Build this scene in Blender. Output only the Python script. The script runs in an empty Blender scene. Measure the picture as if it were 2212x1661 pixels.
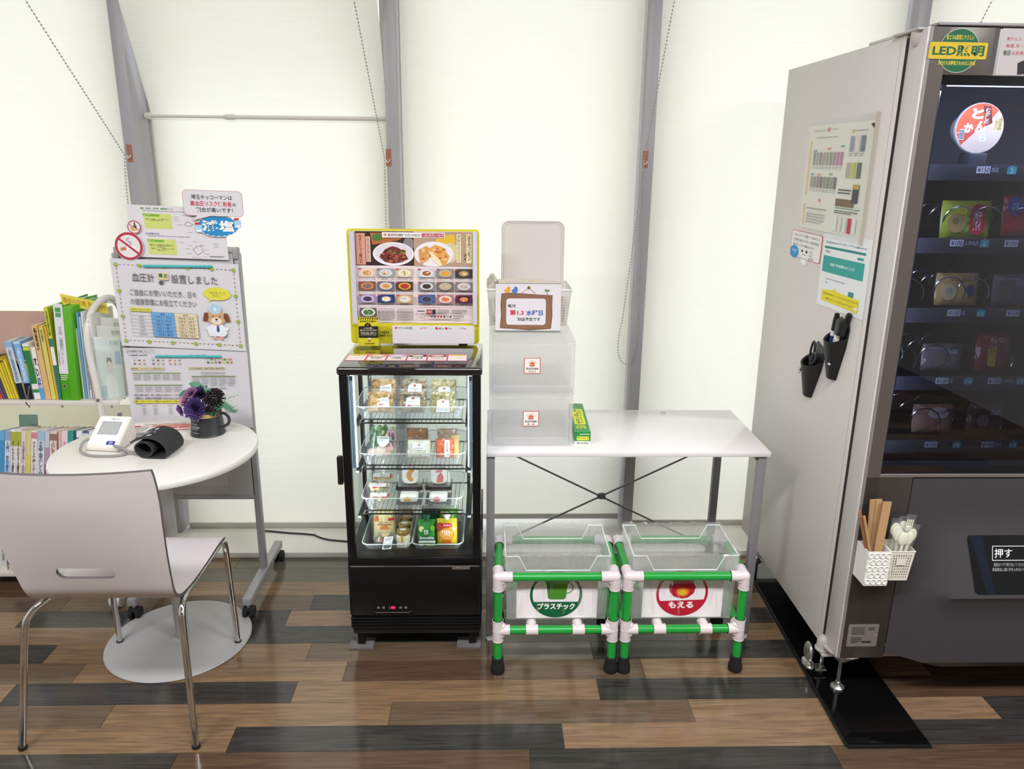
import bpy, bmesh, math, random
from mathutils import Vector, Matrix
random.seed(7)
PI=math.pi
SC=bpy.context.scene; COL=SC.collection
# ------------------------------------------------------------------ camera, sky, lights, exposure
cam=bpy.data.objects.new('camera',bpy.data.cameras.new('camera')); COL.objects.link(cam)
cam.data.sensor_width=36; cam.data.lens=36*1675/2212; cam.data.clip_start=.05
_p,_y,_r=math.radians(16.2),math.radians(1.85),math.radians(.68)
_F=Vector((math.sin(_y)*math.cos(_p),math.cos(_y)*math.cos(_p),-math.sin(_p)))
_R0=Vector((math.cos(_y),-math.sin(_y),0)); _U0=_R0.cross(_F)
_R=_R0*math.cos(_r)+_U0*math.sin(_r); _U=-_R0*math.sin(_r)+_U0*math.cos(_r)
cam.matrix_world=Matrix(((_R.x,_U.x,-_F.x,0),(_R.y,_U.y,-_F.y,0),(_R.z,_U.z,-_F.z,1.6),(0,0,0,1)))
SC.camera=cam
W=bpy.data.worlds.new('overcast_sky'); SC.world=W; W.use_nodes=True
W.node_tree.nodes['Background'].inputs[0].default_value=(.975,.98,1.03,1)
W.node_tree.nodes['Background'].inputs[1].default_value=2.08
def area_light(name,loc,size,power,rot=(0,0,0),col=(1,1,1)):
    l=bpy.data.lights.new(name,'AREA'); l.shape='RECTANGLE'; l.size,l.size_y=size; l.energy=power; l.color=col
    o=bpy.data.objects.new(name,l); COL.objects.link(o); o.location=loc; o.rotation_euler=rot; return o
for i,x in enumerate((-1.8,.2,2.2)):
    area_light('ceiling_lamp_light',(x,.3,2.83),(1.2,.3),72,col=(.98,.975,1))
SC.view_settings.view_transform='Standard'; SC.view_settings.look='None'
SC.view_settings.gamma=1; SC.view_settings.exposure=0; SC.view_settings.use_curve_mapping=False
try:
    SC.cycles.use_denoising=True; SC.cycles.max_bounces=10; SC.cycles.transparent_max_bounces=24
    SC.cycles.diffuse_bounces=5; SC.cycles.glossy_bounces=4; SC.cycles.transmission_bounces=6
    SC.cycles.caustics_reflective=False; SC.cycles.caustics_refractive=False; SC.cycles.sample_clamp_indirect=6
except Exception: pass
# ------------------------------------------------------------------ materials
def lin(h):
    if not isinstance(h,str): return tuple(h)+(1,) if len(h)==3 else h
    h=h.lstrip('#'); h=''.join(c*2 for c in h) if len(h)==3 else h; v=[int(h[i:i+2],16)/255 for i in (0,2,4)]
    return tuple(x/12.92 if x<=.04045 else ((x+.055)/1.055)**2.4 for x in v)+(1,)
_MC={}
def mat(col,rough=.5,metal=0,spec=.5,noise=0,nscale=40,bump=0,coat=0,emit=0,key=None):
    """principled material with a small procedural variation of colour / relief"""
    k=(col,rough,metal,spec,noise,nscale,bump,coat,emit)
    if k in _MC: return _MC[k]
    m=bpy.data.materials.new(key or 'surface'); m.use_nodes=True; nt=m.node_tree; b=nt.nodes['Principled BSDF']
    c=lin(col); b.inputs['Base Color'].default_value=c; b.inputs['Roughness'].default_value=rough
    b.inputs['Metallic'].default_value=metal; b.inputs['Specular IOR Level'].default_value=spec
    if coat: b.inputs['Coat Weight'].default_value=coat; b.inputs['Coat Roughness'].default_value=.08
    if emit: b.inputs['Emission Color'].default_value=c; b.inputs['Emission Strength'].default_value=emit
    if noise or bump:
        tc=nt.nodes.new('ShaderNodeTexCoord'); n=nt.nodes.new('ShaderNodeTexNoise'); n.inputs['Scale'].default_value=nscale
        n.inputs['Detail'].default_value=4; nt.links.new(tc.outputs['Object'],n.inputs['Vector'])
        if noise:
            mx=nt.nodes.new('ShaderNodeMix'); mx.data_type='RGBA'
            mx.inputs['A'].default_value=tuple(x*(1-noise) for x in c[:3])+(1,); mx.inputs['B'].default_value=tuple(min(1,x*(1+noise)) for x in c[:3])+(1,)
            nt.links.new(n.outputs['Fac'],mx.inputs['Factor']); nt.links.new(mx.outputs['Result'],b.inputs['Base Color'])
        if bump:
            bp=nt.nodes.new('ShaderNodeBump'); bp.inputs['Strength'].default_value=bump; bp.inputs['Distance'].default_value=.002
            nt.links.new(n.outputs['Fac'],bp.inputs['Height']); nt.links.new(bp.outputs['Normal'],b.inputs['Normal'])
    _MC[k]=m; return m
def ink(col): return mat(col,.55,0,.25)
def clear(tint='#ffffff',alpha=.9,gloss=.06,rough=.02,key='clear',fres=.3):
    """thin glass or film: mostly transparent with a fresnel reflection"""
    k=('clear',tint,alpha,gloss,rough,fres)
    if k in _MC: return _MC[k]
    m=bpy.data.materials.new(key); m.use_nodes=True; nt=m.node_tree; nt.nodes.clear()
    o=nt.nodes.new('ShaderNodeOutputMaterial'); t=nt.nodes.new('ShaderNodeBsdfTransparent'); g=nt.nodes.new('ShaderNodeBsdfGlossy')
    t.inputs[0].default_value=tuple(x*alpha for x in lin(tint)[:3])+(1,); g.inputs['Roughness'].default_value=rough
    lw=nt.nodes.new('ShaderNodeLayerWeight'); lw.inputs['Blend'].default_value=.25
    ma=nt.nodes.new('ShaderNodeMath'); ma.operation='MULTIPLY_ADD'; ma.inputs[1].default_value=fres; ma.inputs[2].default_value=gloss; ma.use_clamp=True
    mx=nt.nodes.new('ShaderNodeMixShader')
    nt.links.new(lw.outputs['Fresnel'],ma.inputs[0]); nt.links.new(ma.outputs[0],mx.inputs[0])
    nt.links.new(t.outputs[0],mx.inputs[1]); nt.links.new(g.outputs[0],mx.inputs[2]); nt.links.new(mx.outputs[0],o.inputs[0])
    _MC[k]=m; return m
def frosted(col='#f2f2f2',op=.5,trans=.5,rough=.25,spec=.04,key='frosted'):
    """translucent plastic: part see-through, part milky"""
    k=('fr',col,op,trans,rough,spec)
    if k in _MC: return _MC[k]
    m=bpy.data.materials.new(key); m.use_nodes=True; nt=m.node_tree; nt.nodes.clear(); N=nt.nodes.new
    o=N('ShaderNodeOutputMaterial'); t=N('ShaderNodeBsdfTransparent'); d=N('ShaderNodeBsdfDiffuse'); tr=N('ShaderNodeBsdfTranslucent'); g=N('ShaderNodeBsdfGlossy')
    d.inputs[0].default_value=lin(col); tr.inputs[0].default_value=lin(col); g.inputs['Roughness'].default_value=rough
    a=N('ShaderNodeMixShader'); a.inputs[0].default_value=trans; nt.links.new(d.outputs[0],a.inputs[1]); nt.links.new(tr.outputs[0],a.inputs[2])
    b=N('ShaderNodeMixShader'); b.inputs[0].default_value=op; nt.links.new(t.outputs[0],b.inputs[1]); nt.links.new(a.outputs[0],b.inputs[2])
    e=N('ShaderNodeMixShader'); e.inputs[0].default_value=spec; nt.links.new(b.outputs[0],e.inputs[1]); nt.links.new(g.outputs[0],e.inputs[2])
    nt.links.new(e.outputs[0],o.inputs[0]); _MC[k]=m; return m
def blind_fabric():
    m=frosted('#f6f4e4',1,.62,.5,.0,'blind_fabric'); nt=m.node_tree; N=nt.nodes.new
    tc=N('ShaderNodeTexCoord'); mp=N('ShaderNodeMapping'); mp.inputs['Scale'].default_value=(6,6,260)
    n=N('ShaderNodeTexNoise'); n.inputs['Scale'].default_value=1; n.inputs['Detail'].default_value=3
    mx=N('ShaderNodeMix'); mx.data_type='RGBA'; mx.inputs['A'].default_value=lin('#f0eee0'); mx.inputs['B'].default_value=lin('#f7f6ea')
    nt.links.new(tc.outputs['Object'],mp.inputs[0]); nt.links.new(mp.outputs[0],n.inputs['Vector']); nt.links.new(n.outputs['Fac'],mx.inputs['Factor'])
    for x in nt.nodes:
        if x.type in('BSDF_DIFFUSE','BSDF_TRANSLUCENT'): nt.links.new(mx.outputs['Result'],x.inputs[0])
    return m
def wood(c1,c2,rough=.135,seed=0):
    m=bpy.data.materials.new('floor_wood'); m.use_nodes=True; nt=m.node_tree; b=nt.nodes['Principled BSDF']; N=nt.nodes.new
    tc=N('ShaderNodeTexCoord'); mp=N('ShaderNodeMapping'); mp.inputs['Scale'].default_value=(1.6,26,8)
    oi=N('ShaderNodeObjectInfo'); ad=N('ShaderNodeVectorMath'); ad.operation='ADD'
    sc=N('ShaderNodeMath'); sc.operation='MULTIPLY'; sc.inputs[1].default_value=37
    nt.links.new(oi.outputs['Random'],sc.inputs[0]); nt.links.new(tc.outputs['Object'],mp.inputs[0])
    nt.links.new(mp.outputs[0],ad.inputs[0]); nt.links.new(sc.outputs[0],ad.inputs[1])
    n=N('ShaderNodeTexNoise'); n.inputs['Scale'].default_value=2.4; n.inputs['Detail'].default_value=7; n.inputs['Distortion'].default_value=1.6
    nt.links.new(ad.outputs[0],n.inputs['Vector'])
    cr=N('ShaderNodeValToRGB'); cr.color_ramp.elements[0].position=.36; cr.color_ramp.elements[1].position=.63
    cr.color_ramp.elements[0].color=lin(c1); cr.color_ramp.elements[1].color=lin(c2)
    nt.links.new(n.outputs['Fac'],cr.inputs[0]); nt.links.new(cr.outputs[0],b.inputs['Base Color'])
    b.inputs['Roughness'].default_value=rough; b.inputs['Specular IOR Level'].default_value=.5
    bp=N('ShaderNodeBump'); bp.inputs['Strength'].default_value=.25; bp.inputs['Distance'].default_value=.0006
    nt.links.new(n.outputs['Fac'],bp.inputs['Height']); nt.links.new(bp.outputs['Normal'],b.inputs['Normal'])
    return m
# ------------------------------------------------------------------ mesh builder
_TX={}
def textmesh(s,bold=0):
    k=(s,bold)
    if k in _TX: return _TX[k]
    cu=bpy.data.curves.new('t','FONT'); cu.body=s; cu.size=1; cu.resolution_u=2; cu.offset=bold; cu.align_x='CENTER' if '\n' in s else 'LEFT'
    if '\n' in s: cu.space_line=.82
    ob=bpy.data.objects.new('t',cu); me=bpy.data.meshes.new_from_object(ob)
    V=[tuple(v.co)[:2] for v in me.vertices]; F=[tuple(p.vertices) for p in me.polygons]
    bpy.data.objects.remove(ob); bpy.data.meshes.remove(me); bpy.data.curves.remove(cu)
    if V:
        x0=min(v[0] for v in V);x1=max(v[0] for v in V);y0=min(v[1] for v in V);y1=max(v[1] for v in V)
        V=[((x-x0)/max(x1-x0,1e-6),(y-y0)/max(y1-y0,1e-6)) for x,y in V]
    _TX[k]=(V,F); return _TX[k]
class B:
    """collects shapes (world coordinates, or local ones under matrix M) for ONE mesh object"""
    def __init__(s,M=None): s.v=[];s.f=[];s.mi=[];s.mats=[];s.M=M or Matrix.Identity(4)
    def m(s,mt):
        if mt not in s.mats: s.mats.append(mt)
        return s.mats.index(mt)
    def raw(s,V,F,mt,M=None):
        o=len(s.v); T=s.M if M is None else s.M@M
        s.v+=[tuple(T@Vector(p)) for p in V]; i=s.m(mt)
        for f in F: s.f.append(tuple(o+a for a in f)); s.mi.append(i)
        return s
    def bm(s,b,mt,M=None):
        b.verts.index_update(); s.raw([v.co[:] for v in b.verts],[[v.index for v in f.verts] for f in b.faces],mt,M); b.free(); return s
    def box(s,x0,x1,y0,y1,z0,z1,mt,bev=0,seg=2,M=None):
        b=bmesh.new(); bmesh.ops.create_cube(b,size=1)
        for v in b.verts: v.co=Vector(((x0+x1)/2+v.co.x*(x1-x0),(y0+y1)/2+v.co.y*(y1-y0),(z0+z1)/2+v.co.z*(z1-z0)))
        if bev: bmesh.ops.bevel(b,geom=b.edges[:],offset=min(bev,.49*min(abs(x1-x0),abs(y1-y0),abs(z1-z0))),segments=seg,affect='EDGES',profile=.5)
        return s.bm(b,mt,M)
    def tube(s,pts,r,mt,seg=8,cap=True,M=None,closed=False,sx=1):
        pts=[Vector(p) for p in pts]; n=len(pts); rs=r if isinstance(r,(list,tuple)) else [r]*n
        V=[];F=[];up=None
        for i,p in enumerate(pts):
            if closed: d=(pts[(i+1)%n]-pts[i-1])
            else: d=(pts[min(i+1,n-1)]-pts[max(i-1,0)])
            d=d.normalized() if d.length>1e-9 else Vector((0,0,1))
            if up is None: up=Vector((0,0,1)) if abs(d.z)<.9 else Vector((0,1,0))
            a=d.cross(up); 
            if a.length<1e-6: a=d.orthogonal()
            a.normalize(); b=a.cross(d).normalized(); up=b
            for k in range(seg):
                t=2*PI*(k+.5)/seg; V.append(p+a*math.cos(t)*rs[i]*sx+b*math.sin(t)*rs[i])
        for i in range(n if closed else n-1):
            j=(i+1)%n
            for k in range(seg): F.append((i*seg+k,i*seg+(k+1)%seg,j*seg+(k+1)%seg,j*seg+k))
        if cap and not closed: F.append(tuple(range(seg-1,-1,-1))); F.append(tuple((n-1)*seg+k for k in range(seg)))
        return s.raw(V,F,mt,M)
    def bar(s,p0,p1,w,h,mt,M=None,up=(0,0,1)):
        p0,p1=Vector(p0),Vector(p1); d=(p1-p0).normalized(); u=Vector(up); a=d.cross(u)
        if a.length<1e-4: a=d.cross(Vector((0,1,0)))
        a.normalize(); b=a.cross(d); V=[]
        for p in(p0,p1):
            for i,j in((-1,-1),(1,-1),(1,1),(-1,1)): V.append(p+a*i*w/2+b*j*h/2)
        return s.raw(V,[(0,1,2,3),(7,6,5,4),(0,4,5,1),(1,5,6,2),(2,6,7,3),(3,7,4,0)],mt,M)
    def lathe(s,prof,c,mt,seg=24,M=None,sy=1,cap=True):
        V=[];F=[];n=len(prof)
        for r,z in prof:
            for k in range(seg): t=2*PI*k/seg; V.append((c[0]+r*math.cos(t),c[1]+r*sy*math.sin(t),c[2]+z))
        for i in range(n-1):
            for k in range(seg): F.append((i*seg+k,i*seg+(k+1)%seg,(i+1)*seg+(k+1)%seg,(i+1)*seg+k))
        if cap:
            if prof[0][0]>1e-5: F.append(tuple(range(seg-1,-1,-1)))
            if prof[-1][0]>1e-5: F.append(tuple((n-1)*seg+k for k in range(seg)))
        return s.raw(V,F,mt,M)
    def cyl(s,c,r,h,mt,seg=20,M=None): return s.lathe([(r,0),(r,h)],c,mt,seg,M)
    def ball(s,c,r,mt,seg=12,rings=8,sc=(1,1,1),M=None):
        b=bmesh.new(); bmesh.ops.create_uvsphere(b,u_segments=seg,v_segments=rings,radius=r)
        for v in b.verts: v.co=Vector((c[0]+v.co.x*sc[0],c[1]+v.co.y*sc[1],c[2]+v.co.z*sc[2]))
        return s.bm(b,mt,M)
    def prism(s,poly,d,mt,M=None,z0=0):
        """polygon in local XY extruded from z0 to z0+d"""
        n=len(poly); V=[(x,y,z0) for x,y in poly]+[(x,y,z0+d) for x,y in poly]
        F=[tuple(range(n-1,-1,-1)),tuple(range(n,2*n))]+[(i,(i+1)%n,n+(i+1)%n,n+i) for i in range(n)]
        return s.raw(V,F,mt,M)
    def make(s,name,smooth=True,angle=35):
        me=bpy.data.meshes.new(name); me.from_pydata(s.v,[],s.f)
        for x in s.mats: me.materials.append(x)
        me.polygons.foreach_set('material_index',s.mi)
        b=bmesh.new(); b.from_mesh(me); bmesh.ops.recalc_face_normals(b,faces=b.faces[:]); b.to_mesh(me); b.free()
        if smooth:
            me.polygons.foreach_set('use_smooth',[True]*len(me.polygons)); me.set_sharp_from_angle(angle=math.radians(angle))
        me.update(); return me
def roundrect(x0,y0,x1,y1,r,seg=5):
    P=[]
    for cx,cy,a in((x1-r,y1-r,0),(x0+r,y1-r,90),(x0+r,y0+r,180),(x1-r,y0+r,270)):
        for k in range(seg+1): t=math.radians(a+90*k/seg); P.append((cx+r*math.cos(t),cy+r*math.sin(t)))
    return P
class Sheet(B):
    """flat printed thing. quad = the crop frame's (tl,tr,bl) pixel-free layout units; world = (TL,TR,BL) points"""
    def __init__(s,tl,tr,bl,W,H,x0=0,y0=0):
        B.__init__(s); s.o=Vector(tl); s.ux=(Vector(tr)-s.o)/W; s.uy=(Vector(bl)-s.o)/H; s.n=s.uy.cross(s.ux).normalized()
        s.x0,s.y0,s.L=x0,y0,0; s.W,s.H=W,H
    def pt(s,x,y,z=0): return s.o+s.ux*(x-s.x0)+s.uy*(y-s.y0)+s.n*z
    def base(s,col,th=.0008,r=0,mt=None):
        P=roundrect(s.x0,s.y0,s.x0+s.W,s.y0+s.H,r) if r else [(s.x0,s.y0),(s.x0+s.W,s.y0),(s.x0+s.W,s.y0+s.H),(s.x0,s.y0+s.H)]
        return s.slab(P,col,th,mt)
    def slab(s,P,col,th=.0008,mt=None):
        n=len(P); V=[s.pt(x,y,-th) for x,y in P]+[s.pt(x,y,0) for x,y in P]
        F=[tuple(range(n)),tuple(range(2*n-1,n-1,-1))]+[(i,(i+1)%n,n+(i+1)%n,n+i) for i in range(n)]
        s.raw(V,F,mt or ink(col)); return s
    def lay(s,z=None): s.L+=1; return s.L*.00004+.00025 if z is None else z
    def poly(s,P,col,z=None):
        z=s.lay(z); s.raw([s.pt(x,y,z) for x,y in P],[tuple(range(len(P)))],ink(col) if isinstance(col,str) else col); return s
    def rect(s,x0,y0,x1,y1,col,z=None): return s.poly([(x0,y0),(x1,y0),(x1,y1),(x0,y1)],col,z)
    def rr(s,x0,y0,x1,y1,r,col): return s.poly(roundrect(x0,y0,x1,y1,r),col)
    def ell(s,cx,cy,rx,ry,col,seg=20,a0=0,a1=360):
        return s.poly([(cx+rx*math.cos(math.radians(a0+(a1-a0)*k/seg)),cy+ry*math.sin(math.radians(a0+(a1-a0)*k/seg))) for k in range(seg if a1-a0==360 else seg+1)],col)
    def ring(s,cx,cy,rx,ry,w,col,seg=28):
        z=s.lay(); V=[];F=[]
        for k in range(seg):
            t=2*PI*k/seg
            for q in(1,1-w/rx): V.append(s.pt(cx+rx*q*math.cos(t),cy+ry*q*math.sin(t),z))
        for k in range(seg): j=(k+1)%seg; F.append((2*k,2*j,2*j+1,2*k+1))
        s.raw(V,F,ink(col)); return s
    def line(s,x0,y0,x1,y1,w,col):
        d=math.hypot(x1-x0,y1-y0) or 1; a,b=-(y1-y0)/d*w/2,(x1-x0)/d*w/2
        return s.poly([(x0+a,y0+b),(x1+a,y1+b),(x1-a,y1-b),(x0-a,y0-b)],col)
    def frame(s,x0,y0,x1,y1,w,col):
        for q in((x0,y0,x1,y0+w),(x0,y1-w,x1,y1),(x0,y0,x0+w,y1),(x1-w,y0,x1,y1)): s.rect(*q,col)
        return s
    def txt(s,t,x0,y0,x1,y1,col,bold=0,skew=0):
        """writing fitted to the box; vertical writing is given one sign per line"""
        V,F=textmesh(t,bold); z=s.lay()
        s.raw([s.pt(x0+a*(x1-x0)+(skew*b),y1-b*(y1-y0)+ (skew*a if False else 0),z) for a,b in V],F,ink(col)); return s
    def vt(s,t,x0,y0,x1,y1,col,bold=0): return s.txt('\n'.join(t.replace('ー','｜')),x0,y0,x1,y1,col,bold)
    def bars(s,x0,y0,x1,y1,n,col='#777777',fill=.45,seed=None):
        """print too small to read: rows of word-long dashes"""
        rn=random.Random(seed if seed is not None else int(x0*7+y0*13)); h=(y1-y0)/n; z=s.lay(); V=[];F=[]
        for i in range(n):
            x=x0; e=x1-(rn.random()*.35*(x1-x0) if i==n-1 and n>1 else 0)
            while x<e:
                w=min(e-x,(x1-x0)*rn.uniform(.05,.22)); y=y0+i*h
                o=len(V); V+=[s.pt(x,y+h*(1-fill)/2,z),s.pt(x+w,y+h*(1-fill)/2,z),s.pt(x+w,y+h*(1+fill)/2,z),s.pt(x,y+h*(1+fill)/2,z)]; F.append((o,o+1,o+2,o+3)); x+=w+(x1-x0)*.015
        s.raw(V,F,ink(col)); return s
# ------------------------------------------------------------------ things and parts
ORG={}
def props(o,label=None,cat=None,group=None,kind=None):
    if label: o['label']=label
    if cat: o['category']=cat
    if group: o['group']=group
    if kind: o['kind']=kind
    return o
def thing(name,label,cat,loc,group=None):
    o=bpy.data.objects.new(name,None); o.empty_display_size=.05; COL.objects.link(o); o.location=loc; ORG[o]=Vector(loc)
    return props(o,label,cat,group)
def part(name,b,parent,label=None,kind=None,smooth=True,angle=35):
    me=b.make(name,smooth,angle); o=bpy.data.objects.new(name,me); COL.objects.link(o)
    L=ORG[parent]; ORG[o]=L; me.transform(Matrix.Translation(-L)); o.parent=parent
    return props(o,label,None,None,kind)
def solo(name,b,label,cat,group=None,loc=None,kind=None,smooth=True,angle=35):
    me=b.make(name,smooth,angle); o=bpy.data.objects.new(name,me); COL.objects.link(o)
    if loc is None:
        vs=[v.co for v in me.vertices]; loc=(sum(v.x for v in vs)/len(vs),sum(v.y for v in vs)/len(vs),min(v.z for v in vs))
    me.transform(Matrix.Translation(-Vector(loc))); o.location=loc; ORG[o]=Vector(loc)
    return props(o,label,cat,group,kind)
def struct(name,b,parent=None,**k):
    if parent: return part(name,b,parent,**k)
    me=b.make(name); o=bpy.data.objects.new(name,me); COL.objects.link(o); ORG[o]=Vector((0,0,0)); o['kind']='structure'; return o
# ------------------------------------------------------------------ the room
PLASTER=mat('#d8d6d0',.8,noise=.03); STEEL=mat('#a6a4a9',.38,.0,.5,noise=.03,nscale=8); LEDGE=mat('#f0eee8',.35,noise=.02)
XL,XR,YB=-3.2,3.4,-3.2
struct('wall_left',B().box(XL-.1,XL,YB,3.6,0,2.9,PLASTER))
struct('wall_right',B().box(XR,XR+.1,YB,3.6,0,2.9,PLASTER))
struct('wall_front',B().box(XL,XR,YB-.1,YB,0,2.9,mat('#9a948c',.8,noise=.1,nscale=3)))
struct('ceiling',B().box(XL,XR,YB,3.6,2.9,3.0,PLASTER))
cl=thing('ceiling_lamp','long white fluorescent ceiling lamp near the left wall','lamp',(-1.8,.3,2.86),'ceiling lamps')
part('housing',B().box(-2.45,-1.15,.1,.5,2.86,2.9,mat('#e8e8e8')),cl)
for x in(.2,2.2):
    c=cl.copy(); COL.objects.link(c); c.location.x=x
    c['label']='long white fluorescent ceiling lamp '+('in the middle of the ceiling' if x<1 else 'near the right wall')
    for ch in cl.children: d=ch.copy(); COL.objects.link(d); d.parent=c
fl=struct('floor',B().box(XL,XR,YB,3.6,-.06,-.004,mat('#2a241e',.6)))
# planks: rows 0.1017 m deep; joints measured along each row
LT='L';MD='M';DK='D';BR='B';GR='G'
WM={LT:[wood('#67533f','#83694d'),wood('#6e5945','#886f54')],MD:[wood('#544637','#665543')],BR:[wood('#46362a','#584535')],DK:[wood('#2c2a28','#3c3936')],GR:[wood('#565146','#676156')]}
ROWS=[ # from the window towards the camera: y of near edge, list of (x end, colour)
 (2.831,[(-1.6,MD),(-1.02,LT),(-.30,GR),(.5,MD),(1.5,LT),(2.4,BR)]),
 (2.729,[(-1.9,LT),(-1.45,BR),(-.2,GR),(.75,DK),(1.9,LT),(2.4,MD)]),
 (2.628,[(-1.7,BR),(-1.3,LT),(-.464,LT),(.45,GR),(.95,DK),(1.6,BR),(2.4,LT)]),
 (2.526,[(-1.56,BR),(-1.35,MD),(-.655,MD),(.15,DK),(.8,MD),(1.7,LT),(2.4,DK)]),
 (2.424,[(-1.66,LT),(-.72,DK),(.02,LT),(.35,GR),(1.15,DK),(1.9,BR),(2.4,LT)]),
 (2.323,[(-1.9,DK),(-.95,LT),(-.03,DK),(.70,GR),(1.6,LT),(2.4,MD)]),
 (2.221,[(-1.455,DK),(-.6,LT),(.005,MD),(.355,GR),(1.30,DK),(1.9,MD),(2.4,LT)]),
 (2.12,[(-1.31,MD),(-.46,LT),(.02,BR),(.51,MD),(1.45,LT),(2.4,BR)]),
 (2.018,[(-1.475,LT),(-.60,DK),(.35,LT),(1.25,DK),(1.75,BR),(2.4,LT)]),
 (1.916,[(-1.70,BR),(-1.125,MD),(-.29,BR+'x'),(.62,MD+'x'),(1.55,LT),(2.4,DK)]),
 (1.815,[(-1.6,DK),(-.73,LT),(.22,DK),(1.15,LT),(1.95,DK),(2.4,LT)]),
 (1.713,[(-1.5,LT),(-.86,DK),(.12,BR),(.98,DK),(1.7,BR),(2.4,MD)]),
 (1.611,[(-1.2,MD),(-.3,LT),(.6,MD),(1.4,LT),(2.4,BR)]),
]
def plank(x0,x1,y0,y1,m): return B().box(x0+.0006,x1-.0006,y0+.0006,y1-.0006,-.004,0,m)
rk=random.Random(3); far=B()
for y0,segs in ROWS:
    x=-2.25
    for xe,k in segs:
        m=rk.choice(WM[{'Bx':LT,'Mx':MD}.get(k,k)])
        part('plank',plank(x,xe,y0,y0+.1017,m),fl,smooth=False); x=xe
    far.box(XL,-2.25,y0+.0006,y0+.1011,-.004,0,rk.choice(WM[rk.choice('LMDBG')])); far.box(2.4,XR,y0+.0006,y0+.1011,-.004,0,rk.choice(WM[rk.choice('LMDBG')]))
y=2.9327
while y<3.0: far.box(XL,XR,y+.0006,y+.1,-.004,0,WM[MD][0]); y+=.1017
y=1.611-.1017
while y>YB:
    x=XL
    while x<XR:
        e=min(XR,x+rk.uniform(.7,1)); far.box(x+.0006,e-.0006,y+.0006,y+.1011,-.004,0,rk.choice(WM[rk.choice('LMDBGL')])); x=e
    y-=.1017
part('planks_beyond',far,fl,kind='stuff',smooth=False)
struct('trim_1',B().box(XL,XR,2.92,3.34,-.002,.022,LEDGE,.002))
# window posts
PX=[-1.3525,-.366,.614,1.6165]
for i,x in enumerate(PX):
    b=B().box(x-.0225,x+.0225,3.1,3.245,.02,2.9,STEEL,.0015)
    b.box(x-.03,x+.03,3.245,3.30,.02,2.9,mat('#b9b3a6',.6),.001)
    struct('trim_%d'%(i+2),b)
# windows behind the blinds
EDG=[-2.34]+PX+[2.6]
for i in range(5):
    a,c=EDG[i]+.03,EDG[i+1]-.03
    w=bpy.data.objects.new('window_%d'%(i+1),None); COL.objects.link(w); w.location=(0,0,0); w['kind']='structure'; ORG[w]=Vector((0,0,0))
    fm=mat('#c9c9c4',.5); b=B()
    b.box(a,a+.03,3.30,3.34,.02,2.9,fm); b.box(c-.03,c,3.30,3.34,.02,2.9,fm); b.box(a+.03,c-.03,3.30,3.34,.02,.03,fm); b.box(a+.03,c-.03,3.30,3.34,2.85,2.9,fm)
    part('frame',b,w); part('pane',B().box(a+.03,c-.03,3.317,3.323,.03,2.85,clear('#fbfdfc',.97,.03)),w)
struct('wall_back',B().box(XL,-2.31,3.28,3.4,0,2.9,PLASTER).box(2.57,XR,3.28,3.4,0,2.9,PLASTER))
# roller blinds
FAB=blind_fabric(); RAIL=mat('#cfcdc6',.4)
def bead_chain(pts,mt,r=.0031,step=.0125):
    b=B(); P=[Vector(p) for p in pts]; L=0
    for a,c in zip(P,P[1:]):
        d=(c-a).length; t=-L%step if L else 0
        while t<d: 
            q=a+(c-a)*(t/d); b.ball(q,r,mt,6,4); t+=step
        L+=d
    b.tube(P,.0006,mt,4); return b
def hook_clip(x,z,lab):
    b=B().box(x-.014,x+.006,3.0985,3.1,z-.032,z+.032,mat('#a06a58',.45)); h=B()
    h.tube([(x-.008,3.095,z-.008),(x-.012,3.088,z-.012),(x-.006,3.083,z-.018),(x+.001,3.086,z-.012),(x+.001,3.095,z-.006)],.0017,mat('#e9e6e0',.3),6)
    t=thing('chain_hook',lab,'hook',(x,3.1,z-.03),'cord hooks on the window posts'); part('tape_plate',b,t); part('hook',h,t)
def roller_blind(x0,x1,path,label,chain=None,zr=None,rail_dy=0):
    t=thing('roller_blind',label,'blind',((x0+x1)/2,path[0][0],path[0][1]),None)
    b=B(); V=[];n=24
    for y,z in path:
        for k in range(n+1): V.append((x0+(x1-x0)*k/n,y+(.0012*math.sin(k*1.7+z*9) ),z))
    F=[(i*(n+1)+k,i*(n+1)+k+1,(i+1)*(n+1)+k+1,(i+1)*(n+1)+k) for i in range(len(path)-1) for k in range(n)]
    b.raw(V,F,FAB); part('fabric',b,t)
    y,z=path[0]; r=B(); r.box(x0,x1,y-.007,y+.007,z-.022,z+.002,RAIL,.004)
    part('bottom_rail',r,t)
    if chain: part('bead_chain',bead_chain(chain,mat('#a39f97',.4)),t)
    return t
def cv(a,b,c,n=10):
    return [tuple(Vector(a)*(1-t)**2+2*Vector(b)*t*(1-t)+Vector(c)*t*t) for t in [k/n for k in range(n+1)]]
roller_blind(-2.31,-1.372,[(3.17,.05),(3.17,1.5),(3.17,2.88)],'closed white roller blind at the far left, behind the book rack',
  [(-1.46,2.55,2.21),(-1.366,3.075,1.60)]+cv((-1.366,3.075,1.60),(-1.385,3.08,1.4),(-1.375,3.08,1.10)))
roller_blind(-1.312,-.398,[(3.15,.045),(3.19,.5),(3.232,1.2),(3.232,1.74),(3.14,1.95),(2.99,2.25),(2.72,2.88)],'white roller blind pushed back by a horizontal tension rod, behind the poster stand',
  [(-.44,2.70,2.16),(-.395,3.08,1.60)]+cv((-.395,3.08,1.60),(-.40,3.085,1.4),(-.398,3.085,1.0)))
roller_blind(-.334,.585,[(3.17,.075),(3.17,1.5),(3.17,2.88)],'wide white roller blind between drinks-fridge and desk, stopping short of the sill',None)
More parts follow.
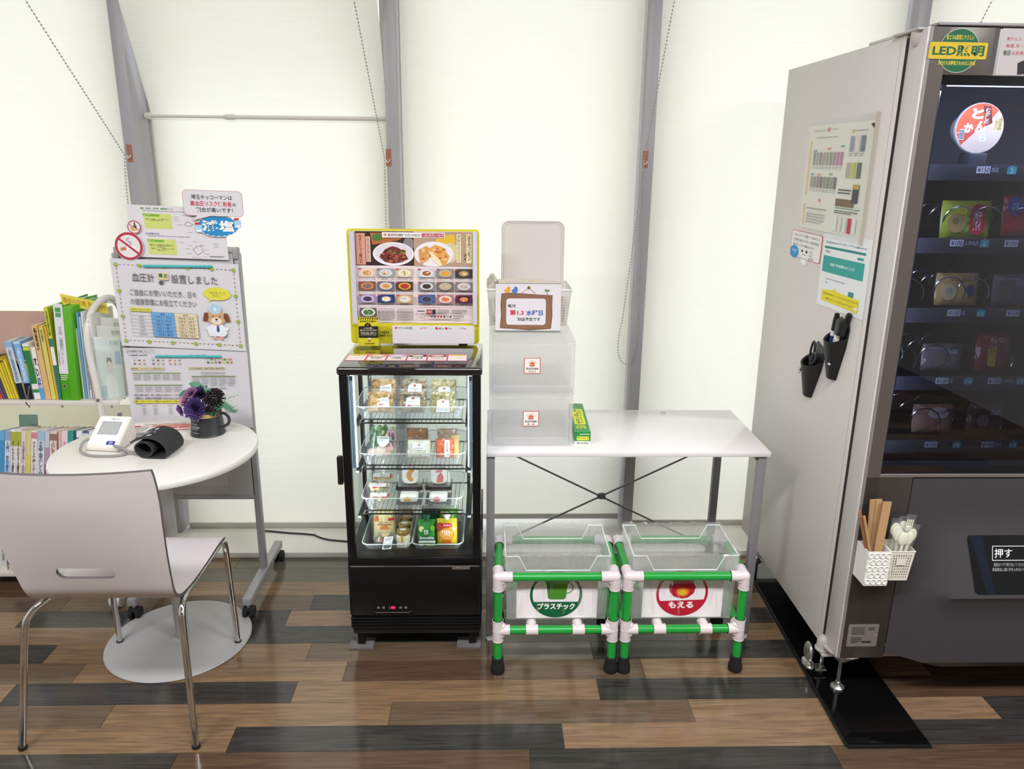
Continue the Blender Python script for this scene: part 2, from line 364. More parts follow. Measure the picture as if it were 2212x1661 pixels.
roller_blind(.643,1.585,[(3.17,.043),(3.17,1.5),(3.17,2.88)],'white roller blind behind the right half of the white desk',
  [(.66,2.98,2.20),(.596,3.08,1.60)]+cv((.596,3.08,1.60),(.575,3.085,1.3),(.545,3.085,.98),8)+cv((.545,3.085,.98),(.51,3.09,.80),(.575,3.09,.79),8)[1:]+cv((.575,3.09,.79),(.625,3.09,.80),(.612,3.09,.98),8)[1:]+[(.596,3.08,1.60)])
roller_blind(1.65,2.56,[(3.17,.043),(3.17,1.5),(3.17,2.88)],'white roller blind at the far right, above the vending machine',
  [(1.78,2.90,2.25),(1.70,3.0,1.9)])
hook_clip(-1.352,1.605,'reddish tape hook on the leftmost window post, above the poster stand'); hook_clip(-.378,1.60,'reddish tape hook on the window post behind the menu board'); hook_clip(.609,1.605,'reddish tape hook on the window post above the white desk')
t=thing('tension_rod','thin white tension rod pressed across the second window against the blind','rod',(-.86,3.212,1.735))
wm=mat('#d6d3cc',.4)
part('thick_tube',B().tube([(-1.0,3.212,1.745),(-.392,3.212,1.745)],.0085,wm,12),t); part('thin_tube',B().tube([(-1.326,3.212,1.745),(-.99,3.212,1.745)],.006,wm,12),t)
part('collar',B().tube([(-1.03,3.212,1.745),(-1.02,3.212,1.745),(-.99,3.212,1.745),(-.98,3.212,1.745)],[.007,.011,.012,.008],wm,12),t)
part('end_cap',B().tube([(-1.329,3.212,1.745),(-1.31,3.212,1.745)],.013,mat('#e4e2da',.5),12),t); part('end_cap',B().tube([(-.402,3.212,1.745),(-.389,3.212,1.745)],.013,mat('#e4e2da',.5),12),t)
# ------------------------------------------------------------------ desk and what stands on it
WHITE=mat('#e4e1e2',.12,noise=.01,coat=.3); GREYM=mat('#8f8d90',.4,.2,noise=.03); CHR=mat('#c8c8c8',.18,1); BLK=mat('#101012',.35); RUB=mat('#141416',.6)
t=thing('desk','white glossy desk with grey metal legs and a crossed wire brace','desk',(.458,2.54,0))
part('desktop',B().box(-.003,.918,2.32,2.762,.682,.70,WHITE,.004),t)
for x,y in((-.004,2.318+.012),(.882,2.33),(.0,2.728),(.862,2.728)):
    part('leg',B().box(x,x+.027,y,y+.025,.022,.682,GREYM,.002),t)
    b=B(); b.lathe([(.015,0),(.017,.004),(.014,.012),(.005,.014),(.005,.024)],(x+.013,y+.012,0),mat('#c9c9cc',.3),16); part('glide_foot',b,t)
b=B(); b.box(.02,.885,2.735,2.75,.665,.682,GREYM); b.box(.0,.02,2.34,2.73,.665,.682,GREYM); b.box(.875,.895,2.34,2.73,.665,.682,GREYM); part('under_frame',b,t)
DW=mat('#7c7a7c',.4,.3)
part('wire_brace',B().tube([(.012,2.738,.57),(.865,2.738,.14)],.0035,DW,8),t); part('wire_brace',B().tube([(.865,2.744,.57),(.012,2.744,.14)],.0035,DW,8),t)
b=B(); b.lathe([(.0001,-.004),(.013,-.004),(.013,.004),(.0001,.004)],(0,0,0),DW,16,M=Matrix.Translation((.4385,2.74,.357))@Matrix.Rotation(PI/2,4,'X'))
b.bar((.425,2.738,.364),(.452,2.738,.350),.011,.012,DW); b.bar((.425,2.742,.350),(.452,2.742,.364),.011,.012,DW); part('brace_clamp',b,t)
s=Sheet((.643,2.735,.7008),(.662,2.735,.7008),(.643,2.722,.7008),20,10); s.base('#b8a79c',.0003); part('sticker',s,t,'small brown sticker')
# storage drawers
FR=frosted('#ffffff',.22,.8,.3,.03,'frosted_drawer'); FR2=frosted('#ffffff',.34,.7,.3,.05,'frosted_front')
LOGO='#c4542c'
def burger(s,cx,cy,r):
    for k in range(7):
        a=math.radians(200+k*23.3); s.line(cx+r*1.25*math.cos(a),cy+r*1.15*math.sin(a),cx+r*1.75*math.cos(a),cy+r*1.6*math.sin(a),r*.13,'#8a5a40')
    s.ell(cx,cy,r,r*.85,'#d8633a',20,180,360); s.rect(cx-r*1.1,cy+r*.08,cx+r*1.1,cy+r*.3,'#e9b45a'); s.rr(cx-r,cy+r*.4,cx+r,cy+r*.8,r*.2,'#b0472a')
def drawer_box(x0,x1,z0,z1,label,word):
    t=thing('drawer_box',label,'storage box',((x0+x1)/2,2.57,z0),'frosted drawer boxes on the desk'); y0,y1=2.372,2.755; w=.003
    b=B(); b.box(x0,x1,y0+.004,y1,z1-w,z1,FR); b.box(x0,x1,y0+.004,y1,z0,z0+w,FR); b.box(x0,x0+w,y0+.004,y1,z0+w,z1-w,FR); b.box(x1-w,x1,y0+.004,y1,z0+w,z1-w,FR); b.box(x0+w,x1-w,y1-w,y1,z0+w,z1-w,FR)
    b.box(x0,x1,y0,y0+.006,z1-.008,z1,FR2,.001); b.box(x0,x1,y0,y0+.006,z0,z0+.006,FR2,.001); b.box(x0,x0+.008,y0,y0+.006,z0+.006,z1-.008,FR2,.001); b.box(x1-.008,x1,y0,y0+.006,z0+.006,z1-.008,FR2,.001)
    part('case',b,t)
    a,c,d,e=x0+.011,x1-.011,z0+.008,z1-.011; b=B()
    b.box(a,c,y0+.001,y0+.004,d,e,FR2,.001); b.box(a,a+.002,y0+.004,y1-.02,d,e-.03,FR); b.box(c-.002,c,y0+.004,y1-.02,d,e-.03,FR); b.box(a,c,y0+.004,y1-.02,d,d+.002,FR); b.box(a,c,y1-.022,y1-.02,d,e-.03,FR)
    b.box(a+.004,c-.004,y0-.003,y0+.001,d,d+.022,FR2,.002)
    f=part('drawer',b,t)
    cx=(x0+x1)/2; cz=(z0+z1)/2+.008
    s=Sheet((cx-.026,y0-.0016,cz+.026),(cx+.026,y0-.0016,cz+.026),(cx-.026,y0-.0016,cz-.026),100,100); s.base('#f1ece6',.0005); s.frame(0,0,100,100,4,LOGO)
    burger(s,50,40,16); s.txt('ES KITCHEN',14,62,86,74,'#22201e',.02); s.txt(word,28,80,72,91,'#4a4644'); part('label_sticker',s,f,'square white label with an orange border and a burger mark')
drawer_box(.004,.274,.7008,.876,'lower frosted plastic drawer box with a square burger label, standing on the desk','箸・匙')
drawer_box(.004,.276,.8768,1.053,'upper frosted plastic drawer box with a square burger label, under the white basket','使用中皿・箸')
# basket
BK=frosted('#f2f1ec',.93,.45,.4,.04,'basket_plastic')
t=thing('basket','white perforated plastic basket on top of the stacked drawer boxes','basket',(.14,2.69,1.054))
b=B(); zb,zt=1.054,1.178; bx0,bx1,by0,by1=.006,.268,2.60,2.77; tx0,tx1,ty0,ty1=-.004,.282,2.59,2.79
def wallp(c0,c1,c2,c3,nx,nz,hx,hz,bld,mt,mar=(.1,.12,.12,.2)):
    """a wall with real square holes: c0..c3 = bottom-left, bottom-right, top-right, top-left"""
    c=[Vector(q) for q in(c0,c1,c2,c3)]
    def P(u,v): return (c[0]*(1-u)+c[1]*u)*(1-v)+(c[3]*(1-u)+c[2]*u)*v
    U=[0]; Vv=[0]
    for i in range(nx): p=(1-mar[0]*2)/nx; U+= [mar[0]+p*(i+.5-hx/2),mar[0]+p*(i+.5+hx/2)]
    U.append(1)
    for i in range(nz): p=(1-mar[2]-mar[3])/nz; Vv+=[mar[2]+p*(i+.5-hz/2),mar[2]+p*(i+.5+hz/2)]
    Vv.append(1)
    V=[P(u,v) for v in Vv for u in U]; n=len(U); F=[]
    for j in range(len(Vv)-1):
        for i in range(n-1):
            if i%2==1 and j%2==1: continue
            F.append((j*n+i,j*n+i+1,(j+1)*n+i+1,(j+1)*n+i))
    bld.raw(V,F,mt)
wallp((bx0,by0,zb),(bx1,by0,zb),(tx1,ty0,zt),(tx0,ty0,zt),22,10,.5,.5,b,BK,(.04,0,.1,.16))
wallp((bx1,by1,zb),(bx0,by1,zb),(tx0,ty1,zt),(tx1,ty1,zt),22,10,.5,.5,b,BK,(.04,0,.1,.16))
wallp((bx1,by0,zb),(bx1,by1,zb),(tx1,ty1,zt),(tx1,ty0,zt),12,10,.5,.5,b,BK,(.06,0,.1,.16))
wallp((bx0,by1,zb),(bx0,by0,zb),(tx0,ty0,zt),(tx0,ty1,zt),12,10,.5,.5,b,BK,(.06,0,.1,.16))
b.box(bx0,bx1,by0,by1,zb,zb+.002,BK); part('body',b,t)
b=B(); b.tube([(tx0,ty0,zt),(tx1,ty0,zt),(tx1,ty1,zt),(tx0,ty1,zt)],.004,mat('#e8e6e1',.4),8,closed=True); part('rim',b,t)
# lid leaning in the basket, folded cloth bags
M=Matrix.Translation((.156,2.735,1.075))@Matrix.Rotation(math.radians(-3),4,'X')@Matrix.Rotation(PI/2,4,'X')
LM=mat('#d9d3d0',.35,noise=.01)
b=B(M); b.prism(roundrect(-.108,0,.108,.318,.024,6),.004,LM); t=thing('lid_board','large pale plastic lid with rounded corners leaning upright in the basket','lid',(.156,2.735,1.06)); part('panel',b,t)
P1=roundrect(-.108,0,.108,.318,.024,6); b=B(M); b.tube([(x,y,.004) for x,y in P1],.003,LM,6,closed=True); b.tube([(x*.93,.005+y*.965,.005) for x,y in P1],.0012,LM,6,closed=True); part('raised_rim',b,t)
def cloth(name,x0,x1,y0,y1,z0,z1,col,label,n=30,amp=.006,seed=1,layers=3):
    rn=random.Random(seed); b=B(); cm=mat(col,.9,noise=.06,nscale=120,bump=.3)
    for L in range(layers):
        V=[];F=[];ya=y0+(y1-y0)*L/max(1,layers-.4); zz=z1-.006*L; yb=ya+(y1-y0)/layers
        for j in range(5):
            for i in range(n+1):
                u=i/n; V.append((x0+(x1-x0)*u,ya+(yb-ya)*j/4+amp*.5*math.sin(u*9+L+j),(z0+.01 if j in(0,4) else zz+amp*math.sin(u*6+L*2)*(1 if j==2 else .6)-.02*max(0,u-.8)*5)))
        for j in range(4):
            for i in range(n): F.append((j*(n+1)+i,j*(n+1)+i+1,(j+1)*(n+1)+i+1,(j+1)*(n+1)+i))
        b.raw(V,F,cm)
    return solo(name,b,label,'bag')
cloth('folded_bag',.035,.262,2.62,2.70,1.062,1.205,'#cfc3b5','folded cream bags with pinkish edges packed in the white basket',seed=2)
b=B(); rn=random.Random(4)
for k in range(5):
    V=[];F=[];c=(.012+rn.uniform(-.004,.012),2.64+.02*k,1.17+rn.uniform(0,.02)); R=.022
    for j in range(7):
        for i in range(12):
            th=PI*j/6; ph=2*PI*i/12; r=R*(1+rn.uniform(-.3,.3)); V.append((c[0]+r*math.sin(th)*math.cos(ph)*.7,c[1]+r*math.sin(th)*math.sin(ph),c[2]+r*math.cos(th)))
    for j in range(6):
        for i in range(12): F.append((j*12+i,j*12+(i+1)%12,(j+1)*12+(i+1)%12,(j+1)*12+i))
    b.raw(V,F,frosted('#f2f0ea',.75,.5,.3,.08,'film'))
solo('plastic_bag',b,'crumpled white plastic bag poking out at the left side of the basket','bag',smooth=False)
# acrylic stand sign
def acrylic(t,x0,x1,y,z0,z1,d=.05,tilt=0):
    b=B(); g=clear('#f6fbfa',.93,.05); b.box(x0,x1,y-.0015,y,z0+.002,z1,g); b.box(x0,x1,y-.012,y+d,z0,z0+.002,g); b.box(x0,x1,y+.0016,y+.003,z0+.002,z1,g); return part('acrylic_holder',b,t)
t=thing('notice_stand','acrylic stand holding a delivery notice drawn as a brown wooden signboard','sign',(.13,2.505,1.053))
acrylic(t,.022,.238,2.503,1.0535,1.215)
s=Sheet((.023,2.501,1.213),(.238,2.501,1.213),(.023,2.501,1.058),1380,950,380,210); s.base('#ddd8dc',.0004)
s.poly([(510,405),(700,392),(1000,405),(1300,425),(1580,435),(1575,640),(1585,860),(1560,1120),(1300,1140),(1100,1155),(800,1130),(480,1110),(500,850),(490,620)],'#7b5a48')
s.poly([(530,425),(1000,420),(1560,450),(1555,1100),(1000,1125),(505,1090)],'#8a6650')
s.rr(612,505,1442,1040,60,'#dcd8dd'); s.frame(380,210,1760,1160,4,'#c9c4c8')
s.txt('毎月',645,620,800,692,'#1c1c1c',.02); s.txt('第1.3',685,735,978,845,'#c3203e',.03); s.txt('水曜日',1030,740,1380,852,'#2456a8',.03); s.txt('納品予定です',850,888,1330,962,'#1c1c1c',.02)
for c,cx in(('#e2a440',640),('#4a7cc0',795)):
    s.ell(cx,345,52,50,c); s.ell(cx+12,302,36,36,c); s.poly([(cx-80,335),(cx-40,330),(cx-30,390),(cx-60,385)],c); s.poly([(cx+48,298),(cx+64,310),(cx+46,318)],'#d88030'); s.ell(cx+22,298,4,4,'#222222',8)
s.line(925,395,1075,285,8,'#8b82a0'); s.line(1075,285,1225,410,8,'#8b82a0'); s.ell(1078,288,32,32,'#7a6434'); s.line(1462,425,1462,350,12,'#6f8a3a'); s.ell(1438,338,30,20,'#6f8a3a'); s.ell(1486,344,28,18,'#6f8a3a')
part('notice_card',s,t)
# cling film carton
cx,cy=.308,2.535; d=Vector((.318,2.69,0))-Vector((.31,2.385,0)); L=.305
M=Matrix.Translation((.3105,2.387,.7005))@Matrix.Rotation(math.atan2(-d.x,d.y),4,'Z')
t=thing('cling_film_box','long green cling film carton lying on the desk against the lower drawer box','box',(.31,2.53,.7005))
b=B(M); b.box(-.026,.026,0,L,0,.045,mat('#e9ece6',.4)); part('carton',b,t)
b=B(M); G=mat('#1e8a3c',.35); b.box(-.0265,.0265,-.0006,L+.0004,.012,.0455,G,.001,1); part('lid_flap',b,t)
def onM(M,p): return tuple(M@Vector(p))
s=Sheet(onM(M,(-.026,-.0008,.045)),onM(M,(.026,-.0008,.045)),onM(M,(-.026,-.0008,0)),100,86); s.txt('AsahiKASEI',30,10,92,20,'#e8f0e8',.01); s.rr(14,30,90,56,6,'#d9dc4a'); s.txt('サランラップ',18,34,86,52,'#1e6a34',.03); s.txt('30cm×50m',14,68,90,80,'#2c2c2c',.01); part('end_print',s,t)
s=Sheet(onM(M,(-.026,0,.0457)),onM(M,(-.026,L,.0457)),onM(M,(.026,0,.0457)),300,52,0,0); s.rr(70,6,235,44,6,'#e0e04c'); s.txt('サランラップ',78,11,228,39,'#1c7a38',.03); s.txt('50',30,8,62,42,'#d8dc54',.03); s.txt('サランラップ',244,16,290,30,'#a8d0a0'); part('top_print',s,t)
# ------------------------------------------------------------------ recycling bins
GRN=mat('#1f9a3c',.28,noise=.02); JNT=mat('#ddd2d4',.22); BIN=frosted('#f8fdfb',.30,.65,.2,.04,'clear_bin'); FILM=frosted('#ffffff',.17,.6,.12,.045,'film_bag')
def tubes(name,t,a,b_,r=.0135,mt=None): return part(name,B().tube([a,b_],r,mt or GRN,14),t)
def joint(t,p,dirs,r=.0172,l=.045):
    b=B()
    b.ball(p,r*1.04,JNT,14,10)
    for d in dirs:
        q=Vector(p)+Vector(d)*l; b.tube([p,Vector(p)+Vector(d)*(l*.9),q],[r,r,r*.97],JNT,14)
        b.tube([q-Vector(d)*.003,q],[r*1.04]*2,JNT,14)
    # soft web between perpendicular arms
    for i in range(len(dirs)):
        for j in range(i):
            a,c=Vector(dirs[i]),Vector(dirs[j])
            if abs(a.dot(c))<.5: b.ball(tuple(Vector(p)+(a+c)*r*.75),r*.8,JNT,10,8)
    return part('joint',b,t)
def pvc_frame(x0,x1,y0,y1,label,skew=0):
    t=thing('bin_stand',label,'bin frame',((x0+x1)/2,(y0+y1)/2,0),'green pipe bin stands'); zt,zl,zr=.345,.155,.335
    for x,xb in((x0,x0+skew*.5),(x1,x1+skew)):
        for X_,y,z2 in((x,y0,zt),(xb,y1,zr)):
            part('leg',B().tube([(X_,y,.03),(X_,y,z2)],.0135,GRN,14),t)
            part('rubber_foot',B().lathe([(.0205,0),(.023,.006),(.0225,.022),(.019,.034),(.019,.054),(.0135,.056)],(X_,y,0),RUB,16),t)
        tubes('side_rail',t,(x,y0,zt),(xb,y1,zr)); tubes('side_rail',t,(x,y0,zl),(xb,y1,zl))
    X,Y,Z=(1,0,0),(0,1,0),(0,0,1); n=lambda v:tuple(-c for c in v)
    for y,z in((y0,zt),(y1,zr),(y0,zl),(y1,zl)):
        k=skew*(y==y1); tubes('cross_rail',t,(x0+k*.5,y,z),(x1+k,y,z))
    for y,sg,z in((y0,1,zt),(y1,-1,zr)):
        k=skew*(y==y1); d=(0,sg,0)
        joint(t,(x0+k*.5,y,z),[X,d,n(Z)]); joint(t,(x1+k,y,z),[n(X),d,n(Z)])
        joint(t,(x0+k*.5,y,zl),[X,d,n(Z),Z],l=.038); joint(t,(x1+k,y,zl),[n(X),d,n(Z),Z],l=.038)
    for u in(.295,.70):
        x=x0+(x1-x0)*u; b=B(); 
        for yy,sg in((y0,1),(y1,-1)):
            b=B(); b.tube([(x-.018,yy,zl),(x+.018,yy,zl)],.0168,JNT,14); b.tube([(x,yy,zl),(x,yy+.045*sg,zl)],.0168,JNT,14); b.tube([(x-.019,yy,zl),(x-.016,yy,zl)],.0178,JNT,14); b.tube([(x+.016,yy,zl),(x+.019,yy,zl)],.0178,JNT,14)
            part('tee_joint',b,t)
        tubes('floor_rail',t,(x,y0,zl),(x,y1,zl))
    return t
def bin_box(x0,x1,y0,y1,label,labelbag,paint,tilt=0):
    t=thing('bin',label,'bin',((x0+x1)/2,(y0+y1)/2,.172),None); zb,zt,zn=.1725,.402,.352
    b=B(); o=.006
    def wall(y,s):
        X0,X1=x0-o,x1+o
        P=[(x0,zb),(x1,zb),(X1,zt),(X1-.042,zt),(X1-.066,zn),(X0+.066,zn),(X0+.042,zt),(X0,zt)]
        V=[(x,y+(o*s if z>zb else 0),z) for x,z in P]; b.raw(V,[tuple(range(8))],BIN)
        b.tube([V[2],V[3],V[4],V[5],V[6],V[7]],.0022,mat('#e6efe9',.3),6)
        return V
    A=wall(y0,-1); C=wall(y1,1)
    for i,j in((0,7),(1,2)): b.raw([A[i],C[i],C[j],A[j]],[(0,1,2,3)],BIN); b.tube([A[j],C[j]],.0022,mat('#e6efe9',.3),6)
    b.raw([A[0],A[1],C[1],C[0]],[(0,1,2,3)],BIN); part('bin_body',b,t,smooth=False)
    cx=(x0+x1)/2; yy=y0-.0035
    s=Sheet((cx-.130,yy-.001,.333),(cx+.130,yy-.001,.333),(cx-.130,yy+.002,.178),820,490); s.base('#f2ecef',.0004); paint(s); part('paper_sign',s,t)
    # liner bag folded over the rim
    rn=random.Random(int(x0*100)); g=B(); X0,X1,Y0,Y1=x0-.009,x1+.009,y0-.010,y1+.009; per=[]
    for k in range(30): per.append((X0+(X1-X0)*k/30,Y0))
    for k in range(16): per.append((X1,Y0+(Y1-Y0)*k/16))
    for k in range(30): per.append((X1-(X1-X0)*k/30,Y1))
    for k in range(16): per.append((X0,Y1-(Y1-Y0)*k/16))
    n=len(per); lev=[(1.00,.350,0),(1.0,.378,0),(1.0,.401,0),(1.0,.411,1),(.975,.408,0),(.955,.37,0),(.94,.30,0),(.9,.19,0)]; V=[]
    mx,my=(X0+X1)/2,(Y0+Y1)/2
    for q,z,w in lev:
        for i,(x,y) in enumerate(per):
            j=rn.uniform(-1,1)*(.0035 if z>.36 else .006); side=(i>=76 or 30<=i<46)
            zz=z+(rn.uniform(-.004,.004)) + (.006*math.sin(i*.9) if side else 0)
            if lev[0][1]==z: zz=z+.012*math.sin(i*.35+x0*40)+rn.uniform(-.004,.004)-(.015 if y>my else 0)
            V.append((mx+(x-mx)*q+(j if abs(x-mx)>abs(X1-mx)*.98 else 0),my+(y-my)*q+(j*.8 if not side else 0),zz))
    F=[(l*n+i,l*n+(i+1)%n,(l+1)*n+(i+1)%n,(l+1)*n+i) for l in range(len(lev)-1) for i in range(n)]
    g.raw(V,F,FILM); solo('liner_bag',g,labelbag,'bag','liner bags in the bins',smooth=False)
    return t
def pa(s):
    s.ell(400,220,265,265,'#15603a',40); s.ell(400,218,238,238,'#f0eaee',40); s.poly([(400+265*math.cos(math.radians(a)),220+265*math.sin(math.radians(a))) for a in range(18,163,6)],'#15603a')
    s.poly([(295,60),(520,60),(500,255),(480,275),(340,275),(318,255)],'#4c8a2c'); s.poly([(280,20),(540,20),(530,95),(290,95)],'#5fa336'); s.poly([(290,20),(350,20),(365,260),(345,260)],'#3d7824')
    for a in range(-50,100,12): s.ell(505+62*math.cos(math.radians(a)),140+62*math.sin(math.radians(a)),7,7,'#4a8a3a',8)
    s.txt('プラスチック',215,315,595,392,'#f3f6f0',.04)
def pb(s):
    s.ell(400,210,265,265,'#b81e38',40); s.ell(400,208,238,238,'#f0eaee',40); s.poly([(400+265*math.cos(math.radians(a)),210+265*math.sin(math.radians(a))) for a in range(16,165,6)],'#b81e38')
    s.poly([(345,-8),(350,40),(372,60),(410,5),(420,-20),(455,20),(500,70),(535,140),(520,210),(460,262),(400,272),(320,250),(270,190),(262,120),(275,95),(300,130),(300,70)],'#b4203a')
    s.ell(405,195,75,58,'#c8452c'); s.ell(405,198,62,48,'#d8742a'); s.ell(405,200,48,37,'#e0a02c'); s.ell(405,203,30,24,'#e4b62e')
    s.txt('もえる',270,305,525,385,'#f6f2f2',.04)
pvc_frame(.034,.402,2.16,2.425,'green pipe frame with pale joints holding the plastic-waste bin',.012)
pvc_frame(.444,.812,2.16,2.425,'green pipe frame with pale joints holding the burnable-waste bin',.014)
bin_box(.063,.383,2.193,2.395,'translucent bin with the green bucket sign, for plastic waste','clear liner bag folded over the rim of the bin with the green bucket sign',pa)
bin_box(.468,.790,2.193,2.395,'translucent bin with the red flame sign, for burnable waste','clear liner bag folded over the rim of the bin with the red flame sign',pb)
# ------------------------------------------------------------------ display fridge
FBK=mat('#0d0d0f',.3,0,.35,noise=.05); FTP=mat('#121213',.06,0,.5,coat=1.0); FBM=mat('#0c0c0d',.4); GLS=clear('#fbfffe',.975,.02,.02,'fridge_glass')
FX0,FX1,FY0,FY1=-.456,-.018,2.27,2.60
t=FR_=thing('display_fridge','black glass-sided countertop display fridge full of packed food, standing on the floor','fridge',(-.237,2.435,0))
b=B(); b.box(FX0,FX1,FY0,FY1,.133,.325,FBK,.012,3)
for k in range(4): z=.090+k*.011; b.box(FX0+.002,FX1-.002,FY0+.002,FY1,z,z+.008,FBK,.003); b.box(FX0+.006,FX1-.006,FY0+.008,FY1,z+.008,z+.011,FBM)
b.box(FX0+.006,FX1-.006,FY0+.012,FY1,.06,.091,FBM,.008); part('base_housing',b,t)
for x in(-.432,-.055):
    for y in(2.315,2.565): part('foot',B().box(x-.008,x+.018,y-.01,y+.012,.006,.062,FBM,.003),t)
b=B(); b.box(FX0+.002,FX1-.002,FY0+.004,FY1,.318,.350,FBK,.004); part('sill_bar',b,t)
b=B(); b.box(FX0-.002,FX1+.001,FY0-.004,FY1,.966,.993,FTP,.009,3); part('top_slab',b,t)
for x0,x1 in((FX0+.004,FX0+.030),(FX1-.030,FX1-.004)):
    part('door_stile',B().box(x0,x1,FY0+.001,FY0+.022,.350,.966,FBK,.003),t)
for x in(FX0+.008,FX1-.020): part('rear_post',B().box(x,x+.014,FY1-.016,FY1,.350,.966,FBK,.002),t)
part('door_glass',B().box(FX0+.03,FX1-.03,FY0+.008,FY0+.012,.350,.966,GLS),t)
b=B(); b.box(FX0+.006,FX0+.009,FY0+.022,FY1-.016,.35,.966,GLS); part('side_glass',b,t); b=B(); b.box(FX1-.009,FX1-.006,FY0+.022,FY1-.016,.35,.966,GLS); part('side_glass',b,t)
part('rear_glass',B().box(FX0+.022,FX1-.02,FY1-.008,FY1-.004,.35,.966,GLS),t)
part('door_handle',B().box(FX0-.014,FX0+.003,FY0-.008,FY0+.012,.612,.706,FBM,.004),t)
part('inner_floor',B().box(FX0+.03,FX1-.03,FY0+.024,FY1-.02,.326,.338,FBM),t)
b=B()
for k in range(9): b.box(FX1-.004,FX1+.001,FY1-.12,FY1-.03,.31+k*.018,.318+k*.018,FBM)
part('side_vent',b,t)
LED=mat('#cfe8ff',.5,emit=9.0); 
for x,sg in((FX0+.036,1),(FX1-.036,-1)):
    L=part('light_strip',B().box(x-.005,x+.005,FY0+.026,FY0+.030,.655,.958,mat('#a8c4dc',.3),.001),t)
    b=B(); 
    for k in range(30): b.ball((x,FY0+.031,.66+k*.0103),.0032,LED,6,4,(1,.6,1))
    part('light_beads',b,L)
    part('light_cover',B().box(x-.009,x+.009,FY0+.036,FY0+.038,.655,.958,frosted('#dbe9f5',.6,.8,.2,.1,'diffuser')),t)
area_light('fridge_light',(-.237,2.40,.962),(.30,.10),.45,col=(.85,.93,1))
for x,a in((-.416,-1),(-.058,1)): area_light('fridge_strip_light',(x,2.300,.66),(.012,.60),.95,rot=(math.radians(90),0,math.radians(a*28)),col=(.85,.93,1))
for x in(FX0+.05,FX1-.05):
    b=B(); b.box(x-.006,x+.006,FY1-.03,FY1-.026,.34,.955,mat('#6c7076',.35,.8))
    for k in range(36): b.box(x-.003,x+.003,FY1-.0312,FY1-.0302,.36+k*.016,.368+k*.016,FBM)
    part('shelf_rail',b,t)
for i,z in enumerate((.800,.645,.488)):
    b=B(); x0,x1,ya,yb=-.404,-.070,2.315,2.565
    b.tube([(x0,ya,z),(x1,ya,z),(x1,yb,z),(x0,yb,z)],.0028,FBM,6,closed=True)
    for k in range(1,24): x=x0+(x1-x0)*k/24; b.tube([(x,ya,z+.001),(x,yb,z+.001)],.0012,FBM,4)
    b.tube([(x0+.006,ya,z),(x0+.006,ya,z+.008),(x0+.011,ya-.001,z+.013),(x1-.011,ya-.001,z+.013),(x1-.006,ya,z+.008),(x1-.006,ya,z)],.0024,FBM,6)
    s=part('wire_shelf',b,t)
    for x in(x0-.008,x1+.008): part('shelf_bracket',B().box(x-.009,x+.009,2.305,2.57,z-.010,z-.002,FBM,.002),s)
for x0,x1 in((-.478+.01,-.386),(-.103,-.022)):
    solo('felt_pad',B().box(x0,x1,2.285,2.345,.0005,.006,mat('#6e6a6a',.95,noise=.5,nscale=260,bump=1)),'grey fluffy pad under the %s front foot of the black fridge'%('left' if x0<-.3 else 'right'),'pad','pads under the fridge feet')
# control panel, badge
yf=FY0-.0003
s=Sheet((-.375,yf,.185),(-.235,yf,.185),(-.375,yf,.145),140,40); s.base('#0b0b0c',.0003)
part('control_panel',s,t)
p=s; s=Sheet((-.375,yf,.185),(-.235,yf,.185),(-.375,yf,.145),140,40); s.L=3
ct=bpy.data.objects['control_panel']
for x in(15,32,88,105): s.ring(x,15,4.5,4.5,1.6,'#8f8a82',14); s.line(x-2,17,x,12,1,'#8f8a82'); s.line(x,12,x+2,17,1,'#8f8a82')
s.poly([(54,9),(72,9),(72,21),(54,21)],mat('#5a0018',.3,emit=.6)); s.poly([(50,9),(53,9),(53,21),(50,21)],'#5a5654')
part('buttons',s,ct)
s=Sheet((-.375,yf,.185),(-.235,yf,.185),(-.375,yf,.145),140,40); s.L=8
V,F=textmesh('09',.01); z=.0009; s.raw([s.pt(57+a*12,19.5-b_*9,z) for a,b_ in V],F,mat('#ff2048',.3,emit=6)); part('digits',s,ct,'glowing red 09 display')
b=B(); b.tube([(-.372,yf-.001,.156),(-.368,yf-.001,.152),(-.262,yf-.001,.152),(-.254,yf-.001,.155),(-.250,yf-.001,.160)],.0012,CHR,6); part('trim_line',b,t)
s=Sheet((-.114,yf,.324),(-.059,yf,.324),(-.114,yf,.311),220,52); s.base('#17171a',.0003); s.frame(0,0,220,52,6,'#a99a8a'); s.txt('OREMACOM',14,14,206,38,'#b8aca0',.01); part('maker_badge',s,t)
# menu board on top
t=thing('menu_board','yellow-framed menu board with food photographs standing on the black fridge','menu board',(-.25,2.583,.993))
YB_='#d9cf2c'; q0,q1,z0,z1=-.4635,-.030,.9935,1.377
P=roundrect(q0,z0,q1,z1,.012,5); b=B(Matrix.Translation((0,2.588,0))@Matrix.Rotation(PI/2,4,'X')); b.prism(P,.006,mat(YB_,.35)); part('backing_board',b,t)
b=B(); 
for x in(-.40,-.10): b.box(x,x+.03,2.588,2.60,.966,1.02,mat('#d0d0d0',.3))
b.box(q0+.05,q1-.05,2.581,2.5815,1.02,1.03,mat(YB_,.35)); part('mounting_foot',b,t)
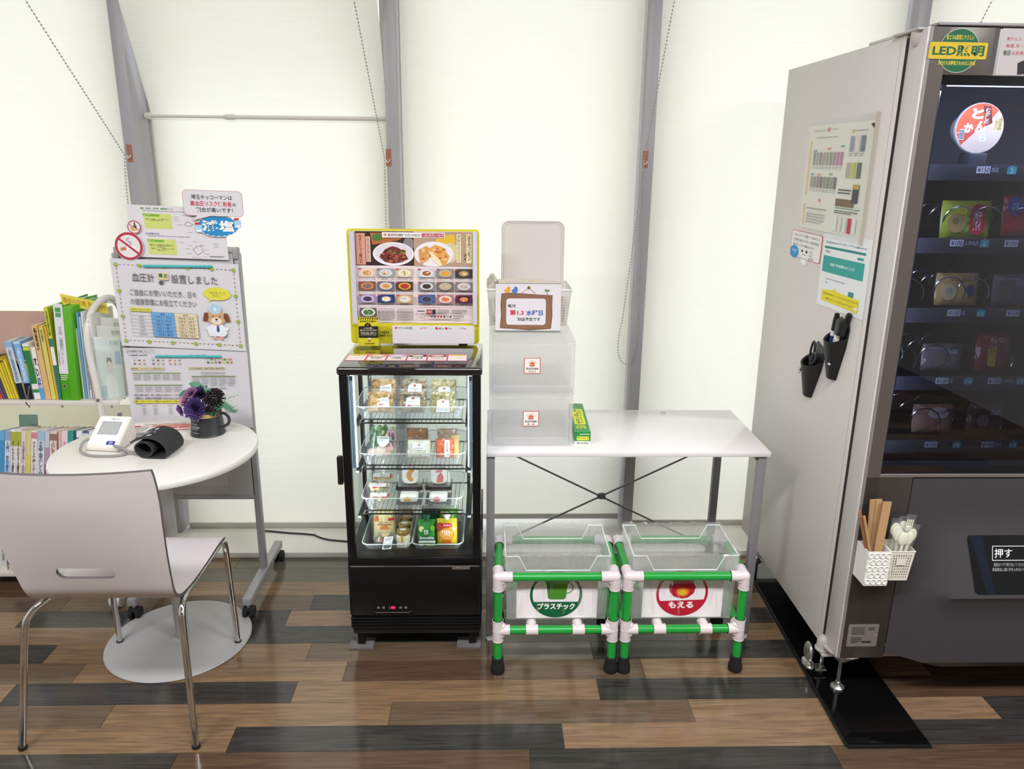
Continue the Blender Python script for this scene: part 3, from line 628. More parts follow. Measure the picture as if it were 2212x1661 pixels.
# print: crop frame of the board 250..1745 x 75..1370
s=Sheet((q0,2.5815,z1),(q1,2.5815,z1),(q0,2.5815,z0),1490,1290,255,78); s.L=2
s.rect(345,100,1672,1128,'#e6d9d8')
def plate(cx,cy,rx,ry,pc,fc,fr=.68,seed=0):
    rn=random.Random(seed or int(cx)); s.ell(cx,cy,rx,ry,pc,24); s.ell(cx,cy+ry*.04,rx*fr,ry*fr,fc[0],20)
    for k in range(10):
        a=rn.uniform(0,2*PI); q=rn.uniform(0,.5); s.ell(cx+rx*fr*q*1.4*math.cos(a),cy+ry*fr*q*1.4*math.sin(a),rx*rn.uniform(.08,.18),ry*rn.uniform(.08,.18),rn.choice(fc),8)
# big photos
s.rect(350,104,1008,480,'#3c2c28'); s.poly([(520,120),(900,120),(860,190),(700,230),(540,250)],'#b06a3c'); s.ell(600,170,60,40,'#4f7a3c'); s.ell(700,150,50,35,'#c8502c'); s.ell(790,170,60,40,'#a8683c')
s.ell(950,240,60,80,'#8a8482')
s.ell(775,350,232,130,'#efeaee',36); s.ell(775,345,215,112,'#dcd4da',36); s.poly([(615,385),(680,300),(760,265),(830,280),(900,330),(942,405),(850,445),(770,455),(680,440)],'#6e3430')
rn=random.Random(5)
for k in range(40): s.ell(775+rn.uniform(-130,130),370+rn.uniform(-60,60),rn.uniform(12,30),rn.uniform(9,18),rn.choice(['#8a4038','#a85a48','#5a2624','#b87058','#6a7a3a','#964a3c']),8)
s.rect(358,125,462,470,'#d99a86'); s.vt('牛すじトマト煮込み',385,140,430,460,'#3a1c16',.01); s.rect(468,160,520,438,'#e2b8aa'); s.vt('お肉の旨みが溶け込んだ',474,168,512,430,'#5a3430')
s.rect(1008,104,1670,480,'#b59a86'); s.poly([(1250,200),(1300,150),(1460,130),(1480,220),(1400,260)],'#e2b83c'); s.ell(1420,330,90,110,'#d8c79a')
s.ell(1232,350,222,140,'#e9e4e8',36); s.poly([(1060,300),(1150,258),(1200,300),(1200,380),(1090,470),(1062,400)],'#d89a5c'); s.poly([(1165,290),(1250,245),(1330,270),(1410,370),(1370,470),(1300,478),(1240,420)],'#dfa45c')
for k in range(26): s.ell(1235+rn.uniform(-130,140),355+rn.uniform(-75,80),rn.uniform(10,26),rn.uniform(8,16),rn.choice(['#c07a3c','#e8b878','#f0cf94','#b8683a']),8)
s.poly([(1170,310),(1230,420),(1290,478),(1330,478),(1290,400),(1220,340)],'#f2e4b8')
s.rect(1600,130,1660,448,'#eadfa8'); s.vt('はちみつレモン',1612,140,1650,415,'#1c1a18',.02); s.vt('パイ',1570,340,1604,420,'#1c1a18',.02); s.rect(1488,130,1540,440,'#e6dcae'); s.vt('瀬戸内産レモンの入ったフィリング',1494,138,1532,432,'#4a4430')
s.rect(655,112,1358,170,'#efe9e6'); burger(s,690,142,14); s.txt('ES KITCHEN',722,128,890,156,'#1f1c1c',.02); s.txt('今月のMENU',902,126,1088,158,'#3a3634'); s.rect(1100,122,1348,162,'#b0505a'); s.txt('一品 100 円 or 200 円',1112,130,1340,155,'#f6eeee',.01)
cols=[372,585,797,1048,1260,1472]; rows=[508,652,795]
FD=[[('#d8c2ae','#e8dcc8',['#c98a50','#e0b080','#f0ece0']),('#9ba0a8','#d8dce0',['#c8b8a0','#b06040','#e8e4dc']),('#c9b8a0','#e8e4dc',['#e6dcae','#5a7a3a','#d8c88c']),('#c8c4cc','#e8e8ec',['#a8683a','#8a5030','#e8e4e0']),('#8f8a80','#b8b4a8',['#e0a030','#e8b040','#d89828']),('#3c3a38','#58544c',['#c8a060','#e8e0d0','#3c5a3a'])],
 [('#7a5a48','#c88a5a',['#8a6a60','#a88074','#5a7a3a']),('#6a6a78','#d8d0c8',['#d8a868','#c89860','#b08050']),('#4a3a34','#d8a83c',['#b03a34','#c84a40','#8a2c2a']),('#8a8a90','#e0e0e0',['#4a4038','#5a4c40','#3a302a']),('#6f6a66','#b8b0a4',['#c8b48c','#e0d4b8','#a08a64']),('#8a8078','#d0d4e0',['#c8b8a8','#a88a78','#d8ccc0'])],
 [('#9a88b0','#c8bcd4',['#4a3458','#5a4068','#3a2848']),('#2c3a6a','#3c4c88',['#f0e4b8','#e8c878','#f4ecd0']),('#b89a78','#d8c4a8',['#e8e4e4','#d0ccd0','#c0a888']),('#4a5a88','#5c70a0',['#3a3a44','#4a4a50','#60646c']),('#b07a80','#e8dcdc',['#e08a50','#d86a3c','#e8c898']),('#5a3048','#3a2030',['#d87a50','#c8c088','#b05a3c'])]]
NM=[['アジアンカリイモアライス','ゲソの磯辺揚げ','蒸し鶏の生玉子豆腐','七種の野菜カレー','七種かぼちゃのスープ','真だいの土鍋きつねうどん'],['チーズハンバーグ','スウェーデンミートボール','鮪のケチャップ','ごぼうの胡麻和え','国産だし鯖の塩焼き','豚せいろの温野菜'],['フルーツカップ・グレープ','焼きたらステーキ','フルーツサンドいちご','いのちのひじき煮','野菜生まれのピクルス','えび入り焼き麺']]
for r in range(3):
    for c in range(6):
        x,y=cols[c],rows[r]; bg,pc,fc=FD[r][c]; s.rect(x,y,x+195,y+96,bg); plate(x+98,y+50,72,40,pc,fc,.7,seed=r*7+c+1); s.rect(x,y,x+34,y+16,'#b04a50'); s.txt(NM[r][c],x,y+106,x+130,y+124,'#4a4240'); s.bars(x+150,y+110,x+195,y+122,1,'#6a6260')
s.rect(378,946,570,1045,'#6a5a58'); plate(474,995,78,46,'#e0e4dc',['#5a7a4a','#a8b890','#3c5a34'],.75,3)
for x in(588,800): s.bars(x,948,x+190,1090,7,'#7a706e',.35)
s.frame(1028,942,1674,1090,3,'#c08a8c'); s.rect(1140,960,1200,1014,'#b04048'); s.txt('お得意',1148,975,1192,998,'#f0e8e8'); s.rect(1205,960,1246,1014,'#3a3434'); s.bars(1264,958,1400,1012,4,'#6a6260'); s.bars(1430,958,1606,1012,3,'#6a6260'); s.bars(1040,972,1120,990,1,'#4a4444',.7)
s.txt('アレルギー物質\n特定原材料',1040,1028,1135,1064,'#5a5250')
for k,cc in enumerate(['#e0a080','#4a70a8','#6a4a3a','#c84a4a','#c03030','#5a5a5a','#a0a098','#6a5a4a']): s.rr(1152+k*36,1030,1176+k*36,1054,5,cc)
s.bars(1448,1026,1570,1068,3,'#6a6260'); s.rect(292,100,348,1130,'#c9c6d2'); s.rect(1672,98,1722,1130,'#d2ced6')
s.txt('ES KITCHEN',430,1208,704,1240,'#2a2a1c',.03); s.txt('MART',560,1250,656,1278,'#2a2a1c',.03); burger(s,385,1250,24)
s.rr(742,1142,1690,1352,18,'#ddd9dd')
s.ell(785,1172,13,13,'#d0304a',12); s.txt('PayPay',804,1162,874,1184,'#3a3a3a',.01); s.txt('LINE',882,1164,926,1184,'#3a3a3a',.02); s.rr(930,1160,972,1188,5,'#4aa06a'); s.txt('Pay',935,1166,967,1184,'#f0f4f0')
s.txt('au PAY',1060,1162,1146,1184,'#d8503c',.01); s.rr(1238,1160,1264,1190,5,'#c8304a'); s.txt('d払い',1272,1162,1336,1188,'#303030',.02); s.ell(1364,1176,15,15,'#c8304a',12); s.txt('Pay',1386,1166,1430,1190,'#5a5a5a'); s.txt('R Pay',1530,1164,1594,1190,'#b84a5a',.01)
part('menu_print',s,t)
for x in(292,1672):
    X=q0+(q1-q0)*(x+ (28 if x<900 else 25)-255)/1490
    part('edge_clip',B().box(X-.008,X+.008,2.577,2.582,z0+.072,z1-.007,mat('#bdbac8',.3),.002),t)
# small payment notice stand
t=thing('notice_stand','small yellow and black payment notice at the foot of the menu board','sign',(-.394,2.54,.993))
b=B(); b.box(-.430,-.362,2.53,2.532,.995,1.09,clear('#f2f8f4',.95,.05)); b.box(-.434,-.358,2.50,2.545,.9932,.995,clear('#f2f8f4',.95,.05)); part('acrylic_holder',b,t)
s=Sheet((-.4315,2.529,1.094),(-.3625,2.529,1.094),(-.4315,2.529,.9975),240,360,385,1040); s.base('#cfc42a',.0004)
for k in range(9): x=390+k*26; s.poly([(x,1068),(x+13,1068),(x+27,1044),(x+14,1044)],'#2a2a1e')
s.txt('決済金額確認中！',410,1078,600,1102,'#2a2a1e',.02); s.poly([(395,1150),(460,1150),(475,1118),(500,1108),(530,1118),(545,1150),(622,1150),(622,1298),(395,1298)],'#26261f'); burger(s,502,1140,10)
s.txt('いつもご購入',455,1164,562,1186,'#e6e2c8',.02); s.txt('ありがとうございます！',412,1190,606,1212,'#e6e2c8',.02); s.txt('商品購入金額をご確認のうえ\nチェックをすませてください',420,1222,600,1270,'#d8d4bc'); s.txt('ES KITCHEN',462,1362,570,1380,'#2a2a1e',.02); s.ell(515,1330,16,20,'#b07a4a',14); s.ell(515,1306,18,10,'#f0ece0',12)
part('notice_card',s,t)
# strip of price cards
for k in range(6):
    x0=-.4465+k*.0636; x1=x0+.0634
    s=Sheet((x0,2.43,.9939),(x1,2.43,.9939),(x0-(.0 if k else .0),2.348,.9939),100,120); s.base('#f0e4e2',.0003)
    if k in(0,5): s.poly([(6,8),(94,8),(94,22),(50,34),(6,22)],'#e0c83c'); s.line(15,95,85,55,2,'#9a8a8a'); lab='blank yellow-topped price card at the %s end of the row on the fridge top'%('left' if k==0 else 'right')
    else:
        bg=['#c8a078','#b8b0c0','#4a4448','#8a5a5c'][k-1]; s.rect(6,6,94,50,bg); s.ell(50,28,30,16,['#e8d8b8','#d8d0d8','#d8d0c8','#e0c8b8'][k-1]); s.poly([(6,6),(30,6),(6,24)],'#e0d040')
        s.txt(['照り焼き\nチキン','豆腐\nサラダ','ごぼう\nサラダ','ミネストローネ'][k-1],20,58,80,88,'#4a3a3a',.01); s.line(15,98,85,98,2,'#d84a5a')
        lab=['price card with a sandwich picture, second from the left on the fridge top','price card with a pale lilac picture, third from the left on the fridge top','price card with a dark bowl picture, third from the right on the fridge top','price card with a reddish dish picture, second from the right on the fridge top'][k-1]
    s.frame(0,0,100,120,4,'#d8506a'); solo('price_card',s,lab,'card','price cards on the fridge top')
# --- trays
TR=frosted('#f0f4f6',.22,.6,.15,.08,'clear_tray')
def tray(x0,x1,y0,y1,z0,z1,label,group,flare=.012,seg=5,mt=None):
    b=B(); mt=mt or TR
    P0=roundrect(x0+flare,y0+flare,x1-flare,y1-flare,.015,seg); P1=roundrect(x0,y0,x1,y1,.02,seg); P2=roundrect(x0-.005,y0-.005,x1+.005,y1+.005,.024,seg); n=len(P0)
    V=[(x,y,z0) for x,y in P0]+[(x,y,z1) for x,y in P1]+[(x,y,z1) for x,y in P2]+[(x,y,z1-.004) for x,y in P2]
    F=[tuple(range(n))]+[(a*n+i,a*n+(i+1)%n,(a+1)*n+(i+1)%n,(a+1)*n+i) for a in range(3) for i in range(n)]
    b.raw(V,F,mt); b.tube([(x,y,z1) for x,y in P2],.0012,mat('#dfe8ee',.2),5,closed=True)
    return solo('food_tray',b,label,'tray',group,loc=((x0+x1)/2,(y0+y1)/2,z0))
tray(-.415,-.075,2.335,2.555,.8035,.848,'clear food tray holding six wrapped packs on the top fridge shelf','clear trays in the fridge')
tray(-.408,-.078,2.335,2.555,.6485,.690,'clear food tray with the salad pack on the second fridge shelf','clear trays in the fridge')
tray(-.408,-.086,2.335,2.555,.4915,.535,'clear food tray with fruit cups on the third fridge shelf','clear trays in the fridge')
def pillow(w,h,d,mt,M,seam=.1,nx=12,ny=10,seed=0,wr=.06):
    """sealed bag lying in local XZ, thickness along Y"""
    rn=random.Random(seed); b=B(M); V=[];F=[]
    for sgn in(-1,1):
        for j in range(ny+1):
            for i in range(nx+1):
                u,v=i/nx*2-1,j/ny*2-1; r=max(0,1-u**4)**.6*max(0,1-v**4)**.6
                V.append((u*w/2*(1-.03*abs(v)**3),sgn*(d/2*r)*(1+rn.uniform(-wr,wr)*2)+sgn*.0002,(v+1)*h/2+rn.uniform(-wr,wr)*h*.02))
    o=(nx+1)*(ny+1)
    for k in(0,o):
        for j in range(ny):
            for i in range(nx): F.append((k+j*(nx+1)+i,k+j*(nx+1)+i+1,k+(j+1)*(nx+1)+i+1,k+(j+1)*(nx+1)+i))
    for i in range(nx): F.append((i,i+1,o+i+1,o+i)); F.append((ny*(nx+1)+i,ny*(nx+1)+i+1,o+ny*(nx+1)+i+1,o+ny*(nx+1)+i))
    for j in range(ny): F.append((j*(nx+1),(j+1)*(nx+1),o+(j+1)*(nx+1),o+j*(nx+1))); F.append((j*(nx+1)+nx,(j+1)*(nx+1)+nx,o+(j+1)*(nx+1)+nx,o+j*(nx+1)+nx))
    b.raw(V,F,mt); return b
WRAP=frosted('#ffffff',.06,.5,.12,.05,'wrap'); 
def lump(b,cx,cy,cz,rx,ry,rz,cols,n=14,seed=1,rs=.3):
    rn=random.Random(seed)
    for k in range(n):
        a,e=rn.uniform(0,2*PI),rn.uniform(-1,1); q=rn.uniform(.2,.8)
        b.ball((cx+rx*q*math.cos(a)*math.sqrt(1-e*e*.6),cy+ry*q*math.sin(a)*.8,cz+rz*q*e),1,rn.choice(cols),7,5,(rx*rs*rn.uniform(.7,1.4),ry*.55,rz*rs*rn.uniform(.7,1.3)))
def food_mat(a,b_,sc=60):
    m=mat(a,.55); k=('food',a,b_,sc)
    if k in _MC: return _MC[k]
    m=bpy.data.materials.new('food'); m.use_nodes=True; nt=m.node_tree; p=nt.nodes['Principled BSDF']; n=nt.nodes.new('ShaderNodeTexNoise'); n.inputs['Scale'].default_value=sc; n.inputs['Detail'].default_value=5
    tc=nt.nodes.new('ShaderNodeTexCoord'); nt.links.new(tc.outputs['Object'],n.inputs['Vector']); r=nt.nodes.new('ShaderNodeValToRGB'); r.color_ramp.elements[0].position=.38; r.color_ramp.elements[1].position=.62
    r.color_ramp.elements[0].color=lin(a); r.color_ramp.elements[1].color=lin(b_); nt.links.new(n.outputs['Fac'],r.inputs[0]); nt.links.new(r.outputs[0],p.inputs['Base Color']); p.inputs['Roughness'].default_value=.4
    _MC[k]=m; return m
def pack(name,x,y,z,w,h,d,fm,label,group,tag='meat',tilt=-14,rz=0,seed=0,fill=.82,film=True):
    M=Matrix.Translation((x,y,z))@Matrix.Rotation(math.radians(rz),4,'Z')@Matrix.Rotation(math.radians(tilt),4,'X')
    t=thing(name,label,'food pack',(x,y,z),group)
    b=pillow(w*.84,h*fill,d,fm,M@Matrix.Translation((0,0,h*.06)),seed=seed,wr=.12); part('filling',b,t)
    if film: part('wrapper',pillow(w,h,d*1.08,WRAP,M,seed=seed+3,wr=.10),t,smooth=False)
    if tag:
        def S(x0,x1,z0,z1,W,H): return Sheet(onM(M,(x0,-d*.60,z1)),onM(M,(x1,-d*.60,z1)),onM(M,(x0,-d*.60,z0)),W,H)
        if tag=='meat': s=S(-w*.1,w*.32,h*.30,h*.70,100,60); s.slab([(0,14),(90,0),(96,60),(0,56)],'#f4f2f0',.0003); s.txt('一口牛丼の具',14,16,80,30,'#6a6664'); s.txt('MEAT',14,40,56,52,'#c8384a',.02)
        elif tag=='mid': s=S(-w*.22,w*.28,h*.26,h*.74,100,80); s.slab([(8,14),(40,0),(96,8),(96,78),(0,70)],'#f4f2f0',.0003); burger(s,50,16,9); s.txt('千切りキャベツ',20,34,80,44,'#6a6664'); s.txt('MEAT',14,58,50,70,'#c8384a',.02); s.txt('KITCHEN',54,60,92,70,'#6a6a6a')
        elif tag=='es': s=S(-w*.22,w*.24,h*.10,h*.62,100,90); s.slab([(10,10),(50,0),(92,8),(98,90),(0,90)],'#f4f2f0',.0003); burger(s,50,18,9); s.txt('ES KITCHEN',12,66,88,80,'#7a7876')
        elif tag=='strip': s=S(-w*.02,w*.22,h*.12,h*.85,40,100); s.base('#f6f2f0',.0003); s.vt('きざみ大根',12,10,28,70,'#5a4a48'); s.ell(28,86,5,5,'#c83040')
        elif tag=='plain': s=S(-w*.26,w*.26,h*.42,h*.78,100,50); s.slab([(12,0),(100,4),(94,50),(0,42)],'#f0eeec',.0003); burger(s,54,16,6); s.bars(24,32,80,40,1,'#b0a8a8')
        part('label',s,t)
    return t
NU=food_mat('#a87438','#d8b070'); RI=food_mat('#5c4432','#b09468',90); OA=food_mat('#8f7c4c','#c8b880',160)
g='wrapped meal packs on the top fridge shelf'
for r,(yy,zz,rw) in enumerate(((2.455,.828,'back'),(2.385,.812,'front'))):
    for c,(xx,fm,nm,tg) in enumerate(((-.345,NU,'noodle','meat'),(-.243,RI,'brown stew','mid'),(-.145,OA,'oat-coloured','es'))):
        pack('meal_pack',xx,yy,zz-(.006 if r else 0),.098,.082,.024,fm,'wrapped %s pack in the %s row on the top fridge shelf'%(nm,rw),g,tg,seed=r*3+c+1)
# second tray: salad, pouches
t=thing('salad_pack','clear salad pack with green leaves and a white shield label on the second fridge shelf','food pack',(-.345,2.40,.652))
M=Matrix.Translation((-.345,2.385,.654))@Matrix.Rotation(math.radians(-18),4,'X')
b=B(M); rn=random.Random(9)
for k in range(46):
    x,z=rn.uniform(-.04,.01),rn.uniform(.03,.1); b.ball((x,.008+rn.uniform(0,.01),z),1,rn.choice([mat('#2c5a26',.4),mat('#3f7a2c',.4),mat('#1f3c20',.4),mat('#6c9a4a',.4)]),6,4,(.009,.003,.012))
for k in range(26): b.ball((rn.uniform(0,.035),.008,rn.uniform(.03,.1)),1,rn.choice([mat('#c88a9a',.4),mat('#d8d4b0',.4),mat('#8ab04a',.4),mat('#7a3a68',.4)]),6,4,(.006,.004,.009))
lump(b,-.02,.01,.02,.03,.01,.022,[mat('#e6c8b8',.5),mat('#e8d4c4',.5)],10,3,.5); lump(b,.025,.01,.02,.02,.01,.02,[mat('#d8a8a0',.5),mat('#8a9a6a',.5)],8,4,.5); part('salad',b,t)
part('wrapper',B(M).box(-.052,.052,-.006,.022,0,.112,WRAP,.008),t)
s=Sheet(onM(M,(-.018,-.0085,.072)),onM(M,(.022,-.0085,.072)),onM(M,(-.018,-.0085,.036)),200,170); s.slab([(0,0),(200,0),(200,90),(150,150),(100,170),(50,150),(10,100)],'#f6f6f2',.0003); s.txt('ES KITCHEN',14,16,188,42,'#3a3a3a',.01); s.txt('SALAD',16,52,110,74,'#3aa07a',.02); s.bars(70,110,140,130,2,'#8ac0a8'); part('label',s,t)
g='pouches on the second fridge shelf'
pack('food_pouch',-.235,2.44,.656,.085,.092,.022,food_mat('#7a4a24','#9a6430',30),'brown pouch standing behind the white pouch on the second fridge shelf',g,None,tilt=-8,seed=11)
pack('food_pouch',-.225,2.38,.653,.088,.072,.026,food_mat('#e2dcc4','#ece8d6',20),'milky white pouch with a small label, middle of the second fridge shelf',g,'plain',seed=12)
pack('food_pouch',-.135,2.445,.656,.08,.088,.022,food_mat('#9a7a68','#c8b09a',50),'greyish brown pouch behind the orange one on the second fridge shelf',g,None,tilt=-8,seed=13)
t=pack('food_pouch',-.140,2.38,.653,.072,.076,.028,food_mat('#dc5a28','#ea7430',18),'orange carrot pouch with a narrow white label on the second fridge shelf',g,'strip',rz=0,seed=14)
M=Matrix.Translation((-.108,2.392,.653))@Matrix.Rotation(math.radians(-14),4,'X'); part('pale_half',pillow(.03,.074,.022,food_mat('#e8c480','#f0d8a0',20),M,seed=15,wr=.1),t)
# third tray: fruit cups and fruit sandwiches
def cup_pack(x,y,z,label,seed):
    t=thing('fruit_cup',label,'food pack',(x,y,z),'apple cups on the third fridge shelf'); rn=random.Random(seed)
    b=B(); 
    for k in range(10): 
        M=Matrix.Translation((x+rn.uniform(-.026,.026),y+rn.uniform(-.02,.015),z+.012+rn.uniform(0,.008)))@Matrix.Rotation(rn.uniform(0,6),4,'Z')@Matrix.Rotation(rn.uniform(-.5,.5),4,'X')
        b.ball((0,0,0),1,mat('#e8d68a',.4),8,6,(.013,.008,.007),M=M); b.ball((0,-.003,.0035),1,mat('#b8323c',.35),8,6,(.0115,.006,.005),M=M)
    part('apple_slices',b,t)
    part('lid',B().box(x-.040,x+.040,y-.030,y+.028,z,z+.033,WRAP,.008),t)
    s=Sheet((x-.028,y-.012,z+.0338),(x+.028,y-.012,z+.0338),(x-.028,y-.0305,z+.028),120,50); s.base('#f2f0ee',.0002); burger(s,60,14,7); s.txt('カットりんご',20,28,100,42,'#6a6664'); part('label',s,t)
cup_pack(-.362,2.485,.530,'apple slice cup at the back of the left stack on the third fridge shelf',3)
cup_pack(-.365,2.41,.5275,'topmost front apple slice cup in the third fridge tray',4)
cup_pack(-.362,2.405,.494,'apple slice cup lying under another one at the tray bottom',5)
cup_pack(-.362,2.485,.4945,'apple slice cup under the back cup of the left stack',6)
BT=mat('#1a1a1e',.2,coat=.4)
def sando(x,y,z,kind,label,open_=True):
    t=thing('fruit_sandwich',label,'food pack',(x,y,z),'fruit sandwiches on the third fridge shelf')
    b=B(); b.box(x-.043,x+.043,y-.032,y+.03,z,z+.003,BT,.001); 
    for sx in(-1,1): b.bar((x+sx*.043,y-.032,z+.008),(x+sx*.043,y+.03,z+.008),.003,.014,BT)
    b.bar((x-.043,y-.032,z+.004),(x+.043,y-.032,z+.004),.003,.008,BT); b.box(x-.038,x+.038,y-.03,y-.02,z+.003,z+.012,BT,.002); part('black_base',b,t)
    M=Matrix.Translation((x,y-.004,z+.012))@Matrix.Rotation(math.radians(-22),4,'X')
    b=B(M); P=roundrect(-.028,0,.028,.058,.020,6); Mx=Matrix.Rotation(PI/2,4,'X')
    b.prism(P,.030,mat('#ece6d4',.7),M=Matrix.Translation((0,.03,0))@Mx); b.prism([(a*.86,.004+c*.86) for a,c in P],.002,mat('#f4f2ec',.5),M=Matrix.Translation((0,.0015,0))@Mx)
    part('bread',b,t)
    b=B(M); 
    if kind=='orange':
        for k in range(7): a=math.radians(-60+k*22); b.ball((.004+.014*-math.cos(a)+.006,-.0015,.028+.017*math.sin(a)),1,mat('#e2901e',.35),8,6,(.008,.004,.006))
    else: b.prism([(-.008,.004),(.014,.004),(.016,.022),(.006,.038),(-.004,.024)],.003,mat('#d8605c',.4),M=Mx); b.prism([(-.012,.036),(.012,.040),(.010,.046),(-.008,.043)],.003,mat('#d8707c',.4),M=Mx)
    part('fruit',b,t)
    b=B(); b.box(x-.041,x+.041,y-.033,y+.032,z+.004,z+.070,frosted('#ffffff',.10,.5,.1,.05,'wrap'),.012); part('clear_cover',b,t)
    s=Sheet(onM(M,(-.03,-.004,.066)),onM(M,(.03,-.004,.066)),onM(M,(-.03,-.004,.050)),120,40); s.base('#efe9e6',.0002); burger(s,60,8,6); s.txt('ES KITCHEN',16,22,104,34,'#7a6a68'); part('label',s,t)
sando(-.262,2.435,.532,'orange','mandarin cream sandwich on a black base, upper one in the third fridge tray')
sando(-.165,2.435,.532,'berry','strawberry cream sandwich on a black base, upper one in the third fridge tray')
for x,kd,nm in((-.262,'#e09a3c','mandarin'),(-.165,'#d8606a','strawberry')):
    t=thing('fruit_sandwich','%s cream sandwich lying underneath in the third fridge tray'%nm,'food pack',(x,2.40,.4935),'fruit sandwiches on the third fridge shelf')
    b=B(); b.box(x-.043,x+.043,2.37,2.46,.4935,.499,BT,.002); part('black_base',b,t); b=B(); b.box(x-.030,x+.030,2.372,2.45,.499,.528,mat('#ece8dc',.6),.010,3); part('bread',b,t); b=B(); b.ball((x-.004,2.3715,.513),1,mat(kd,.4),10,8,(.012,.002,.009)); part('fruit',b,t)
# bottom boxes
tray(-.412,-.254,2.33,2.55,.3385,.372,'left clear bin with jars and a cream pouch on the fridge floor','clear bins on the fridge floor',.010)
tray(-.248,-.086,2.33,2.55,.3385,.372,'right clear bin with smoothie and pineapple pouches on the fridge floor','clear bins on the fridge floor',.010)
for x in(-.333,-.167): pass
t=pack('custard_pouch',-.352,2.42,.345,.088,.108,.028,food_mat('#d8c488','#e2d29a',10),'cream-yellow custard waffle pouch in the left bin on the fridge floor',None,None,tilt=-6,seed=21,fill=.94)
M=Matrix.Translation((-.352,2.42,.345))@Matrix.Rotation(math.radians(-6),4,'X')
s=Sheet(onM(M,(-.038,-.0165,.10)),onM(M,(.038,-.0165,.10)),onM(M,(-.038,-.0165,.03)),320,300); s.L=2; s.poly([(20,120),(40,60),(70,60),(90,120),(75,140),(35,140)],'#c8602c'); s.poly([(220,90),(310,80),(310,120),(220,130)],'#b03038'); s.txt('カスタードのパイ',80,140,280,175,'#7a3a20',.02); s.rect(60,180,270,200,'#a86a40'); s.ell(165,240,70,30,'#c87a3c'); part('print',s,t)
t=thing('dessert_cup','round clear dessert cup with a white label in the left bin on the fridge floor','food pack',(-.345,2.375,.341))
b=B(); b.lathe([(.034,0),(.038,.02),(.040,.034)],(-.345,2.375,.3405),frosted('#ffffff',.12,.5,.1,.05,'wrap')); b.lathe([(.040,.034),(.036,.05),(.02,.056),(.0001,.057)],(-.345,2.375,.3405),WRAP); part('cup',b,t)
b=B(); lump(b,-.345,2.375,.365,.034,.034,.012,[mat('#4a2c1c',.4),mat('#e0c890',.5),mat('#8a5a3c',.4)],16,5,.35); part('dessert',b,t)
s=Sheet((-.342,2.340,.392),(-.312,2.340,.394),(-.350,2.332,.350),60,100); s.base('#f2f0ec',.0002); s.bars(8,8,52,30,3,'#6a6a6a'); s.frame(10,34,50,64,2,'#b0aca8'); s.bars(8,68,52,94,3,'#1c1c1c',.7); part('label',s,t)
CR=mat('#e8dcc0',.35); GD=mat('#b89a58',.25,.6)
for i,(x,y) in enumerate(((-.283,2.368),(-.283,2.418),(-.283,2.468),(-.283,2.515),(-.34,2.515))):
    t=thing('pudding_jar',['frontmost glass pudding jar with a gold lid on the fridge floor','second pudding jar with a gold lid, behind the front one','third pudding jar from the front with a gold lid','rearmost pudding jar of the row along the bin','pudding jar with a brown lid behind the cream pouch'][i],'jar',(x,y,.3405),'pudding jars on the fridge floor'); z=.3405
    part('glass_body',B().lathe([(.020,0),(.023,.004),(.0235,.040),(.020,.048),(.018,.052)],(x,y,z),CR,20),t)
    l=part('lid',B().lathe([(.0205,.050),(.0215,.052),(.0215,.062),(.019,.064),(.0001,.064)],(x,y,z),GD,20),t)
    s=Sheet((x-.011,y+.009,z+.0645),(x+.011,y+.009,z+.0645),(x-.011,y-.009,z+.0645),100,100); s.ell(50,50,50,50,'#f0ece2'); s.ring(50,50,44,44,3,'#8a8478',20); s.bars(26,36,74,64,3,'#6a6458'); part('lid_label',s,l)
    if i<2:
        s=Sheet((x-.018,y-.0245,z+.036),(x+.018,y-.0245,z+.036),(x-.018,y-.0245,z+.010),100,70); s.slab([(0,20),(50,30),(100,10),(90,70),(0,70)],'#f4f0e8',.0002); s.rect(36,-50,56,24,'#d0a030'); s.bars(10,40,70,60,2,'#8a8478'); part('label',s,t)
def spout_pouch(x,y,col1,label,paint,w=.062,h=.095,cap='#14543a'):
    t=thing('drink_pouch',label,'drink',(x,y,.3405),'drink pouches on the fridge floor'); M=Matrix.Translation((x,y,.3405))@Matrix.Rotation(math.radians(-5),4,'X')
    part('pouch',pillow(w,h,.034,mat(col1,.3,noise=.05),M,seed=int(abs(x)*99),wr=.04),t)
    b=B(M); b.lathe([(.008,0),(.008,.008),(.012,.009),(.012,.02),(.0001,.021)],(0,0,h-.002),mat(cap,.4),14); part('screw_cap',b,t)
    s=Sheet(onM(M,(-w/2,-.0182,h)),onM(M,(w/2,-.0182,h)),onM(M,(-w/2,-.0182,0)),240,380); s.L=2; paint(s); part('print',s,t)
def pg(s):
    s.ell(60,110,34,40,'#e8dc9c'); s.ell(200,100,30,40,'#7ab03c'); s.rr(70,110,165,200,16,'#2a7a4c'); s.txt('野菜\n生活',90,122,146,188,'#e8f0d8',.02); s.rect(20,215,236,270,'#14503a'); s.txt('Smoothie',30,212,220,256,'#f4f4ee',.02); s.rr(20,275,236,306,6,'#e8ece0'); s.txt('グリーンスムージー',28,279,228,302,'#1c5a3a',.02); s.ell(170,350,60,24,'#a8cc5a')
    s.rr(20,318,86,356,6,'#d8d4a8')
def py_(s):
    s.ell(50,90,46,60,'#a83a2c'); s.ell(130,70,56,30,'#c8283c'); s.txt('Del Monte',88,58,172,80,'#f4ece4',.01); s.ell(120,190,88,84,'#d8883c'); s.ell(120,190,74,70,'#e09a48'); s.txt('すりおろし\nパイン',62,140,186,214,'#f8f4e8',.03); s.txt('100',80,272,176,322,'#d83c2c',.03); s.txt('果汁',54,276,74,318,'#d83c2c'); s.ell(205,110,24,18,'#f0e8d8')
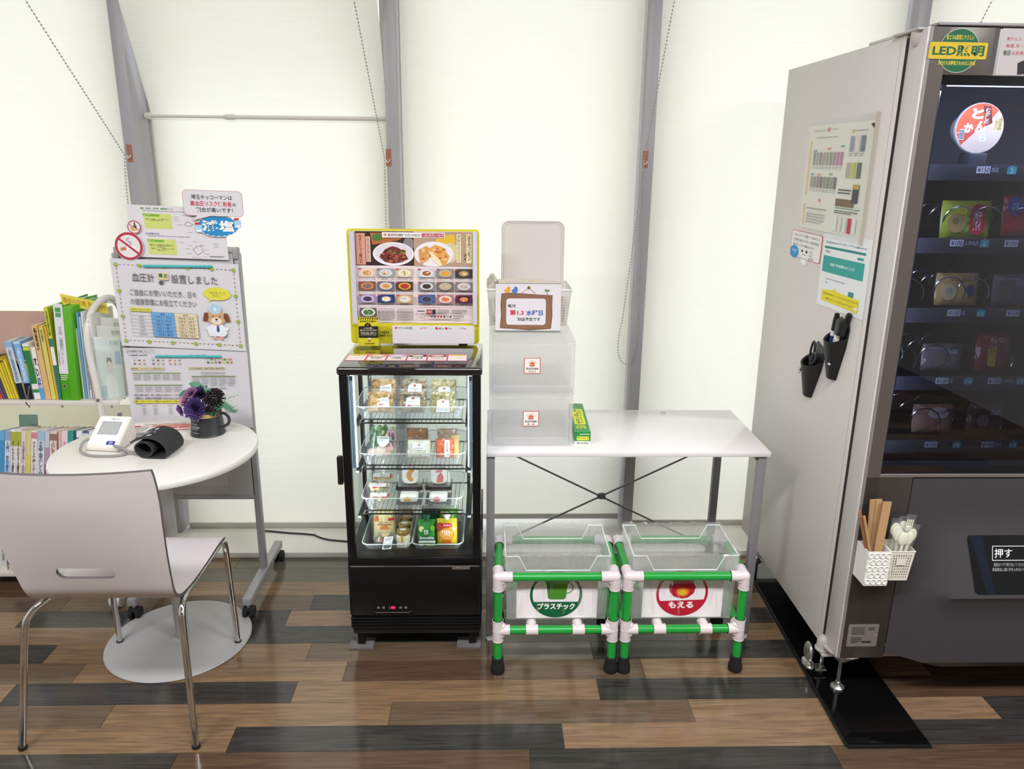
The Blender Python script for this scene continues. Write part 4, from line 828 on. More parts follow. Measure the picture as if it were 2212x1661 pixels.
spout_pouch(-.205,2.375,'#2f8a3a','green smoothie pouch with a dark cap in the right bin of the fridge',pg)
spout_pouch(-.137,2.375,'#d8b92c','yellow and orange pineapple jelly pouch with a white cap in the fridge',py_,.070,.098,'#e8e8e4')
spout_pouch(-.198,2.45,'#14543a','dark green pouch behind the green smoothie pouch',lambda s:s.rect(40,40,200,90,'#0f4030'),.06,.11)
spout_pouch(-.137,2.45,'#6a9a3a','small lime pouch behind the pineapple jelly pouch',lambda s:s.ell(60,80,30,30,'#e0b03c'),.064,.11)
# ------------------------------------------------------------------ vending machine
BODY=mat('#d2cecb',.42,noise=.015); BODY2=mat('#c4c0bf',.4); DFR=mat('#57514c',.38,.2,noise=.04); DFR_DIM=mat('#34302d',.4,.1,noise=.04); HOOD=mat('#3b393c',.5,noise=.02); INN=mat('#5c5e68',.5); DKS=mat('#26272b',.4)  # lower door tone: the front's bronze grey with light falloff put into it
MX0,MX1,MF,MB,MZ0,MZ1=1.06,2.16,2.0,2.915,.155,1.92
t=VM=thing('vending_machine','large beige food vending machine with a dark glass front','vending machine',(1.6,2.45,.012))
b=B(); b.box(MX0,MX0+.03,2.106,MB,.13,1.915,BODY,.003); b.box(MX1-.03,MX1,2.106,MB,.13,1.915,BODY,.003); b.box(MX0+.03,MX1-.03,MB-.03,MB,.13,1.915,BODY); b.box(MX0+.03,MX1-.03,2.106,MB-.03,1.885,1.915,BODY); b.box(MX0+.03,MX1-.03,2.106,MB-.03,.13,.66,DKS)
b.box(MX0+.001,MX0+.012,2.0945,2.1055,.17,1.905,mat('#1c1618',.8)); b.box(MX0-.0004,MX0+.001,2.1275,2.1285,.2,1.9,mat('#8f8983')); part('cabinet',b,t)
part('liner',B().box(MX0+.09,MX1-.05,MB-.14,MB-.12,.66,1.885,INN).box(MX0+.07,MX0+.095,2.12,MB-.13,.66,1.885,INN).box(MX0+.09,MX1-.05,2.12,MB-.13,1.86,1.885,INN),t)
b=B(); b.box(MX0+.002,MX0+.01,2.115,2.32,1.915,1.924,BODY2,.003); b.box(MX0+.02,1.34,2.0,2.13,1.921,1.929,mat('#8f8a8c',.4),.004); part('top_cap',b,t)
# door
b=B(); b.box(MX0+.002,MX0+.046,MF+.012,2.094,MZ0,MZ1,BODY2,.002); b.box(MX0,MX0+.006,MF+.004,MF+.014,MZ0,MZ1,BODY,.002)
b.box(MX0+.046,MX1,2.07,2.094,MZ0,.745,DKS); b.box(MX0+.046,MX1,2.02,2.094,1.81,MZ1,DKS); door=part('door',b,t)
b=B(); b.prism([(MX0+.003,MF+.006),(MX0+.008,MF),(MX0+.048,MF),(MX0+.048,MF+.016),(MX0+.003,MF+.016)],MZ1-.75,DFR,z0=.748); b.prism([(MX0+.003,MF+.006),(MX0+.008,MF),(MX0+.0485,MF),(MX0+.0485,MF+.016),(MX0+.003,MF+.016)],.748-MZ0-.002,DFR_DIM,z0=MZ0+.002); b.prism([(MX0+.001,MF+.006),(MX0+.0075,MF-.0012),(MX0+.010,MF-.0006),(MX0+.004,MF+.008)],MZ1-MZ0-.004,mat('#8f8b88',.35,.3),z0=MZ0+.002)  # stile turns darker below the window: light falloff carried by the colour
part('door_stile',b,door)
part('header_panel',B().box(MX0+.048,1.222,MF,MF+.02,1.81,MZ1-.002,DFR,.001),door)
part('header_divider',B().box(1.2225,1.2345,MF+.004,MF+.02,1.81,MZ1-.002,mat('#3f3c40',.5)),door)
b=B(); b.box(1.235,MX1,MF+.002,MF+.02,1.81,MZ1-.004,mat('#a8a3a2',.4),.001); hp=part('notice_panel',b,door)
s=Sheet((1.240,MF+.0015,1.917),(1.44,MF+.0015,1.917),(1.240,MF+.0015,1.812),330,176); s.base('#b4afae',.0004); s.txt('㈱ナムコ',24,32,80,46,'#b0505c',.02); s.txt('毎週 月・水・金',24,58,150,72,'#b0505c',.01); s.txt('祝日',18,82,46,102,'#2c2c30',.02); s.txt('はお休みです',52,84,150,100,'#b0505c',.01); s.poly([(84,130),(110,118),(130,140),(120,172),(90,174)],'#2a2a2c'); part('notice',s,hp)
b=B(); b.box(MX0+.048,1.2035,MF,MF+.02,MZ0+.002,.748,DFR_DIM,.001); part('lower_panel',b,door)
b=B(); b.box(MX0+.046,MX1,MF-.001,MF+.02,.748,.757,mat('#7a7571',.3,.4),.001); part('glass_ledge',b,door)
# window recess and glass
b=B(); b.box(MX0+.048,MX0+.05,MF+.002,MF+.05,.757,1.81,mat('#1b2238',.3)); b.box(MX0+.05,MX1,MF+.012,MF+.05,.757,.78,mat('#2a2c34',.35),.002); b.box(MX0+.05,MX1,MF+.03,MF+.05,1.79,1.81,mat('#55585f',.4)); part('window_frame',b,door)
part('door_glass',B().box(MX0+.048,MX1-.01,MF+.006,MF+.010,.757,1.81,clear('#c4c8d8',.86,.055,.015,'vending_glass')),door)
part('bright_strip',B().box(MX0+.062,MX0+.082,2.055,2.058,.80,1.80,mat('#aeb6c8',.3,.7)),door)
part('lamp_tube',B().tube([(1.15,2.045,1.795),(2.1,2.045,1.795)],.007,mat('#e8ecff',.5,emit=14),10),door,'glowing white lamp tube')
area_light('machine_lamp_light',(1.55,2.06,1.78),(.9,.03),8,rot=(math.radians(25),0,0),col=(.85,.9,1))
area_light('machine_side_fill',(1.15,2.075,1.28),(.03,1.0),2.6,rot=(math.radians(90),0,math.radians(-35)),col=(.85,.9,1))  # added fill to brighten the shelves the top tube barely reaches
# hood
def hood_y(x,z):
    px=min(1,max(0,(x-1.206)/.14)); px=px*px*(3-2*px); pz=1 if z<.395 else max(0,1-(z-.395)/.205); return MF-.06*px*(pz if z>.395 else 1)
xs=[1.205,1.215,1.24,1.27,1.30,1.33,1.35,1.38,1.45,1.6,1.8,2.0,2.155]; zs=[.745,.66,.604,.56,.50,.45,.41,.395,.37,.30,.22,.17]
b=B(); V=[(x,hood_y(x,z)+(0.014 if z<.394 and x>1.32 else 0),z) for z in zs for x in xs]; 
V+=[(x,hood_y(x,.3)+(.014 if x>1.32 else 0)+.02,.168-.026*min(1,max(0,(x-1.26)/.1))) for x in xs]
n=len(xs); F=[(j*n+i,j*n+i+1,(j+1)*n+i+1,(j+1)*n+i) for j in range(len(zs)) for i in range(n-1)]
V+= [(x,2.06,.157) for x in xs]; j=len(zs); F+=[(j*n+i,j*n+i+1,(j+1)*n+i+1,(j+1)*n+i) for i in range(n-1)]
b.raw(V,F,HOOD); part('retrieval_hood',b,door)
def fp(x,z): return (x,hood_y(1.5,z)-.0015,z)
s=Sheet(fp(1.385,.572),fp(1.75,.572),fp(1.405,.405),365,170)
P=[(0,0),(365,0),(365,170),(22,170),(14,160)]
s.ux=(Vector(fp(1.75,.572))-s.o)/365; s.uy=(Vector(fp(1.385,.405))-s.o)/170
s.poly([(6,0),(365,0),(365,168),(34,168),(24,160),(0,8)],mat('#0c0f12',.3,spec=.3),z=.0004); s.L=10
s.poly([(8,0),(40,0),(84,168),(60,168)],mat('#10192a',.3,spec=.3),z=.0006)
for q in((74,30,170,32),(74,70,170,72),(73,31,75,71)): s.rect(*q,'#d8d8dc')
s.txt('押す',80,38,132,64,'#e6e6ea',.01); s.txt('商品は1つずつ取り出してください',78,78,170,88,'#b8b8bc'); s.txt('商品取出し扉に手を入れないで',74,92,170,102,'#b8b8bc'); part('flap',s,door)
# stickers on the machine
s=Sheet((1.062,MF-.0006,1.918),(1.218,MF-.0006,1.918),(1.062,MF-.0006,1.808),156,110); s.L=1
s.ell(77,53,50,50,'#cfd2bc',40); s.ell(77,53,49,49,'#1e5c3e',40); s.rr(2,33,148,73,4,'#1e5c3e'); s.rr(3,34,147,72,4,'#c8a92e')
s.txt('LED照明',12,41,140,66,'#1e5c3e',.035); s.txt('省エネ&環境にやさしい',42,17,110,29,'#cdbb3c',.01); s.txt('蛍光灯の消費電力を60%以上削減',30,76,122,86,'#cdbb3c',.01); part('led_sticker',s,door,'round green and yellow lighting sticker')
s=Sheet((1.0835,MF-.0006,.274),(1.176,MF-.0006,.274),(1.0835,MF-.0006,.197),92,77); s.base('#6f6a66',.0004,4); s.frame(5,5,87,72,.8,'#8a8580')
s.bars(12,10,50,36,6,'#2e2a28',.4); s.bars(60,10,80,22,2,'#2e2a28'); s.bars(12,44,44,66,4,'#2e2a28'); s.rect(46,58,74,64,'#2a2624'); s.ell(6,38,2,2,'#b8b4b0',8); s.ell(86,38,2,2,'#b8b4b0',8); part('rating_plate',s,door)
# hinges, feet
HK=mat('#b8b1ab',.4)
b=B(); b.lathe([(.0001,-.036),(.012,-.034),(.019,-.026),(.021,-.014),(.021,0),(.024,.001),(.024,.005),(.0001,.006)],(MX0+.010,2.06,1.915),HK,20); b.box(MX0-.012,MX0+.034,2.03,2.16,1.9155,1.921,HK,.002); part('top_hinge',b,t)
b=B(); b.lathe([(.0001,.030),(.010,.028),(.017,.020),(.019,.008),(.019,-.012),(.023,-.013),(.023,-.019),(.0001,-.02)],(MX0-.002,2.09,.145),HK,18); b.box(MX0-.014,MX0+.03,2.06,2.115,.116,.124,HK,.003); part('bottom_hinge',b,t)
b=B(); b.lathe([(.0001,-.05),(.014,-.047),(.030,-.030),(.058,-.004),(.060,0)],(1.108,2.058,.154),HK,16); b.box(MX0+.01,MX1-.01,2.02,2.10,.146,.156,HK,.002); part('foot_bracket',b,t)
ZN=mat('#b9bab6',.25,.9)
b=B(); b.lathe([(.021,0),(.021,.004),(.014,.010),(.011,.012)],(1.104,2.053,.0125),ZN,20); b.lathe([(.0095,.010),(.0105,.014),(.0105,.020),(.006,.021),(.006,.1)],(1.104,2.053,.0125),ZN,6); part('levelling_foot',b,t)
b=B(); b.ball((MX0-.008,2.165,.062),1,ZN,14,10,(.012,.030,.036)); b.ball((MX0-.014,2.150,.03),1,ZN,14,10,(.016,.034,.012)); b.lathe([(.0095,0),(.0095,.012),(.006,.014),(.006,.09)],(MX0+.022,2.13,.014),ZN,6); b.box(MX0+.0,MX0+.036,2.115,2.15,.022,.030,ZN,.003); b.lathe([(.018,0),(.018,.008),(.01,.014)],(MX0-.004,2.17,.0125),ZN,16); part('caster_foot',b,t)
for x,y in((2.1,2.053),(1.12,2.86),(2.1,2.86)): part('rear_foot',B().lathe([(.021,0),(.021,.004),(.011,.012),(.006,.02),(.006,.12)],(x,y,.0125),ZN,12),t)
# black rail plates under the machine
b=B(); P=[(1.026,1.806),(1.266,1.804),(1.276,2.84),(1.058,2.84)]
b.prism([(1.030,1.808),(1.263,1.806),(1.272,2.84),(1.062,2.84)],.004,mat('#0a0a0b',.06,coat=.6),z0=.008); b.prism([(1.022,1.812),(1.028,1.800),(1.268,1.798),(1.276,2.84),(1.054,2.84)],.008,mat('#1a1c1c',.12),z0=.0002)
solo('base_plate',b,'glossy black base plate on the floor under the left feet of the vending machine','plate',smooth=False)
b=B(); b.box(1.95,2.18,1.81,2.84,.0002,.0118,mat('#0a0a0b',.08),.002); solo('base_plate',b,'black base plate under the right feet of the vending machine','plate')
# shelves, coils, price labels
COIL=mat('#c9ccd2',.15,1)
rows_=[(1.572,[(1.356,'¥150','商品','2')]),(1.377,[(1.317,'¥100','人気商品','6'),(1.47,'¥100','','7')]),(1.182,[(1.343,'¥100','品','10'),(1.513,'¥100','','11')]),(.982,[(1.342,'¥100','品','14'),(1.497,'¥100','人気商品','15')]),(.785,[(1.342,'¥100','','18'),(1.514,'¥100','商品','19')])]
for z,labs in rows_:
    sh=part('shelf',B().box(MX0+.10,MX1-.05,2.13,2.78,z-.012,z-.004,mat('#44464e',.35,.5)).box(MX0+.10,MX1-.05,2.126,2.131,z-.014,z+.028,mat('#2c2e35',.4),.001),t)
    for x,pr,w,nb in labs:
        s=Sheet((x-.055,2.1255,z+.028),(x+.075,2.1255,z+.028),(x-.055,2.1255,z+.002),130,26); s.L=1
        s.rect(10,4,48,22,'#c9cdd6'); s.txt(pr,13,6,46,20,'#23252c',.01)
        if w: s.txt(w,51,7,51+9.5*len(w),19,'#b9bcc4')
        s.poly([(94,6),(107,1),(120,6),(120,24),(94,24)],'#3a9aa0'); s.txt(nb,103 if len(nb)<2 else 99,9,111 if len(nb)<2 else 115,21,'#dff0f0'); part('price_label',s,sh)
def coil(x,z,y0=2.134,n=3,r=.034,pitch=.075):
    b=B(); P=[(x+r*math.cos(a),y0+pitch*a/(2*PI),z+r*math.sin(a)) for a in [k*2*PI/18 for k in range(-2,18*n)]]; b.tube(P,.0019,COIL,6); return b
for z,xs in((1.455,(1.303,1.381)),(1.455,(1.49,)),(1.260,(1.308,1.378,1.492)),(1.063,(1.298,1.378,1.485)),(.870,(1.303,1.390,1.490)),(1.06,(1.20,)),(1.255,(1.19,))):
    for x in xs: part('coil',coil(x,z),t)
# goods
def vpack(name,x,z,w,h,col,label,paint=None,y=2.175,d=.028,film=True,rz=0):
    t=thing(name,label,'snack',(x,y,z),'snacks in the vending machine'); M=Matrix.Translation((x,y,z))@Matrix.Rotation(math.radians(rz),4,'Z')@Matrix.Rotation(math.radians(-6),4,'X')
    part('bag',pillow(w,h,d,mat(col,.22,noise=.08,nscale=30),M,seed=int(x*100+z*10),wr=.1),t)
    if paint:
        s=Sheet(onM(M,(-w/2,-d*.56,h)),onM(M,(w/2,-d*.56,h)),onM(M,(-w/2,-d*.56,0)),160,110); s.L=3; paint(s); part('print',s,t)
def g1(s):
    s.ell(44,66,30,28,'#b09a58'); s.ell(40,60,12,10,'#8a7440',12); s.rect(54,18,74,40,'#d8c43c'); s.rr(84,10,134,100,24,'#b8283a'); s.txt('ポテ\nパイ',96,30,122,88,'#f0e6d8',.03); s.txt('ミニ',76,40,84,70,'#1c1c1c',.02); s.poly([(140,20),(154,40),(146,60)],'#4a7a2c')
def g2(s): s.ell(42,64,30,28,'#cfc08a'); s.ell(42,60,14,12,'#a8a48c'); s.txt('サンドパン',40,10,140,28,'#2c2420',.01); s.ell(118,60,18,22,'#2c3a6a')
def g3(s): s.ell(60,60,26,24,'#7a6a60'); s.rect(90,20,130,40,'#8a90a0')
def g4(s): s.txt('せんべい',50,14,120,30,'#f0e0c0',.02); s.rr(46,36,86,96,8,'#d8b43c'); s.ell(60,54,4,4,'#3a2c1c',8); s.ell(74,54,4,4,'#3a2c1c',8)
vpack('snack_bag',1.337,1.40,.142,.104,'#b8c43a','yellow-green potato pie bag behind the coils, slot six of the vending machine',g1)
vpack('snack_bag',1.49,1.41,.10,.11,'#b8283a','red snack bag with a blue badge at the right picture edge, second machine shelf',lambda s:(s.ell(40,30,34,26,'#2c5aa8'),s.txt('ぷち',24,22,56,40,'#e8ecf4',.02)))
vpack('snack_bag',1.345,1.21,.125,.092,'#c8a868','tan sandwich bread pack in slot ten of the vending machine',g2)
vpack('snack_bag',1.50,1.21,.10,.09,'#6a6a70','greyish snack pack at the right edge of the third machine shelf',g3)
vpack('snack_bag',1.335,1.015,.12,.08,'#6e6468','dim reddish-grey snack pack in slot fourteen of the vending machine',g3)
vpack('snack_bag',1.485,1.015,.10,.115,'#8a2430','dark red rice cracker bag with a yellow badge, slot fifteen of the machine',g4)
vpack('snack_bag',1.34,.82,.125,.088,'#8a6a58','brown bread pack with a pale oval in the lowest machine shelf',lambda s:(s.ell(90,30,40,22,'#b0a8a0'),s.bars(64,22,116,36,2,'#5a5250')))
vpack('snack_bag',1.50,.82,.11,.09,'#4a3a34','dark brown snack pack at the right of the lowest machine shelf',g3)
t=thing('noodle_cup','round orange and white instant cup lying with its lid to the glass','snack',(1.324,2.2,1.625))
Mx=Matrix.Translation((1.324,2.165,1.694))@Matrix.Rotation(PI/2,4,'X')
b=B(Mx); b.lathe([(.040,-.07),(.050,-.010),(.066,-.008),(.066,0),(.0001,.0005)],(0,0,0),mat('#d8d6d2',.2),32); part('cup',b,t)
s=Sheet((1.258,2.1638,1.760),(1.390,2.1638,1.760),(1.258,2.1638,1.628),132,132); s.L=1; s.ell(66,66,64,64,'#d8c8b0',36); s.poly([(66+64*math.cos(math.radians(a)),66+64*math.sin(math.radians(a))) for a in range(170,320,8)]+[(70,70)],'#d8623c')
s.poly([(4,80),(60,70),(20,110)],'#c8553a'); s.poly([(66,8),(88,10),(98,52),(80,60)],'#7a3028'); s.vt('むかしの',74,14,88,54,'#e8dcc8',.02); s.txt('と',38,14,70,42,'#dfe4ee',.06); s.txt('ん',52,46,82,76,'#dfe4ee',.06); s.txt('か',22,52,48,78,'#dfe4ee',.06); s.txt('ら',66,78,90,100,'#dfe4ee',.05); s.txt('大盛',104,36,124,70,'#b0a040',.02); s.rect(12,68,26,96,'#c8c8c8'); s.bars(13,70,25,94,6,'#2c2c2c',.6); part('lid_print',s,t)
b=B(); b.box(1.30,1.35,2.15,2.2,1.562,1.63,mat('#3a3f44',.3),.004); part('support_block',b,t)
# ---- posters on the machine side (plane x = 1.06, facing the desk)
def SS(y0,y1,z1,z0,W,H,dx=.0012,dz=0): return Sheet((MX0-dx,y0,z1),(MX0-dx,y1,z1+dz),(MX0-dx,y0,z0),W,H)
t=thing('poster_pocket','clear pocket holding a large magazine list poster on the side of the vending machine','poster',(MX0,2.42,1.39))
b=B(); b.box(MX0-.0045,MX0-.0035,2.188,2.668,1.378,1.735,frosted('#fbfffc',.16,.4,.06,.05,'pocket')); b.box(MX0-.008,MX0-.0002,2.188,2.196,1.378,1.735,mat('#b9b3a6',.4)); part('clear_pocket',b,t)
s=SS(2.655,2.20,1.715,1.392,520,740,.002); s.base('#e9e8de',.0012); s.rect(18,110,40,500,'#e0c88a'); s.rect(18,560,40,720,'#e0c88a')
s.rect(160,22,184,50,'#d8506a'); s.rect(150,515,172,540,'#d8506a'); s.rect(360,46,376,74,'#d8b040'); s.bars(40,30,150,50,2,'#b0aaa4'); s.bars(190,30,250,40,1,'#b0aaa4'); s.bars(70,80,250,94,1,'#9a948e'); s.bars(380,50,470,64,1,'#8a847e')
rn=random.Random(8); CC=['#6a7a5a','#8a8a80','#5a5a58','#9a7a6a','#7a8a50','#6a6a60','#8a6a70','#b0407a','#9ab0c0','#4a4a48']
for k in range(9): s.rect(60+k*29,190,82+k*29,280,CC[k%10] if k<8 else '#b0307a'); s.bars(60+k*29,286,82+k*29,310,2,'#a09a94')
for k in range(8): s.rect(60+k*29,360,82+k*29,440,rn.choice(CC)); s.bars(60+k*29,446,82+k*29,470,2,'#a09a94')
for k in range(3): s.rect(356+k*40,90,386+k*40,190,['#8a90a8','#d8d0d0','#5a6a78'][k]); s.rect(350+k*40,260,380+k*40,360,['#b0a890','#b8b82c','#4a5a3a'][k]); s.bars(356+k*40,196,386+k*40,220,2,'#a09a94')
for c,x,y in(('#5aa0c0',62,172),('#e08080',182,160),('#50b0a0',290,146),('#5aa0c0',60,340),('#e0a060',120,340),('#a0b070',220,334)): s.rect(x,y,x+28,y+12,c)
s.rect(300,500,440,550,'#7a6a58'); s.rect(420,400,465,520,'#4a4c50'); s.rect(422,402,462,430,'#c0a050'); s.bars(310,430,410,470,2,'#5a5a58'); s.rect(300,560,490,564,'#3a8a6a')
for k in range(5): s.rect(306+k*36,620,330+k*36,720,['#e0e0dc','#d8d4cc','#d0d8d0','#c03a50','#d8d8d8'][k])
s.bars(60,580,230,600,1,'#a8a29c'); s.bars(60,620,220,700,4,'#b8b2ac'); s.bars(300,575,480,600,2,'#5a5a58'); s.poly([(490,20),(515,18),(515,50)],'#3a3a3c'); part('poster_print',s,t)
s=SS(2.448,2.13,1.388,1.165,330,500,.0012,.008); s.base('#e6eaec',.0008); s.txt('明治安田生命 MYビジネスサポートサイト me@yasuda.co.jp',20,50,300,66,'#3a6a9a',.01); s.rect(14,84,300,100,'#2a8a84'); s.txt('MENU',24,112,60,130,'#5a5e60'); s.rect(250,120,290,136,'#3a9a94'); s.rect(14,150,300,262,'#36a09a'); s.txt('会員番号(初期ID)のご入力',70,192,240,216,'#e8f4f4',.015)
s.bars(50,300,190,312,1,'#8a9094'); s.rect(220,350,256,382,'#2e8f8a'); s.rect(50,330,66,336,'#4aa0d0'); s.poly([(34,386),(110,376),(126,356),(132,376),(296,386),(296,470),(34,462)],'#e6d628'); s.txt('利用ID M12345 ビーエフゼロにゅーにゅういちイチ',46,400,290,416,'#4a4620',.01); s.txt('M00122 ビーエフゼロにゅーにゅういち',70,432,280,448,'#4a4620',.01); s.ell(278,448,14,12,'#e8e4d8',12)
solo('info_sheet',s,'white sheet with a teal banner and yellow callout on the machine side','notice')
s=SS(2.711,2.462,1.376,1.272,250,205,.0014); P=roundrect(0,0,250,170,14); s.slab(roundrect(-3,-3,253,173,15),'#c8404c',.0008); s.slab([(90,165),(160,165),(150,205),(120,215),(98,200)],'#e8e8e6',.0008); s.poly(P,'#e8e8e6')
s.txt('デジタルマガジンの回覧サービス始めました！',24,16,236,34,'#3a3a3c',.01); s.txt('全て無料でお読みいただけます♪（毎月約30冊追加）',22,48,232,66,'#3a3a3c',.01); s.txt('端末・PC、どこからでも閲覧いただけます。',22,80,200,96,'#3a3a3c',.01); s.ell(36,138,40,42,'#3a96d0'); s.txt('読み放題\nです',14,122,58,150,'#dcecf6'); s.ell(122,142,26,26,'#f2f2f0'); s.ell(104,122,9,9,'#2a2a2a',12); s.ell(140,122,9,9,'#2a2a2a',12); s.ell(113,142,4,6,'#2a2a2a',8); s.ell(131,142,4,6,'#2a2a2a',8); s.ell(126,188,18,18,'#f2f2f0',14)
s.frame(168,112,186,146,2,'#5a5a5c'); s.bars(160,154,204,166,2,'#7a7a7c')
solo('magazine_card',s,'small white card with a blue speech bubble and a little panda on the machine side','notice')
# ---- magnetic holders
HB=mat('#1b1c1e',.42,noise=.04)
def side_frame(y,z,deg): # local: x -> towards the camera side (-Y), y -> up, z -> outwards (-X)
    M=Matrix(((0,0,-1,MX0),(-1,0,0,y),(0,1,0,z),(0,0,0,1))); return M@Matrix.Rotation(math.radians(deg),4,'Z')
def holder(y,z,deg,H,label,grp):
    M=side_frame(y,z,deg); t=thing('magnetic_holder',label,'holder',(MX0,y,z),grp); b=B(M); V=[];F=[];n=12; lev=8
    for L in range(lev+1):
        v=L/lev; w=.019+.019*v; d=.018+.032*v
        for k in range(n+1):
            th=PI*k/n; top=H*v+(.022*(1-math.sin(th)) if L==lev else 0)
            V.append((w*math.cos(th),top,.004+d*math.sin(th)))
    m=n+1
    for L in range(lev):
        for k in range(n): F.append((L*m+k,L*m+k+1,(L+1)*m+k+1,(L+1)*m+k))
    F.append(tuple(range(m))); V2=[(x*.86,yy-.001,.004+(zz-.004)*.86) for x,yy,zz in V[lev*m:]]; o=len(V); V+=V2
    for k in range(n): F.append((lev*m+k,lev*m+k+1,o+k+1,o+k))
    b.raw(V,F,HB); V3=V2+[(x*.8,yy-.05,.004+(zz-.004)*.8) for x,yy,zz in V2]
    b.raw(V3,[(k,k+1,m+k+1,m+k) for k in range(n)]+[tuple(range(m,2*m))],mat('#0c0c0d',.6))
    part('pocket',b,t); b=B(M); b.prism([(-.021,0),(.021,0),(.039,H*.95),(.039,H+.05),(.03,H+.066),(-.03,H+.066),(-.039,H+.05),(-.039,H*.95)],.004,HB,z0=.0003); part('back_plate',b,t)
    s=Sheet(onM(M,(-.034,H*.78,.030)),onM(M,(-.012,H*.80,.0535)),onM(M,(-.031,H*.60,.026)),30,30); s.L=1; s.frame(2,2,28,28,2.5,'#c8c8c8'); s.ell(15,15,7,7,'#c8c8c8',10); part('badge',s,t)
    return M,t
g='magnetic holders on the machine side'
M,_=holder(2.418,.866,-16,.118,'lower black magnetic holder on the machine side with scissors in it',g)
t=thing('scissors','black-handled scissors standing in the lower black holder','scissors',(MX0-.03,2.38,1.0))
def loop(cx,cy,rx,ry,rot,z):
    c,s_=math.cos(rot),math.sin(rot); return [(cx+rx*math.cos(a)*c-ry*math.sin(a)*s_,cy+rx*math.cos(a)*s_+ry*math.sin(a)*c,z) for a in [2*PI*k/18 for k in range(18)]]
b=B(M); b.tube(loop(-.006,.158,.013,.036,.10,.024),.0036,HB,8,closed=True); b.tube(loop(.016,.146,.011,.026,-.35,.026),.0036,mat('#3a3c3e',.4),8,closed=True); b.bar((-.002,.125,.024),(.002,.088,.024),.01,.006,HB); b.bar((.007,.125,.026),(.003,.088,.026),.01,.006,mat('#3a3c3e',.4)); part('handles',b,t)
b=B(M); b.bar((.002,.12,.022),(.002,.03,.022),.010,.002,ZN); b.ball((.003,.108,.028),.0025,ZN,8,6); part('blades',b,t)
M,_=holder(2.262,.968,-10,.122,'upper black magnetic holder on the machine side holding marker pens',g)
for k,(dx,dz,lab,c1,hh,tl) in enumerate(((-.012,.022,'white and blue marker pen with a black clip cap in the upper holder','#d8dce4',.155,-2),(.010,.024,'white marker pen with a thick black cap, right one in the upper holder','#e4e4e2',.150,4))):
    T=M@Matrix.Translation((dx,.05,dz))@Matrix.Rotation(math.radians(-tl),4,'Z')@Matrix.Rotation(-PI/2,4,'X'); t=thing('marker_pen',lab,'pen',onM(T,(0,0,0)),'pens in the upper holder')
    part('barrel',B(T).cyl((0,0,0),.0088,.10,mat(c1,.3),14),t); part('cap',B(T).lathe([(.0095,.100),(.0098,.104),(.0092,hh-.02),(.007,hh-.002),(.0001,hh)],(0,0,0),BLK,14),t)
    part('print_band',B(T).cyl((0,0,.062),.0091,.022,mat('#2a3a6a' if k==0 else '#c8c8c8',.3),14),t)
t=thing('board_eraser','small black block eraser stuck in the upper holder beside the pens','eraser',onM(M,(.024,.17,.02)))
part('block',B(M).box(.006,.036,.150,.198,.010,.034,HB,.004),t)
t=thing('marker_pen','black thick marker leaning behind the eraser, highest in the upper holder','pen',onM(M,(.018,.10,.01)),'pens in the upper holder')
T=M@Matrix.Translation((.012,.08,.010))@Matrix.Rotation(math.radians(-8),4,'Z')@Matrix.Rotation(-PI/2,4,'X'); part('barrel',B(T).lathe([(.009,0),(.009,.135),(.006,.142),(.0001,.143)],(0,0,0),BLK,14),t)
# ---- cutlery pots on the front
PW=mat('#e2e0da',.35)
t=thing('utensil_pot','white square pot with embossed circles stuck to the vending machine front','pot',(1.10,1.965,.445))
x0,x1,y0,y1,z0,z1=1.070,1.137,1.93,1.9985,.445,.552; b=B(); w=.0022
b.box(x0,x0+w,y0,y1,z0,z1,PW); b.box(x1-w,x1,y0,y1,z0,z1,PW); b.box(x0+w,x1-w,y0,y0+w,z0,z1,PW); b.box(x0+w,x1-w,y1-w,y1,z0,z1,PW); b.box(x0+w,x1-w,y0+w,y1-w,z0,z0+w,PW); part('pot_body',b,t)
b=B()
for r in range(5):
    for c in range(3 if r%2 else 4):
        x=x0+.0168*c+.0085*(r%2)+(.0085 if not r%2 else .0085); z=z0+.013+.0205*r
        if x>x1-.001: continue
        b.lathe([(.0078,0),(.0080,.0024),(.0066,.0024),(.0060,.0004),(.0001,.0004)],(0,0,0),PW,16,M=Matrix.Translation((min(max(x,x0+.0082),x1-.0082),y0,z))@Matrix.Rotation(PI/2,4,'X'))
part('embossed_circles',b,t)
PC=mat('#dcd8cc',.4)
t=thing('utensil_basket','cream perforated pot stuck to the machine front to the right of the white pot','pot',(1.175,1.965,.455))
b=B(); wallp((1.146,1.942,.456),(1.200,1.942,.456),(1.208,1.936,.549),(1.140,1.936,.549),8,9,.5,.55,b,PC,(.08,0,.06,.10)); wallp((1.200,1.942,.456),(1.200,1.995,.456),(1.208,1.9985,.549),(1.208,1.936,.549),8,9,.5,.55,b,PC,(.08,0,.06,.10))
b.raw([(1.146,1.942,.456),(1.146,1.995,.456),(1.140,1.9985,.556),(1.140,1.936,.549)],[(0,1,2,3)],PC); b.raw([(1.146,1.995,.456),(1.200,1.995,.456),(1.208,1.9985,.556),(1.140,1.9985,.556)],[(0,1,2,3)],PC); b.box(1.146,1.200,1.942,1.995,.455,.457,PC)
b.raw([(1.158,1.9355,.507),(1.184,1.9355,.507),(1.186,1.9350,.528),(1.157,1.9350,.528)],[(0,1,2,3)],PC)
b.tube([(1.140,1.936,.549),(1.208,1.936,.549),(1.208,1.998,.553),(1.140,1.998,.553)],.0018,PC,6,closed=True); part('basket_body',b,t)
KP=mat('#a8835a',.75,noise=.12,nscale=60); KP2=mat('#b08c62',.75,noise=.12,nscale=60)
